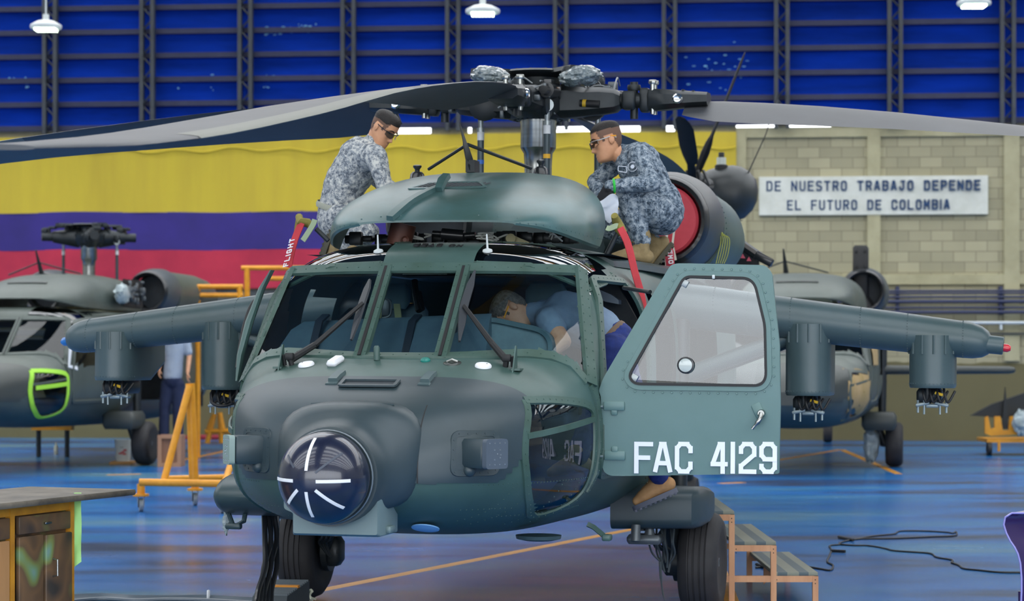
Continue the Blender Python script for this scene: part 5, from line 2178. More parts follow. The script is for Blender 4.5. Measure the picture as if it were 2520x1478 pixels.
def face_parts(M, root, body, hairm, hairline, thick=.010, brow=True, eyes=True, shave=None):
    def cap_(f, name, m):
        mb = MB()
        rows = []
        for i in range(45):
            z = min(-.075 + .20 * i / 44, .1188)
            row = []
            for k in range(73):
                th = 2 * math.pi * k / 72
                p = head_pt(min(z, HZ[-1]), th)
                a = min(th, 2 * math.pi - th)           # 0 front, pi back
                t_ = f(a, z)
                d = Vector((p.x, p.y, p.z - .01)).normalized()
                row.append((p + d * t_, t_))
            rows.append(row)
        mb.grid([[M @ q[0] for q in r] for r in rows], keep=lambda i, j: min(rows[i][j][1], rows[i][j + 1][1], rows[i + 1][j][1], rows[i + 1][j + 1][1]) > .0005)
        mb.build(name, m, root, sharp=80)
    cap_(hairline, 'hair', hairm)
    if shave:
        cap_(lambda a, z: (.0016 if hair_edge(a, z, .070, .0, -.06) > 0 else 0), 'shaved_hair', shave)
    if brow:
        for s in (-1, 1):
            mb = MB()
            pts = [head_pt(z, s * th) + Vector((0, .002, 0)) for th, z in ((.18, .030), (.34, .036), (.52, .036), (.66, .029))]
            mb.ribbon([M @ p for p in pts], M.to_3x3() @ Vector((0, 1, 0)), [.007, .009, .008, .004], .003)
            mb.build('eyebrow', hairm, root)
    if eyes:
        for s in (-1, 1):
            c = head_pt(.011, s * .36)
            mb = MB().ball(M @ (c + Vector((0, -.002, 0))), (.013, .007, .006), 12, M.to_3x3())
            ey = mb.build('eye', mat('eye_white', '#cfc8c0', .25), root)
            MB().ball(M @ (c + Vector((0, .004, -.001))), (.0055, .003, .0055), 10, M.to_3x3()).build('iris', mat('iris_dark', '#1c120d', .2), ey)


def hair_edge(a, z, front, side, nape):
    """height above the hairline: over the forehead, round the ears, down to the nape"""
    if a < .70:
        lim = front
    elif a < 1.05:
        lim = front + (side - front) * (a - .70) / .35
    elif a < 1.25:
        lim = side
    elif a < 1.75:
        lim = max(side, .034)
    else:
        lim = side + (nape - side) * min((a - 1.75) / .6, 1)
    return z - lim


def short_hair(front=.072, side=.02, thick=.012, nape=-.055):
    def f(a, z):
        k = hair_edge(a, z, front, side, nape) / .035
        if k < 0:
            return 0
        return thick * min(k, 1) ** .8 + .0012
    return f


def glasses(M, root, framem, lensm, colour=None):
    g = MB()
    for s in (-1, 1):
        g.tube([M @ Vector((s * .074, .066, .018)), M @ Vector((s * .083, .03, .018)), M @ Vector((s * .083, -.02, .02)), M @ Vector((s * .08, -.045, .004))], .0032, 6)
    g.tube([M @ Vector((-.074, .068, .02)), M @ Vector((-.04, .100, .022)), M @ Vector((0, .108, .02)), M @ Vector((.04, .100, .022)), M @ Vector((.074, .068, .02))], .003, 6)
    o = g.build('safety_glasses', framem, root)
    for s in (-1, 1):
        P = [(s * x, y, z) for x, y, z in ((.074, .070, .02), (.055, .094, .022), (.03, .104, .022), (.008, .107, .016), (.012, .105, -.004), (.03, .102, -.016), (.055, .090, -.014), (.072, .071, -.004))]
        MB().prism([M @ Vector(p) for p in P], M.to_3x3() @ Vector((0, .002, 0))).build('lens', lensm, o)
    return o


def skinned(mb, name, m, parent, voxel=.007, smooth=6, wrinkle=0., wscale=.08):
    o = mb.build(name, m, parent, sharp=180)
    r = o.modifiers.new('weld', 'REMESH')
    r.mode = 'VOXEL'
    r.voxel_size = voxel
    r.use_smooth_shade = True
    if smooth:
        s = o.modifiers.new('soft', 'SMOOTH')
        s.factor = .5
        s.iterations = smooth
    if wrinkle:
        tx = bpy.data.textures.new(name + '_folds', 'CLOUDS')
        tx.noise_scale = wscale
        tx.noise_depth = 3
        d = o.modifiers.new('folds', 'DISPLACE')
        d.texture = tx
        d.texture_coords = 'LOCAL'
        d.strength = wrinkle
        d.mid_level = .5
    return o


def torso(mb, pts, sh, r=(.15, .14, .165), y=.075):
    """pelvis, waist, chest chain with the shoulder yoke"""
    mb.chain([(p, q) for p, q in zip(pts, r)], 18)
    mb.cap(sh[0], y, sh[1], y, 16)
    c = (Vector(sh[0]) + Vector(sh[1])) / 2
    mb.chain([(pts[-1], r[-1]), (c, y * 1.3)], 16)
    for s in sh:
        mb.chain([(pts[-1], r[-1] * .8), (s, y)], 14)


def hand(mb, wrist, dirn, palm_n, curl=.6, scale=1., side=1):
    """five separate fingers on a palm; dirn along the fingers, palm_n out of the palm"""
    d = Vector(dirn).normalized()
    n_ = Vector(palm_n)
    n_ = (n_ - d * n_.dot(d)).normalized()
    x = d.cross(n_) * side
    w = Vector(wrist)
    S = scale
    for k in (-.028, -.01, .01, .028):
        mb.cap(w + x * k * .6 * S, .017 * S, w + d * .085 * S + x * k * S, .0135 * S, 10)
    for k, L in ((-.031, .062), (-.0105, .075), (.0105, .081), (.031, .072)):
        p = w + d * .09 * S + x * k * S
        a = curl * .5
        for seg, rr in ((.46, .0098), (.30, .0088), (.24, .0078)):
            e = d * math.cos(a) + n_ * math.sin(a)
            q = p + e * L * seg * S
            mb.cap(p, rr * S, q, rr * .9 * S, 8)
            p = q
            a += curl
    p = w + d * .03 * S + x * .032 * S
    for a, L, rr in ((.7, .042, .0125), (.5, .03, .0105), (.35, .024, .009)):
        e = (d * math.cos(a) + x * math.sin(a) * .8 + n_ * .55).normalized()
        q = p + e * L * S
        mb.cap(p, rr * S, q, rr * .9 * S, 8)
        p = q


def boot(root, ankle, toe_dir, up, m, sole, L=.27, kind='boot', shaft=.14):
    """laced boot: shaft round the ankle, foot with a treaded sole"""
    f = Vector(toe_dir).normalized()
    u = Vector(up)
    u = (u - f * u.dot(f)).normalized()
    r = f.cross(u)
    a = Vector(ankle)
    base = a - u * .075
    mb = MB()
    mb.chain([(a + u * shaft, .058), (a + u * .02, .052), (a - u * .02 - f * .01, .05)], 14)
    mb.chain([(base - f * .045 + u * .035, .046), (base + f * .06 + u * .04, .05), (base + f * .13 + u * .028, .042), (base + f * .175 + u * .018, .03)], 14)
    mb.chain([(a - f * .0, .05), (base + f * .1 + u * .04, .043)], 14)
    b = skinned(mb, kind, m, root, .006, 4, .006, .05)
    mb = MB()
    out = []
    for k in range(24):
        t_ = 2 * math.pi * k / 24
        c, s = math.cos(t_), math.sin(t_)
        out.append(base + f * (.068 + .15 * c) + r * (.05 * s * (1 if c > -.2 else .88)) - u * .0)
    mb.prism([p - u * .004 for p in out], -u * .03)
    for k in range(9):
        mb.rbox(base + f * (-.06 + .033 * k) - u * .036, (.018, .075 if 0 < k < 8 else .05, .016), .003, Matrix((f, r, u)).transposed())
    mb.build('sole', sole, b)
    mb = MB()
    for k in range(6):
        c0 = a + u * (.11 - .03 * k) + f * (.05 + .006 * k + (.02 * max(0, k - 3)))
        mb.tube([c0 - r * .03, c0 + f * .008, c0 + r * .03], .004, 5)
    mb.build('lace', mat('lace_tan', '#7d6f52', .8), b)
    return b


# --- mechanic crouching on the engine deck
B = A(1570, 640, -.75)
PR = thing('person', 'person in blue grey camouflage and black gloves crouching on the engine deck', 'person', B, HM)
pel, wai, che = A(1624, 515, -.75), A(1606, 462, -.75), A(1572, 405, -.76)
shN, shF = A(1574, 384, -.93), A(1526, 392, -.56)
nck = A(1534, 384, -.74)
HC = A(1494, 349, -.78)
hM = frame_of(HC, (-.86, -.36, -.30), (-.30, -.05, .95), 1.10)
elN, wrN = A(1604, 450, -1.06), A(1503, 458, -1.13)
elF, wrF = A(1466, 448, -.62), A(1478, 482, -.78)
knN, anN = A(1545, 482, -.96), A(1577, 598, -.93)
knF, anF = A(1492, 560, -.58), A(1610, 598, -.60)
hipN, hipF = A(1622, 520, -.88), A(1620, 525, -.62)
mb = MB()
add_head(mb, hM)
mb.chain([(nck + Vector((.02, 0, -.03)), .062), (hM @ Vector((0, -.02, -.06)), .056)], 16)
torso(mb, (pel, wai, che), (shN, shF), (.12, .11, .12), .05)
for sh, el, wr in ((shN, elN, wrN), (shF, elF, wrF)):
    mb.chain([(sh, .05), (el, .04), (wr, .03)], 12)
for hp, kn, an in ((hipN, knN, anN), (hipF, knF, anF)):
    mb.chain([(hp, .08), (kn, .055), (an, .04)], 12)
skinned(mb, 'body', SKIN, PR, .0045, 2)
face_parts(hM, PR, None, HAIR, short_hair(.074, .066, .009, .062), shave=mat('shaved_hair', '#6b4f40', .7))
glasses(hM, PR, mat('glasses_clear', '#b9bcbc', .3), GL_LENS)
MB().tube([hM @ Vector((-.086, -.012, .022)), hM @ Vector((-.087, -.045, .012))], .005, 6).build('glasses_tip', mat('tip_orange', '#e39a24', .5), PR)
# jacket
mb = MB()
torso(mb, (pel + Vector((0, 0, .02)), wai, che), (shN, shF), (.14, .132, .152), .068)
mb.chain([(pel, .135), (pel + Vector((.03, 0, -.05)), .12)], 16)
mb.chain([(shN, .076), (elN, .060), (wrN, .044)], 14)
mb.chain([(shF, .076), (elF, .060), (wrF, .044)], 14)
mb.chain([(nck + Vector((.01, 0, -.02)), .078), (nck + Vector((-.012, 0, .012)), .070)], 14)
JK = skinned(mb, 'jacket', CAMOB, PR, .008, 4, .022, .07)
# badge and patch on the upper arm
pb = A(1557, 410, -1.02)
nb_ = Vector((-.1, -1, .15)).normalized()
mb = MB()
mb.lathe([(.030, 0), (.034, .002), (.030, .005)], pb, nb_, 20, caps=False)
mb.lathe([(.012, 0), (.014, .004)], pb, nb_, 12)
mb.build('round_badge', mat('badge_pale', '#c3cad6', .8), JK)
M = frame_of(A(1532, 416, -1.0), (-.15, -1, .1), (0, .1, 1)).to_3x3()
mb = MB()
mb.ribbon(rounded([A(1532, 416, -1.0) + M @ Vector((x, 0, z)) for x, z in ((-.03, -.025), (.03, -.012), (.03, .022), (-.03, .015))], .008, 3), M @ Vector((0, 1, 0)), .006, .004, closed=True)
mb.build('shield_patch', mat('badge_pale', '#c3cad6', .8), JK)
# trousers
mb = MB()
mb.chain([(pel + Vector((.01, 0, -.02)), .155), (pel + Vector((.0, 0, .05)), .15)], 18)
mb.chain([(hipN, .115), (hipN.lerp(knN, .5), .10), (knN, .082)], 16)
mb.chain([(knN, .082), (knN.lerp(anN, .45), .078), (anN + Vector((0, 0, .03)), .068)], 16)
mb.chain([(hipF, .115), (hipF.lerp(knF, .5), .10), (knF, .082)], 16)
mb.chain([(knF, .08), (anF, .066)], 16)
TRS = skinned(mb, 'trousers', CAMOB, PR, .008, 4, .024, .06)
mb = MB()
P = [A(1590, 495, -1.06), A(1618, 495, -1.06), A(1620, 535, -1.055), A(1592, 535, -1.055)]
mb.ribbon(rounded(P, .01, 3), (0, -1, .1), .008, .006, closed=True)
mb.build('cargo_pocket', CAMOB, TRS)
boot(PR, A(1578, 616, -.93), (-.86, -.35, .06), (0.08, 0, 1), BOOT, SOLE, shaft=.10)
boot(PR, A(1610, 600, -.62), (-.55, -.15, -.75), (-.7, -.1, .55), BOOT, SOLE, shaft=.08)
# gloves
mb = MB()
hand(mb, wrN + Vector((-.01, -.0, -.005)), (-.42, -.10, -.90), (.2, .95, -.1), .45, 1.2, 1)
mb.chain([(wrN + Vector((.02, 0, .0)), .036), (wrN + Vector((-.01, 0, -.02)), .034)], 12)
skinned(mb, 'glove', mat('glove_black', '#1b1c21', .8), PR, .0045, 2)
mb = MB()
hand(mb, wrF, (.1, -.3, -.9), (-.6, -.5, 0), .6, 1.1, -1)
skinned(mb, 'glove', mat('glove_black', '#1b1c21', .8), PR, .0045, 2)
wd = (elN - wrN).normalized()
MB().lathe([(.047, -.008), (.052, 0), (.047, .008)], wrN + wd * .02, wd, 20, caps=False).build('wristband', mat('band_green', '#35c24a', .4), PR)

# white cloth in his hands
CL = thing('cloth', 'crumpled white cloth held in the black gloves of the crouching person', 'cloth', A(1500, 510, -1.15), HM)
rows = []
pc = [[(1464, 498), (1484, 494), (1504, 472), (1520, 480)], [(1469, 500), (1492, 506), (1510, 490), (1521, 492)], [(1470, 508), (1495, 512), (1514, 500), (1523, 503)], [(1472, 515), (1496, 516), (1512, 512), (1520, 512)], [(1497, 552), (1502, 548), (1512, 536), (1522, 526)]]
for i, r in enumerate(pc):
    rows.append([A(x, y, -1.17 + .02 * math.sin(i * 2.1 + k * 1.7)) for k, (x, y) in enumerate(r)])
rows2 = [[p + Vector((0, .006, 0)) for p in r] for r in rows]
mb = MB()
mb.grid(rows)
mb.grid(rows2)
mb.grid([[r[0] for r in rows], [r[0] for r in rows2]])
mb.grid([[r[-1] for r in rows], [r[-1] for r in rows2]])
o = mb.build('cloth_sheet', mat('cloth_white', '#cfd6e2', .9), CL)
o.modifiers.new('s', 'SUBSURF').render_levels = 2

# --- mechanic behind the cowling
B = A(830, 560, -.75)
PL = thing('person', 'person in pale camouflage and dark safety glasses leaning over behind the cowling', 'person', B, HM)
pel, wai, che = A(832, 522, -.72), A(848, 455, -.74), A(888, 392, -.76)
shN, shF = A(926, 384, -.95), A(890, 362, -.55)
nck = A(922, 346, -.76)
HC = A(944, 317, -.78)
hM = frame_of(HC, (.74, -.24, -.60), (.60, -.12, .78), 1.02)
elN, wrN = A(946, 455, -1.0), A(985, 500, -.95)
elF, wrF = A(930, 440, -.5), A(985, 480, -.6)
mb = MB()
add_head(mb, hM)
mb.chain([(nck, .058), (hM @ Vector((0, -.025, -.05)), .054)], 16)
torso(mb, (pel, wai, che), (shN, shF), (.11, .10, .115), .045)
for sh, el, wr in ((shN, elN, wrN), (shF, elF, wrF)):
    mb.chain([(sh, .045), (el, .037), (wr, .028)], 12)
    hand(mb, wr, (.9, 0, -.4), (0, 0, -1), .5)
hips = ((A(838, 540, -.86), A(905, 572, -.9), A(850, 600, -.9)), (A(832, 540, -.58), A(900, 575, -.5), A(845, 600, -.5)))
for hp, kn, an in hips:
    mb.chain([(hp, .08), (kn, .055), (an, .04)], 12)
skinned(mb, 'body', SKIN, PL, .0045, 2)
face_parts(hM, PL, None, HAIR, short_hair(.068, .048, .007, .035), shave=mat('shaved_hair', '#6b4f40', .7))
glasses(hM, PL, mat('glasses_dark', '#1d2230', .3), glass('tinted_lens', '#c3c8ce', .05))
mb = MB()
torso(mb, (pel, wai, che), (shN, shF), (.145, .145, .16))
mb.chain([(shN, .075), (shN.lerp(elN, .5), .066), (elN, .058), (wrN, .045)], 14)
mb.chain([(shF, .075), (elF, .06), (wrF, .045)], 14)
mb.chain([(nck + Vector((-.01, 0, -.03)), .075), (nck + Vector((0, 0, .0)), .066)], 14)
skinned(mb, 'shirt', CAMOG, PL, .008, 4, .022, .08)
mb = MB()
mb.chain([(pel + Vector((0, 0, -.05)), .15), (pel + Vector((0, 0, -.01)), .145)], 16)
for hp, kn, an in hips:
    mb.chain([(hp, .11), (kn, .08), (an, .065)], 14)
skinned(mb, 'trousers', CAMOG, PL, .008, 4, .022, .08)
MB().lathe([(.152, -.02), (.158, 0), (.152, .02)], pel + Vector((0, 0, .03)), (wai - pel), 24, caps=False).build('belt', mat('belt_sand', '#9fa193', .8), PL)
for hp, kn, an in hips:
    boot(PL, an + Vector((-.02, 0, .0)), (-.3, 0, -.9), (.9, 0, -.2), BOOT, SOLE, shaft=.08)

# --- man bending into the cockpit
B = A(1590, 1240, -2.0)
PC = thing('person', 'grey haired person in blue grey polo shirt and jeans bending into the cockpit', 'person', B, HM)
pel, wai, che = A(1512, 852, -2.58), A(1458, 808, -2.58), A(1392, 778, -2.6)
shN, shF = A(1352, 790, -2.78), A(1338, 770, -2.42)
nck = A(1312, 772, -2.6)
HC = A(1262, 770, -2.62)
hM = frame_of(HC, (-.30, -.38, -.88), (-.92, -.05, .30), 1.08)
elN, wrN = A(1384, 840, -2.90), A(1345, 872, -2.96)
elF, wrF = A(1330, 850, -2.4), A(1275, 880, -2.6)
hipN, hipF = A(1508, 868, -2.70), A(1516, 868, -2.46)
kn1, an1 = A(1468, 1000, -2.80), A(1420, 1125, -2.98)
kn2, an2 = A(1568, 1030, -2.35), A(1622, 1168, -1.95)
mb = MB()
add_head(mb, hM)
mb.chain([(nck + Vector((.03, 0, 0)), .062), (hM @ Vector((0, -.02, -.05)), .056)], 16)
torso(mb, (pel, wai, che), (shN, shF), (.11, .11, .115), .05)
for sh, el, wr, dd in ((shN, elN, wrN, (-.8, -.2, -.4)), (shF, elF, wrF, (-.8, -.2, -.4))):
    mb.chain([(sh, .06), (el, .052), (wr, .034)], 14)
    hand(mb, wr, dd, (0, .2, -1), .5)
mb.chain([(hipN, .08), (kn1, .055), (an1, .04)], 12)
mb.chain([(hipF, .08), (kn2, .055), (an2, .04)], 12)
skinned(mb, 'body', SKIN2, PC, .005, 2)
face_parts(hM, PC, None, HAIRG, short_hair(.060, .0, .012, -.06))
g = MB()
for s in (-1, 1):
    g.tube([hM @ Vector((s * .078, .07, .02)), hM @ Vector((s * .085, -.0, .022))], .005, 6)
g.build('glasses_temple', mat('tip_orange', '#e39a24', .5), PC)
mb = MB()
torso(mb, (pel + Vector((-.03, 0, .02)), wai, che), (shN, shF), (.14, .15, .155))
mb.chain([(shN, .085), (shN.lerp(elN, .35), .078)], 14)
mb.chain([(shF, .085), (shF.lerp(elF, .55), .075)], 14)
mb.chain([(nck + Vector((.03, 0, 0)), .078), (nck + Vector((.0, 0, .0)), .072)], 14)
skinned(mb, 'polo_shirt', POLO, PC, .009, 5, .018, .10)
mb = MB()
mb.chain([(pel + Vector((.01, 0, -.03)), .145), (pel + Vector((-.01, 0, .02)), .142)], 18)
mb.chain([(hipN, .115), (hipN.lerp(kn1, .5), .098), (kn1, .075), (an1, .062)], 16)
mb.chain([(hipF, .115), (hipF.lerp(kn2, .5), .098), (kn2, .075), (an2, .062)], 16)
skinned(mb, 'jeans', JEANS, PC, .009, 4, .022, .09)
MB().lathe([(.146, -.018), (.151, 0), (.146, .018)], pel.lerp(wai, .28), (wai - pel), 28, caps=False).build('belt', mat('belt_brown', '#6b5644', .7), PC)
SHOE = mat('shoe_tan', '#b98d5e', .75, scale=12, hex2='#a67b50')
boot(PC, A(1622, 1183, -1.92), (-.88, -.12, -.40), (-.40, 0, .9), SHOE, mat('shoe_sole', '#5c5f6b', .8), kind='shoe', shaft=.03)
boot(PC, A(1420, 1128, -2.98), (-.75, -.6, -.12), (-.05, 0, 1), SHOE, mat('shoe_sole', '#5c5f6b', .8), kind='shoe', shaft=.03)

# ================================================================== loose things on the helicopter
# red engine plug with its streamers
c0 = Vector((.87, .24, 2.62))
PG = thing('intake_plug', 'red round plug closing the engine intake behind the crouching person', 'plug', c0, HM)
MB().lathe([(.02, -.03), (.235, -.03), (.252, -.01), (.255, .08)], c0, (0, 1, 0), 40).build('plug_disc', mat('plug_red', '#c8434f', .6, scale=5, hex2='#b63643'), PG)
mb = MB()
mb.ribbon([A(1643, 565, .15), A(1638, 600, .14), A(1640, 655, .12)], (0, -1, 0), .02, .006)
mb.ribbon([A(1660, 560, .14), A(1655, 600, .13), A(1663, 640, .12)], (0, -1, 0), .016, .006)
mb.build('cord', mat('cord_pale', '#cfcdbf', .8), PG)
mb = MB()
P = [A(1641, 592, .1), A(1647, 620, .06), A(1650, 655, .04)]
mb.loft([[P[i] + Vector((x * w, y * .012, 0)) for x, y in ((-1, 0), (-.5, -1), (.5, -1), (1, 0), (.5, 1), (-.5, 1))] for i, w in ((0, .022), (1, .034), (2, .03))])
sl = mb.build('streamer', mat('streamer_crimson', '#b01f3a', .5), PG)
mb = MB()
lettering(mb, 'REMO', A(1641, 604, .025), (.12, 0, -1), (1, 0, .12), .034, .026, .009, .007, (0, -1, 0), .002)
mb.build('streamer_lettering', WHITE, sl)

# pitot tubes with covers
for s, pts, rb, label in ((1, [(1492, 628), (1525, 562), (1512, 530)], [(1526, 560), (1545, 600), (1562, 668), (1578, 725), (1584, 765)], 'pitot cover with khaki sleeve and red ribbon hanging past the open cockpit door'),
                          (-1, [(808, 592), (778, 563), (738, 545)], [(742, 548), (727, 585), (716, 625), (710, 658)], 'pitot cover with khaki sleeve and red ribbon hanging beside the windscreen, below the leaning person')):
    v = -2.0 if s > 0 else -2.2
    MB().tube([A(*pts[0], v), A(*pts[1], v)], .016, 8).build('pitot_tube', DARK, H1)
    T_ = thing('pitot_cover', label, 'cover', A(*pts[1], v), HM)
    a, b = A(*pts[1], v), A(*pts[2], v - .05)
    mb = MB()
    if s > 0:
        mb.tube([A(1533, 575, v), a, A(1518, 545, v), b], [.03, .035, .03, .022], 10)
    else:
        mb.tube([A(772, 560, v), A(757, 548, v), b, A(736, 533, v)], [.02, .03, .03, .024], 10)
        mb.ribbon([A(738, 535, v - .02), A(733, 560, v - .02), A(730, 580, v - .02)], (0, -1, 0), [.05, .045, .04], .01)
    mb.build('sleeve', KHAKI, T_)
    mb = MB()
    mb.ribbon(bez([A(*p, v - .06) for p in rb], 5), (.15, -1, .0), [.045] * (5 * (len(rb) - 1) + 1), .004)
    st = mb.build('ribbon', RED, T_)
    if s < 0:
        mb = MB()
        lettering(mb, 'FLIGHT', A(709, 654, v - .09), A(723, 600, v) - A(709, 654, v), (-1, 0, -.25), .036, .026, .009, .007, (0, -1, 0), .002)
        mb.build('ribbon_lettering', WHITE, st)
    mb = MB()
    q = [(775, 540), (770, 553), (752, 582), (745, 592)] if s < 0 else [(1492, 560), (1500, 562), (1515, 556), (1520, 556)]
    mb.ribbon(bez([A(*p, v - .07) for p in q], 4), (.3, -1, .2), .035, .003)
    mb.build('tie_tape', mat('tape_pale_green', '#98a88a', .8), T_)

# bags of clear film over the absorber weights
FILM = mat('film_wrap', '#8e999b', .18, scale=30, hex2='#59666b', bump=1.0, bscale=40, coat=.6)
for px, w, lab in ((1208, 92, 'bundle of crinkled clear film wrapped on the rotor head, over the blue banded rod'), (1428, 100, 'bundle of crinkled clear film wrapped on the rotor head, above the crouching person')):
    c = A(px, 188, -.33)
    T_ = thing('film_wrap', lab, 'plastic wrap', c - Vector((0, 0, .05)), HM, 'film bundles on the rotor head')
    mb = MB()
    rings = []
    for i in range(25):
        t_ = math.pi * i / 24
        ring = []
        for k in range(36):
            a = 2 * math.pi * k / 36
            p = Vector((math.cos(t_), math.sin(t_) * math.cos(a), math.sin(t_) * math.sin(a)))
            g = 1 + .16 * noise.noise(p * 3 + Vector((px, 0, 0))) + .12 * (abs(noise.noise(p * 7 + Vector((0, px, 0)))) - .2)
            ring.append(c + Vector((p.x * w / 2 / 346 * 1.02, p.y * .15, p.z * .072 - .012 * p.x * (1 if px < 1300 else -1))) * g)
        rings.append(ring)
    mb.loft(rings)
    mb.build('film', FILM, T_, sharp=12)

# ================================================================== the helicopters standing further back
def far_machine(label, X, Y, yaw, hub=True, wing=False):
    M_ = Matrix.Translation((X, Y, 0)) @ Matrix.Rotation(-R(yaw), 4, 'Z')
    root = thing('helicopter', label, 'helicopter', (0, 0, 0), M_)
    fuselage(root, (FARM, FARN, FARM, DARKI), False, False, (GL_FAR, GL_ROOF, GL_FAR), 7.9)
    cowling(root, FARM, False, False)
    deck(root, FARM)
    w = Vector((0, 7.7, .19))
    MB().lathe([(.09, -.07), (.17, -.08), (.19, -.04), (.19, .04), (.17, .08), (.09, .07)], w, (1, 0, 0), 24).build('tail_wheel', TYRE, root)
    MB().tube([w, w + Vector((0, -.25, .5)), w + Vector((0, -.2, 1.3))], .05, 8).build('tail_wheel_strut', DARK, root)
    for s in (-1, 1):
        nacelle(root, s, FARM, FARM)
        main_wheel(root, s, False)
        mb = MB()
        mb.rbox((s * 1.14, -1.45, .68), (.5, .55, .26), .06)
        mb.build('gear_beam', FARN, root)
        MB().tube([(s * 1.17, -1.0, .55), (s * 1.19, -1.02, 1.9)], .06, 10).build('shock_strut', DARK, root)
        MB().tube([(s * 1.1, -1.15, .65), (s * 1.2, -1.13, .33), (s * 1.3, -1.126, .328)], .06, 10).build('gear_leg', DARK, root)
        mb = MB()
        mb.rbox((s * .5, -2.05, 1.62), (.46, .10, .72), .05)
        mb.rbox((s * .5, -2.3, 1.28), (.46, .48, .1), .03)
        mb.build('pilot_seat', mat('far_seat', '#4d5652', .8), root)
    mb = MB()
    mb.loft([[(u, v, z) for u, z in ((-.85, 1.4), (.85, 1.4), (.8, zt), (-.8, zt))] for v, zt in ((-3.3, 1.62), (-3.12, 1.82), (-2.98, 1.86))])
    mb.build('glare_shield', mat('far_shield', '#2b3032', .7), root)
    mb = MB()
    tp = Vector((-.25, -1.45, 3.2))
    mb.tube([(-.22, -1.3, 2.85), tp], [.04, .012], 8)
    mb.tube([(-.75, -1.3, 2.84), (-.23, -1.38, 3.02), (.4, -1.3, 2.85)], .012, 6)
    mb.build('wire_cutter', DARK, root)
    mb = MB()
    mb.ribbon([on_cowl(x, -2.32) for x in (-.3, -.1, .1, .3)], (0, -.4, .9), .05, .02)
    mb.build('vent_frame', FARN, root)
    if hub:
        mast_and_hub(root)
        rnd = random.Random(5)
        for k in range(4):
            az = k * math.pi / 2 + .5
            d = Vector((math.cos(az), math.sin(az), 0))
            mb = MB()
            mb.tube([Vector((0, 0, 3.45)) + d * .15, Vector((0, 0, 3.46)) + d * .55], [.16, .09], 10)
            mb.tube([Vector((0, 0, 3.46)) + d * .5, Vector((0, 0, 3.46)) + d * .72], .07, 10)
            for q in range(9):
                mb.rbox(Vector((0, 0, 3.46)) + d * rnd.uniform(.2, .68) + Vector((rnd.uniform(-.1, .1), rnd.uniform(-.1, .1), rnd.uniform(-.08, .15))), [rnd.uniform(.04, .14) for _ in range(3)], .01)
            mb.build('hub_arm', DARK, root)
        for u, v in ((-.42, 0), (.42, .1)):
            pitch_link(root, u, v, None)
    return root, M_


H2, M2 = far_machine('olive grey helicopter without rotor blades standing behind the workbench, a person beside it', -6.56, 34.8, 11.5)
# masking tape and film on its chin window, flat black sheet for the dark inside of an open engine bay
mb = MB()
P, N_ = [], []
for vv, zz in [(p.x, p.y) for p in bez([Vector((x, y, 0)) for x, y in CHIN] + [Vector((CHIN[0][0], CHIN[0][1], 0))], 4)]:
    p, nr = on_side(vv, max(zz, fb(vv) + .03), 1, .012)
    P.append(p)
    N_.append(nr)
mb.ribbon(P, N_, .07, .006)
P, N_ = [], []
for x in range(7):
    p, nr = on_side(-4.0 + .66 * x / 6, 1.19 + .05 * x / 6, 1, .012)
    P.append(p)
    N_.append(nr)
mb.ribbon(P, N_, .06, .006)
mb.build('masking_tape', mat('tape_lime', '#9bd53a', .6), H2)
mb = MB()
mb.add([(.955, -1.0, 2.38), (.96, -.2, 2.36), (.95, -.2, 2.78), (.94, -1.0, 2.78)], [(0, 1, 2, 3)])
mb.build('open_bay_dark', BLACK, H2)
rnd = random.Random(9)
for k in range(22):
    MB().rbox((.97 + rnd.uniform(-.01, .04), rnd.uniform(-.95, -.25), rnd.uniform(2.42, 2.75)), [rnd.uniform(.03, .12) for _ in range(3)], .01).build('gearbox_pipe', mat('fitting_grey', '#5e6468', .4, .5), H2)
mb = MB()
rings = []
for i in range(15):
    t_ = math.pi * i / 14
    rings.append([Vector((.99, -1.15, 2.55)) + Vector((.09 * math.sin(t_) * math.cos(a), .22 * math.cos(t_), .15 * math.sin(t_) * math.sin(a))) * (1 + .3 * noise.noise(Vector((a * 2, t_ * 3, 1)))) for a in [k * math.pi / 10 for k in range(20)]])
mb.loft(rings)
mb.build('film_cover', mat('film_pale', '#a9b6b8', .3, scale=8, hex2='#7f8d90'), H2)
p, nr = on_side(-3.3, 1.48, 1, .02)
mb = MB()
mb.ribbon([p + Vector((0, .05, .25)), p, p + Vector((.02, .25, -.03))], nr, .06, .01)
mb.build('white_marking', WHITE, H2)

H3, M3_ = far_machine('dark olive helicopter without rotor head behind the open cockpit door, brown paper over its windows', (1983 - 1260) / FPX * 34.35, 34.35, 10.5, hub=False)
mb = MB()
P, N_ = [], []
poly = [Vector((x, y, 0)) for x, y in CHIN]
c0 = sum(poly, Vector()) / len(poly)
for ring_k in (1.0, .66, .33, .02):
    row = []
    for q in poly:
        w = c0.lerp(q, ring_k * 1.12)
        p, nr = on_side(w.x, max(w.y, fb(w.x) + .03), 1, .015 + .01 * noise.noise(Vector((w.x * 5, w.y * 5, 0))))
        row.append(p)
    P.append(row)
mb.grid(P, cu=True)
mb.build('window_paper', mat('kraft_paper', '#a98f66', .9, scale=5, hex2='#96804f'), H3)
mb = MB()
rows = []
for i in range(5):
    v = -3.0 + .15 * i
    rows.append([on_side(v, z, 1, .02)[0] for z in (1.5, 1.65, 1.8, 1.95)])
mb.grid(rows)
mb.build('window_paper', mat('kraft_paper', '#a98f66', .9, scale=5, hex2='#96804f'), H3)
mb = MB()
rings = []
for u, r in ((1.0, .07), (2.0, .062), (3.0, .055), (3.08, .04), (3.1, .01)):
    rings.append([Vector((u, -1.0 + (r if math.cos(a) < 0 else r * 6) * math.cos(a), 1.42 + r * math.sin(a))) for a in [k * math.pi / 8 for k in range(16)]])
mb.loft(rings)
mb.build('stub_wing', FARN, H3)
mb = MB()
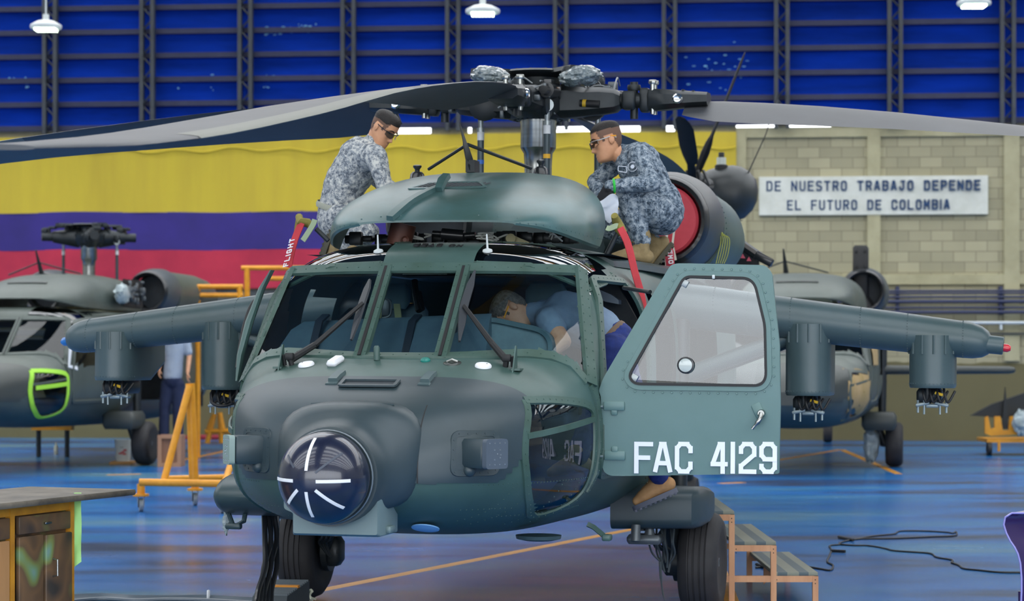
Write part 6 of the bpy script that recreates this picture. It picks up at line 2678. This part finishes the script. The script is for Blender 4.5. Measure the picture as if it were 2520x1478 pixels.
c = Vector((.82, .4, 2.55))
mb.rbox(c + Vector((0, 0, .35)), (.24, .2, .85), .04)
for dx in (-.07, .07):
    for dz in (.45, .68):
        mb.rivet(c + Vector((dx, -.1, dz)), (0, -1, 0), .03)
mb.tube([c + Vector((0, 0, -.1)), c + Vector((.12, 0, -.3))], .16, 8)
mb.build('gearbox_post', BLACK, H3)
# clear bag round its wheel strut
BG = thing('plastic_bag', 'crumpled clear plastic bag tied at the wheel strut of the dark olive helicopter', 'plastic bag', M3_ @ Vector((1.02, -1.2, .05)))
mb = MB()
cc = M3_ @ Vector((1.02, -1.25, .32))
rings = []
for i in range(17):
    t_ = math.pi * i / 16
    rings.append([cc + Vector((.12 * math.sin(t_) * math.cos(a), .1 * math.sin(t_) * math.sin(a), .24 * math.cos(t_))) * (1 + .35 * noise.noise(Vector((math.cos(a) * 2, math.sin(a) * 2, t_ * 2.5)))) for a in [k * math.pi / 10 for k in range(20)]])
mb.loft(rings)
mb.build('bag', mat('film_pale', '#a9b6b8', .3, scale=8, hex2='#7f8d90'), BG, sharp=15)

# ================================================================== things on the hangar floor
# workbench with a sprayed front; its long side runs away from the camera
BT = Vector((.377, .926, 0))
BI = Vector((-.926, .377, 0))
BO = Vector((-2.594, 11.8, 0))
BM_ = Matrix((BT, BI, Vector((0, 0, 1)))).transposed()
ZT = .90


def bp_(s, y, z):
    return BO + BT * s + BI * y + Vector((0, 0, z))


def bbox(mb, s0, s1, y0, y1, z0, z1, r=0):
    c = bp_((s0 + s1) / 2, (y0 + y1) / 2, (z0 + z1) / 2)
    d = (s1 - s0, y1 - y0, z1 - z0)
    return mb.rbox(c, d, r, BM_) if r else mb.box(c, d, BM_)


BN = thing('workbench', 'wooden workbench with paint splashed drawers and doors and yellow frame, cut by the left edge', 'workbench', bp_(-.2, .35, 0))
mb = MB()
bbox(mb, -1.2, 1.0, -.10, .62, ZT - .032, ZT, .008)
mb.build('bench_top', mat('bench_top_worn', '#756d60', .55, scale=5, hex2='#4a443c'), BN)
SP = bpy.data.materials.new('sprayed_wood')
SP.use_nodes = True
n, l = SP.node_tree.nodes, SP.node_tree.links
b_ = n['Principled BSDF']
b_.inputs['Roughness'].default_value = .5
t = n.new('ShaderNodeTexCoord')
tx = n.new('ShaderNodeTexNoise')
tx.inputs['Scale'].default_value = 4.2
tx.inputs['Detail'].default_value = 1
l.new(t.outputs['Object'], tx.inputs['Vector'])
rr = n.new('ShaderNodeValToRGB')
el = rr.color_ramp.elements
el[0].position, el[0].color = .30, lin('#35302b')
el[1].position, el[1].color = .44, lin('#6d5238')
for p_, c_ in ((.53, '#5f4a35'), (.60, '#6f7a44'), (.66, '#6a8a6a'), (.74, '#6f8fb0')):
    q = el.new(p_)
    q.color = lin(c_)
l.new(tx.outputs['Fac'], rr.inputs[0])
l.new(rr.outputs[0], b_.inputs['Base Color'])
BY = mat('bench_yellow', '#cf9124', .5, scale=5, hex2='#a8701c')
for s0, s1, y0, y1 in ((.486, .525, 0, .05), (-.075, -.035, 0, .05), (.486, .525, .5, .55)):
    mb = MB()
    bbox(mb, s0, s1, y0, y1, 0, ZT - .03)
    mb.build('bench_leg', BY, BN)
mb = MB()
bbox(mb, -1.1, .486, .005, .05, ZT - .085, ZT - .03)
mb.build('bench_rail', BY, BN)
mb = MB()
bbox(mb, -1.1, .5, .03, .52, .05, ZT - .05)
mb.build('bench_body', SP, BN)
mb = MB()
bbox(mb, .0, .482, -.006, .02, .715, .808, .005)
dr = mb.build('drawer', SP, BN)
mb = MB()
bbox(mb, .22, .28, -.022, -.004, .755, .766, .004)
mb.build('drawer_pull', STEEL, dr)
mb = MB()
bbox(mb, -.5, -.085, -.006, .02, .70, .808, .005)
mb.build('drawer', SP, BN)
mb = MB()
bbox(mb, .0, .225, -.006, .02, .06, .70, .005)
mb.build('cabinet_door', SP, BN)
mb = MB()
bbox(mb, .235, .482, -.016, .012, .06, .695, .005)
dd = mb.build('cabinet_door', SP, BN)
mb = MB()
mb.tube([bp_(.294, -.012, .47), bp_(.294, -.045, .475), bp_(.294, -.045, .56), bp_(.294, -.012, .565)], .006, 8)
mb.build('door_pull', STEEL, dd)
mb = MB()
bbox(mb, -.5, -.085, -.004, .02, .06, .69, .004)
mb.build('cabinet_door', mat('bare_ply', '#b98a5a', .6, scale=4, hex2='#a5774a', stretch=(1, 1, .2)), BN)
# green strip hanging off the bench corner
GT = thing('paper_strip', 'lime green paper strip hanging down from the corner of the workbench', 'paper strip', (-2.36, 12.3, .2))
rows = []
za, zb_ = EYE - (1212 - 868) * 12.3 / FPX, EYE - (1395 - 868) * 12.3 / FPX
xl, xr2 = (182 - 1260) / FPX * 12.3, (200 - 1260) / FPX * 12.3
for i in range(12):
    z = za + (zb_ - za) * i / 11
    rows.append([Vector((xl + (xr2 - xl) * k / 3, 12.3 + .008 * math.sin(i * .9 + k), z + .03 * (k / 3) * (i / 11))) for k in range(4)])
mb = MB()
mb.grid(rows)
mb.grid([[p + Vector((0, .002, 0)) for p in r] for r in rows])
mb.build('strip', mat('paper_lime', '#a8e08a', .7), GT)

# yellow hoist stand on casters
P0, P1 = on_floor(347, 1258), on_floor(480, 1243)
HS = thing('hoist_stand', 'yellow tubular hoist stand on casters, with slanted brace and tall post, left of the nose', 'stand', (P0 + P1) / 2)
fl = .30
a = P0 + Vector((0, 0, fl))
Yh = 23.9
pb_, pt = wpt(477, 1180, Yh), wpt(468, 943, Yh)
mb = MB()
mb.tube([pb_, pt], .052, 14)
mb.build('post', YEL, HS)
mb = MB()
mb.tube([wpt(404, 1180, Yh - .4), wpt(466, 950, Yh - .05)], .038, 12)
mb.build('brace', YEL, HS)
mb = MB()
mb.tube([wpt(343, 1186, 23.4), wpt(585, 1190, 23.4)], .04, 12)
mb.build('base_tube', YEL, HS)
mb = MB()
mb.tube([wpt(400, 1178, 24.3), wpt(640, 1172, 24.6)], .036, 12)
mb.build('base_tube', YEL, HS)
mb = MB()
mb.tube([wpt(549, 1200, 23.4), wpt(575, 1120, 23.9), wpt(590, 1090, 24)], .036, 12)
mb.build('brace', YEL, HS)
for px, py, Y in ((347, 1258, 23.6), (480, 1243, 24.6), (548, 1262, 23.5)):
    c = on_floor(px, py)
    mb = MB()
    mb.tube([c + Vector((0, 0, .17)), Vector((c.x, c.y, wpt(px, 1190, c.y).z))], .042, 12)
    mb.lathe([(.085, -.012), (.085, .012)], c + Vector((0, 0, .175)), (0, 0, 1), 12)
    o = mb.build('caster_leg', YEL, HS)
    mb = MB()
    mb.lathe([(.05, -.022), (.068, -.02), (.07, 0), (.068, .02), (.05, .022)], c + Vector((0, 0, .07)), (1, .3, 0), 18)
    mb.build('caster_wheel', mat('caster_grey', '#7d858c', .5), o)
    mb = MB()
    for q in (-.03, .03):
        mb.rbox(c + Vector((q, 0, .11)), (.008, .05, .13), .003)
    mb.build('caster_fork', mat('caster_steel', '#a3a9ad', .35, .7), o)

# yellow work platforms behind
def platform(name, label, rails, Y, posts):
    t_ = thing(name, label, 'platform', on_floor(rails[0][0][0], HORIZON + EYE * FPX / Y))
    for (xa_, ya_), (xb_, yb_) in rails:
        MB().tube([wpt(xa_, ya_, Y), wpt(xb_, yb_, Y)], .04, 10).build('rail', YEL, t_)
    for x, yt in posts:
        p = wpt(x, yt, Y)
        MB().tube([p, Vector((p.x, p.y, 0))], .045, 10).build('post', YEL, t_)
    return t_


platform('work_platform', 'yellow work platform with guard rails behind the left stub wing', [((482, 705), (598, 705)), ((482, 726), (598, 726))], 36.2, [(486, 702), (590, 702)])
platform('guard_rail', 'tall yellow guard rail in front of the red flag stripe', [((594, 659), (800, 659)), ((660, 685), (800, 685))], 37, [(608, 659), (790, 659)])
platform('work_platform', 'yellow work platform seen through the cabin behind the centre windscreen', [((900, 747), (1060, 747))], 40, [(989, 735), (1050, 745)])
t_ = thing('trestle', 'low yellow trestle on the floor behind the yellow hoist stand', 'trestle', on_floor(520, 1095))
Y = 39.0
for p, q in (((505, 1062), (564, 1060)), ((513, 1055), (527, 1020)), ((548, 1055), (540, 1015)), ((545, 1090), (541, 1018)), ((510, 1090), (527, 1018))):
    MB().tube([wpt(*p, Y), wpt(*q, Y)], .045, 8).build('trestle_bar', YEL, t_)
t_ = thing('trestle', 'yellow low trestle beam under the olive grey helicopter', 'trestle', on_floor(120, 1110))
MB().box(wpt(130, 1052, 36) + Vector((0, 0, 0)), (.65, .2, .07)).build('trestle_beam', YEL, t_)
for px in (95, 165):
    p = wpt(px, 1056, 36)
    MB().tube([p, Vector((p.x, p.y, 0))], .04, 8).build('trestle_leg', DARK, t_)

# bucket, its board, box, bottle, red mat
p = on_floor(297, 1142)
bd = MB().rbox(p + Vector((0, .2, .02)), (.34, .42, .04), .005).build('board', mat('board_wood', '#b98a52', .7))
tag(bd, 'flat wooden board on the floor beneath the white bucket', 'board')
bk = thing('bucket', 'white paint bucket with red print standing on a board beside the far wheel', 'bucket', p + Vector((0, .2, .04)))
mb = MB()
mb.lathe([(.105, .0), (.125, .31), (.132, .31), (.132, .325), (.12, .325), (.10, .02)], p + Vector((0, .2, .04)), (0, 0, 1), 24)
mb.build('bucket_shell', mat('bucket_white', '#c9ccc6', .5), bk)
mb = MB()
for k, (dx, z) in enumerate(((.02, .14), (.05, .17), (-.02, .12), (.04, .11))):
    mb.box(p + Vector((dx, .2 - .118, .04 + z)), (.05, .012, .022))
mb.build('bucket_print', RED, bk)
MB().tube(bez([p + Vector((-.13, .2, .34)), p + Vector((0, .08, .25)), p + Vector((.13, .2, .34))], 6), .005, 6).build('bucket_handle', STEEL, bk)
p = on_floor(417, 1148)
bx = thing('crate', 'light wooden crate next to the wheel of the olive grey helicopter', 'crate', p + Vector((0, .2, 0)))
w = 58 * p.y / FPX
mb = MB()
for dx in (-w / 2 + .03, w / 2 - .03):
    mb.box(p + Vector((dx, 0, .23)), (.06, .03, .46))
mb.box(p + Vector((0, .0, .44)), (w, .035, .05))
mb.box(p + Vector((0, .0, .03)), (w, .035, .06))
mb.build('crate_frame', mat('crate_wood', '#a97f62', .7), bx)
MB().box(p + Vector((0, .22, .23)), (w, .38, .46)).build('crate_body', mat('crate_side', '#8c6650', .8), bx)
p = on_floor(138, 1119)
bt = thing('bottle', 'small pale bottle alone on the blue floor before the olive grey helicopter', 'bottle', p)
MB().lathe([(.03, 0), (.034, .01), (.034, .13), (.015, .17), (.015, .2)], p, (0, 0, 1), 14).build('bottle_body', mat('bottle_cream', '#b5b39a', .5), bt)
p = on_floor(505, 1080)
tag(MB().rbox(p + Vector((0, 0, .04)), (.7, .5, .08), .02).build('mat', mat('mat_red', '#8d2233', .8)), 'dark red mat lying on the floor behind the yellow hoist stand', 'mat')

# person beside the far machine
Yp = 34.
def F(px, py, dy=0.):
    return wpt(px, py, Yp + dy)


PF = thing('person', 'blurred person in pale shirt and navy trousers standing beside the olive grey helicopter', 'person', Vector((F(420, 900).x, Yp, 0)))
hd = frame_of(F(430, 795), (-.6, .7, -.15), (0, 0, 1), 1.05)
pel, wai, che = F(424, 930), F(428, 890), F(430, 845)
sN, sF = F(405, 830), F(456, 832)
mb = MB()
add_head(mb, hd)
mb.chain([(F(430, 825), .06), (hd @ Vector((0, -.02, -.06)), .055)])
torso(mb, (pel, wai, che), (sN, sF), (.11, .10, .12), .05)
for s_, e_, w_ in ((sN, F(398, 870), F(392, 905, -.15)), (sF, F(466, 875), F(462, 915, -.1))):
    mb.chain([(s_, .045), (e_, .038), (w_, .03)])
    hand(mb, w_, (0, -.2, -1), (1, 0, 0), .4)
legs = ((F(412, 945), F(405, 1005), F(402, 1105)), (F(438, 945), F(438, 1005), F(440, 1105)))
for h_, k_, a_ in legs:
    a_.z = .10
    mb.chain([(h_, .08), (k_, .055), (a_, .04)])
skinned(mb, 'body', SKIN, PF, .007, 3)
face_parts(hd, PF, None, HAIR, short_hair(.066, .03, .012), brow=False, eyes=False)
mb = MB()
torso(mb, (pel + Vector((0, 0, .03)), wai, che), (sN, sF), (.145, .14, .155), .07)
mb.chain([(sN, .075), (sN.lerp(F(398, 870), .8), .062)])
mb.chain([(sF, .075), (sF.lerp(F(466, 875), .8), .062)])
skinned(mb, 'shirt', mat('shirt_pale', '#9aa6b6', .9), PF, .012, 4, .015, .1)
mb = MB()
mb.chain([(pel + Vector((0, 0, -.03)), .145), (pel, .14)])
for h_, k_, a_ in legs:
    mb.chain([(h_, .10), (k_, .085), (a_, .075)])
skinned(mb, 'trousers', mat('trousers_navy', '#202a48', .9), PF, .012, 4, .015, .1)
for h_, k_, a_ in legs:
    boot(PF, a_, (-.3, .9, 0), (0, 0, 1), BLACK, BLACK, shaft=.05)

# wooden step stand at the right
ST = thing('step_stand', 'three step wooden stand with grey striped treads beside the right main wheel', 'steps', (wpt(1900, 868, 15.6).x, 15.6, 0))
WD = mat('stand_pine', '#c4936c', .55, scale=6, hex2='#b07d58', stretch=(2, 2, .4))
TR = bpy.data.materials.new('tread_stripes')
TR.use_nodes = True
n, l = TR.node_tree.nodes, TR.node_tree.links
b_ = n['Principled BSDF']
b_.inputs['Roughness'].default_value = .7
t = n.new('ShaderNodeTexCoord')
wv = n.new('ShaderNodeTexWave')
wv.inputs['Scale'].default_value = 2.2
l.new(t.outputs['Object'], wv.inputs['Vector'])
rr = n.new('ShaderNodeValToRGB')
rr.color_ramp.interpolation = 'CONSTANT'
rr.color_ramp.elements[0].color = lin('#4c585c')
rr.color_ramp.elements[1].color = lin('#777a6d')
rr.color_ramp.elements[1].position = .42
l.new(wv.outputs['Fac'], rr.inputs[0])
l.new(rr.outputs[0], b_.inputs['Base Color'])
yf, yk = 15.0, 16.55


def sx(px, Y=15.0):
    return (px - 1260) / FPX * Y


hts = (.615, .41, .205)
xs = ((sx(1722), sx(1807)), (sx(1805), sx(1910)), (sx(1905), sx(2013)))
for (xa_, xb_), z in zip(xs, hts):
    MB().rbox(((xa_ + xb_) / 2, (yf + yk) / 2, z - .012), (xb_ - xa_, yk - yf, .024), .003).build('tread', TR, ST)
    MB().box(((xa_ + xb_) / 2, yf + .012, z - .045), (xb_ - xa_, .024, .042)).build('rail', WD, ST)
    MB().box(((xa_ + xb_) / 2, yk - .012, z - .045), (xb_ - xa_, .024, .042)).build('rail', WD, ST)
    MB().box((xb_ - .012, (yf + yk) / 2, z - .045), (.024, yk - yf, .042)).build('rail', WD, ST)
    for y, z0 in ((yf + .018, 0.0), (yk - .018, 0.0)):
        MB().box((xb_ - .0165, y - (.003 if y < 15.5 else -.003), (z - .026) / 2), (.038, .036, z - .026)).build('leg', WD, ST)
    mb = MB()
    for q in (.05, .075):
        mb.rivet((xb_ - .018, yf - .003, z - q), (0, -1, 0), .005)
        mb.rivet((xa_ + .018, yf, z - q), (0, -1, 0), .005)
    mb.build('screw', BLACK, ST)
MB().box(((sx(1700) + sx(1905)) / 2, yf + .012, .205 - .045), (sx(1905) - sx(1700), .024, .042)).build('rail', WD, ST)
for y in (yf + .018, yk - .018):
    MB().box((xs[0][0] + .018, y - .003, .295), (.036, .036, .59)).build('leg', WD, ST)
mb = MB()
mb.prism([(xs[2][0] + .02, 15.8, .16), (xs[2][0] + .14, 15.8, .16), (xs[2][0] + .02, 15.8, .04)], (0, .02, 0))
mb.build('gusset', WD, ST)
MB().box(((xs[1][0] + xs[1][1]) / 2, yk - .05, .25), (xs[1][1] - xs[1][0] + .1, .02, .04)).build('rail', WD, ST)

# black cords on the floor at right
def floor_cord(pts, r, name, label, m=BLACK, nn=6):
    P = bez([on_floor(x, y, r) for x, y in pts], nn)
    mb = MB()
    mb.tube(P, r, 6)
    return tag(mb.build(name, m), label, 'cord')


floor_cord([(1860, 1396), (1900, 1392), (1960, 1390), (2020, 1399), (2044, 1402), (2050, 1390), (2036, 1381), (2042, 1365), (2046, 1352), (2042, 1342), (2066, 1339), (2068, 1334), (2110, 1325), (2150, 1318), (2200, 1313), (2216, 1306), (2280, 1306), (2330, 1309), (2345, 1311), (2352, 1307), (2350, 1317), (2290, 1320), (2200, 1324), (2120, 1325), (2075, 1332), (2067, 1338), (2100, 1341), (2140, 1342), (2180, 1349), (2200, 1354), (2240, 1357), (2290, 1361), (2305, 1370), (2343, 1377), (2342, 1383), (2360, 1390), (2372, 1398), (2410, 1402), (2460, 1407), (2530, 1408)], .0075, 'power_cord', 'long black cord looping over the blue floor right of the wooden steps')
mb = MB()
for a, b in (((2064, 1320), (2100, 1328)), ((2045, 1354), (2080, 1356)), ((1862, 1388), (1890, 1397))):
    mb.tube([on_floor(*a, .015), on_floor(*b, .015)], .013, 8)
o = mb.build('cord_plug', BLACK, None)
tag(o, 'black plugs and sockets joining the looping cord on the floor', 'plug')

# cables from the belly to the floor at the left wheel
for k in range(5):
    p0 = A(650 + 8 * k, 1262, -2.6 + .02 * k)
    w0 = HM @ p0
    pts = [w0]
    for j, (px, py) in enumerate(((655 + 7 * k + (4 if k % 2 else -3), 1330), (648 + 7 * k + (-5 if k % 2 else 4), 1395), (636 + 8 * k, 1450), (628 + 9 * k, 1490))):
        pts.append(wpt(px, py, w0.y - .1 - .12 * j + .02 * k))
    pts.append(Vector((pts[-1].x - .05, pts[-1].y - .1, .02)))
    pts.append(Vector((pts[-1].x - .4, pts[-1].y - .35, .02)))
    mb = MB()
    mb.tube(bez(pts, 6), .017, 8)
    tag(mb.build('hanging_cable', BLACKG), 'thick black ground power cable hanging from the nose in front of the left tyre', 'cable', 'black cables hanging in front of the tyre')
for k in range(4):
    mb = MB()
    P = [on_floor(x, y + 3 * k, .014) for x, y in ((176, 1466 + k), (250, 1463), (330, 1467), (420, 1468 - k), (510, 1467), (600, 1472), (650, 1474))]
    mb.tube(bez(P, 6), .013, 6)
    tag(mb.build('floor_cable', mat('cable_grey', '#55606a', .4)), 'grey cable lying along the floor between the workbench and the hanging cables', 'cable', 'cables along the floor')
p = on_floor(513, 1470, .02)
tag(MB().lathe([(.05, -.01), (.055, 0), (.05, .01)], p, (1, .1, 0), 16, caps=False).build('cable_tie', mat('tie_white', '#c9cdd0', .5)), 'white band tied around the grey cables on the floor', 'cable tie')

# ribbed step block and rag by the left tyre
c = on_floor(705, 1478)
FB = thing('step_block', 'dark grey ribbed step block with an orange stripe in front of the left tyre', 'step block', (c.x, 14.3, 0))
X = wpt(703, 868, 14.3).x
M = Matrix.Rotation(R(-7), 3, 'Z')
mb = MB()
zt = EYE - (1432 - 868) * 14.5 / FPX
mb.prism([Vector((X, 14.3, 0)) + M @ Vector(p) for p in ((-.13, .3, 0), (-.13, .3, zt), (-.13, -.35, zt - .03), (-.13, -.45, 0))], M @ Vector((.22, 0, 0)))
fb_ = mb.build('block_body', mat('block_grey', '#3c454b', .6), FB)
mb = MB()
for k in range(12):
    y = .28 - k * .055
    mb.box(Vector((X, 14.3, 0)) + M @ Vector((-.02, y, zt - .03 * (.3 - y) / .65 + .004)), (.215, .02, .012), M)
mb.build('rib', mat('block_rib', '#59636a', .6), fb_)
mb = MB()
mb.box(Vector((X, 14.3, 0)) + M @ Vector((-.02, -.02, zt - .004)), (.22, .06, .016), M)
mb.build('stripe', mat('stripe_orange', '#d98c1c', .5), fb_)
c = on_floor(748, 1470, .05)
RG = thing('rag', 'small tuft of white cotton waste on the floor beside the ribbed step block', 'rag', (c.x, c.y, 0))
mb = MB()
rnd = random.Random(4)
for k in range(26):
    q = c + Vector((rnd.uniform(-.03, .03), rnd.uniform(-.03, .03), rnd.uniform(-.04, .05)))
    mb.tube(bez([q, q + Vector((rnd.uniform(-.04, .04), rnd.uniform(-.04, .04), rnd.uniform(-.02, .05))), q + Vector((rnd.uniform(-.05, .05), rnd.uniform(-.05, .05), rnd.uniform(-.04, .04)))], 4), .008, 5)
mb.build('cotton', mat('cotton_white', '#c9cbb8', .9), RG)

# purple chair at the right edge
CH = thing('plastic_chair', 'glossy dark purple plastic chair cut by the right picture edge', 'chair', (wpt(2540, 868, 11.2).x, 11.2, 0))
PU = mat('plastic_purple', '#24104a', .12, coat=.6)
Yc = 11.2
mb = MB()
rows, rows2 = [], []
prof = [(2520, 1262), (2490, 1262), (2474, 1272), (2470, 1290), (2476, 1310), (2486, 1330), (2497, 1346), (2505, 1362), (2511, 1385), (2514, 1420), (2514, 1455), (2512, 1500)]
for i, (px, py) in enumerate(prof):
    p = wpt(px, py, Yc)
    row = []
    for k in range(9):
        t_ = k / 8
        q = Vector((p.x + (.52) * t_ * (1 if i > 0 else 1), Yc + .10 * math.sin(math.pi * t_) - .0, p.z + (.02 * math.sin(math.pi * t_) if i < 3 else 0)))
        row.append(q)
    rows.append(row)
mb.grid(rows)
mb.grid([[q + Vector((.004, .022, 0)) for q in r] for r in rows])
mb.grid([[r[0] for r in rows], [r[0] + Vector((.004, .022, 0)) for r in rows]])
mb.grid([rows[0], [q + Vector((.004, .022, 0)) for q in rows[0]]])
mb.build('backrest', PU, CH)
mb = MB()
edge = [r[0] for r in rows]
mb.tube(edge, .005, 8)
mb.build('edge_bead', mat('purple_bead', '#7b78b8', .2, coat=.5), CH)
x0c = wpt(2512, 868, Yc).x + .10
mb = MB()
mb.rbox((x0c + .26, Yc + .26, .44), (.5, .5, .03), .012)
mb.build('seat', PU, CH)
for dx in (.02, .48):
    for dy in (.0, .48):
        MB().tube([(x0c + dx, Yc + dy, .43), (x0c + dx * 1.04, Yc + dy, 0)], [.025, .02], 8).build('leg', PU, CH)

# yellow trolley with a black fin at the far right
Yt = 36.5
TC = thing('trolley', 'orange yellow wheeled trolley against the far wall at the right edge', 'trolley', (wpt(2470, 868, Yt).x, Yt, 0))
mb = MB()
pl = [wpt(*q, Yt) for q in ((2424, 1026), (2432, 1024), (2438, 1055), (2448, 1052), (2448, 1024), (2462, 1024), (2468, 1058), (2482, 1058), (2486, 1024), (2600, 1024), (2600, 1062), (2540, 1066), (2440, 1072), (2424, 1066))]
mb.prism(pl, (0, .06, 0))
mb.build('cradle', YEL, TC)
mb = MB()
mb.box(wpt(2520, 1084, Yt) + Vector((0, .4, 0)), (1.2, .8, .06))
mb.build('trolley_deck', YEL, TC)
mb = MB()
mb.box(wpt(2458, 1098, Yt), (.04, .04, .16))
mb.build('drawbar', YEL, TC)
for px, dy in ((2434, .0), (2434, .75), (2590, 0)):
    p = wpt(px, 1104, Yt + dy)
    MB().lathe([(.06, -.03), (.11, -.03), (.11, .03), (.06, .03)], Vector((p.x, p.y, .11)), (1, 0, 0), 18).build('wheel', BLACK, TC)
FN = thing('fin', 'black tapered fin lying on the yellow trolley', 'fin', wpt(2470, 1020, Yt))
mb = MB()
mb.prism([wpt(*q, Yt + .15) for q in ((2390, 1022), (2440, 995), (2520, 967), (2600, 950), (2600, 1040), (2440, 1026))], (0, .12, 0))
mb.build('fin_panel', mat('fin_black', '#1f2222', .5), FN)
mb = MB()
mb.prism([wpt(*q, Yt + .05) for q in ((2466, 1055), (2470, 1000), (2474, 952), (2479, 1000), (2482, 1055))], (0, .05, 0))
mb.build('fin_rib', mat('fin_black', '#1f2222', .5), FN)
FB2 = thing('wrapped_part', 'part wrapped in crumpled clear film at the end of the yellow trolley', 'wrapped part', wpt(2510, 1070, Yt - .2))
cc = wpt(2512, 1040, Yt - .15)
rings = []
for i in range(15):
    t_ = math.pi * i / 14
    rings.append([cc + Vector((.13 * math.sin(t_) * math.cos(a), .1 * math.sin(t_) * math.sin(a), .2 * math.cos(t_))) * (1 + .3 * noise.noise(Vector((math.cos(a) * 2, math.sin(a) * 2 + 4, t_ * 2.5)))) for a in [k * math.pi / 10 for k in range(20)]])
MB().loft(rings).build('film', mat('film_pale', '#a9b6b8', .3, scale=8, hex2='#7f8d90'), FB2, sharp=15)
# bag at the foot of the side step
c = HM @ A(556, 1285, -2.75)
PB = thing('plastic_bag', 'scrap of clear plastic bag hanging from the step under the left flank pod', 'plastic bag', c)
rings = []
for i in range(13):
    t_ = math.pi * i / 12
    rings.append([c + Vector((.022 * math.sin(t_) * math.cos(a), .02 * math.sin(t_) * math.sin(a), .065 * math.cos(t_))) * (1 + .5 * noise.noise(Vector((math.cos(a) * 2, math.sin(a) * 2 + 9, t_ * 3)))) for a in [k * math.pi / 8 for k in range(16)]])
MB().loft(rings).build('bag', mat('film_pale', '#a9b6b8', .3, scale=8, hex2='#7f8d90'), PB, sharp=15)
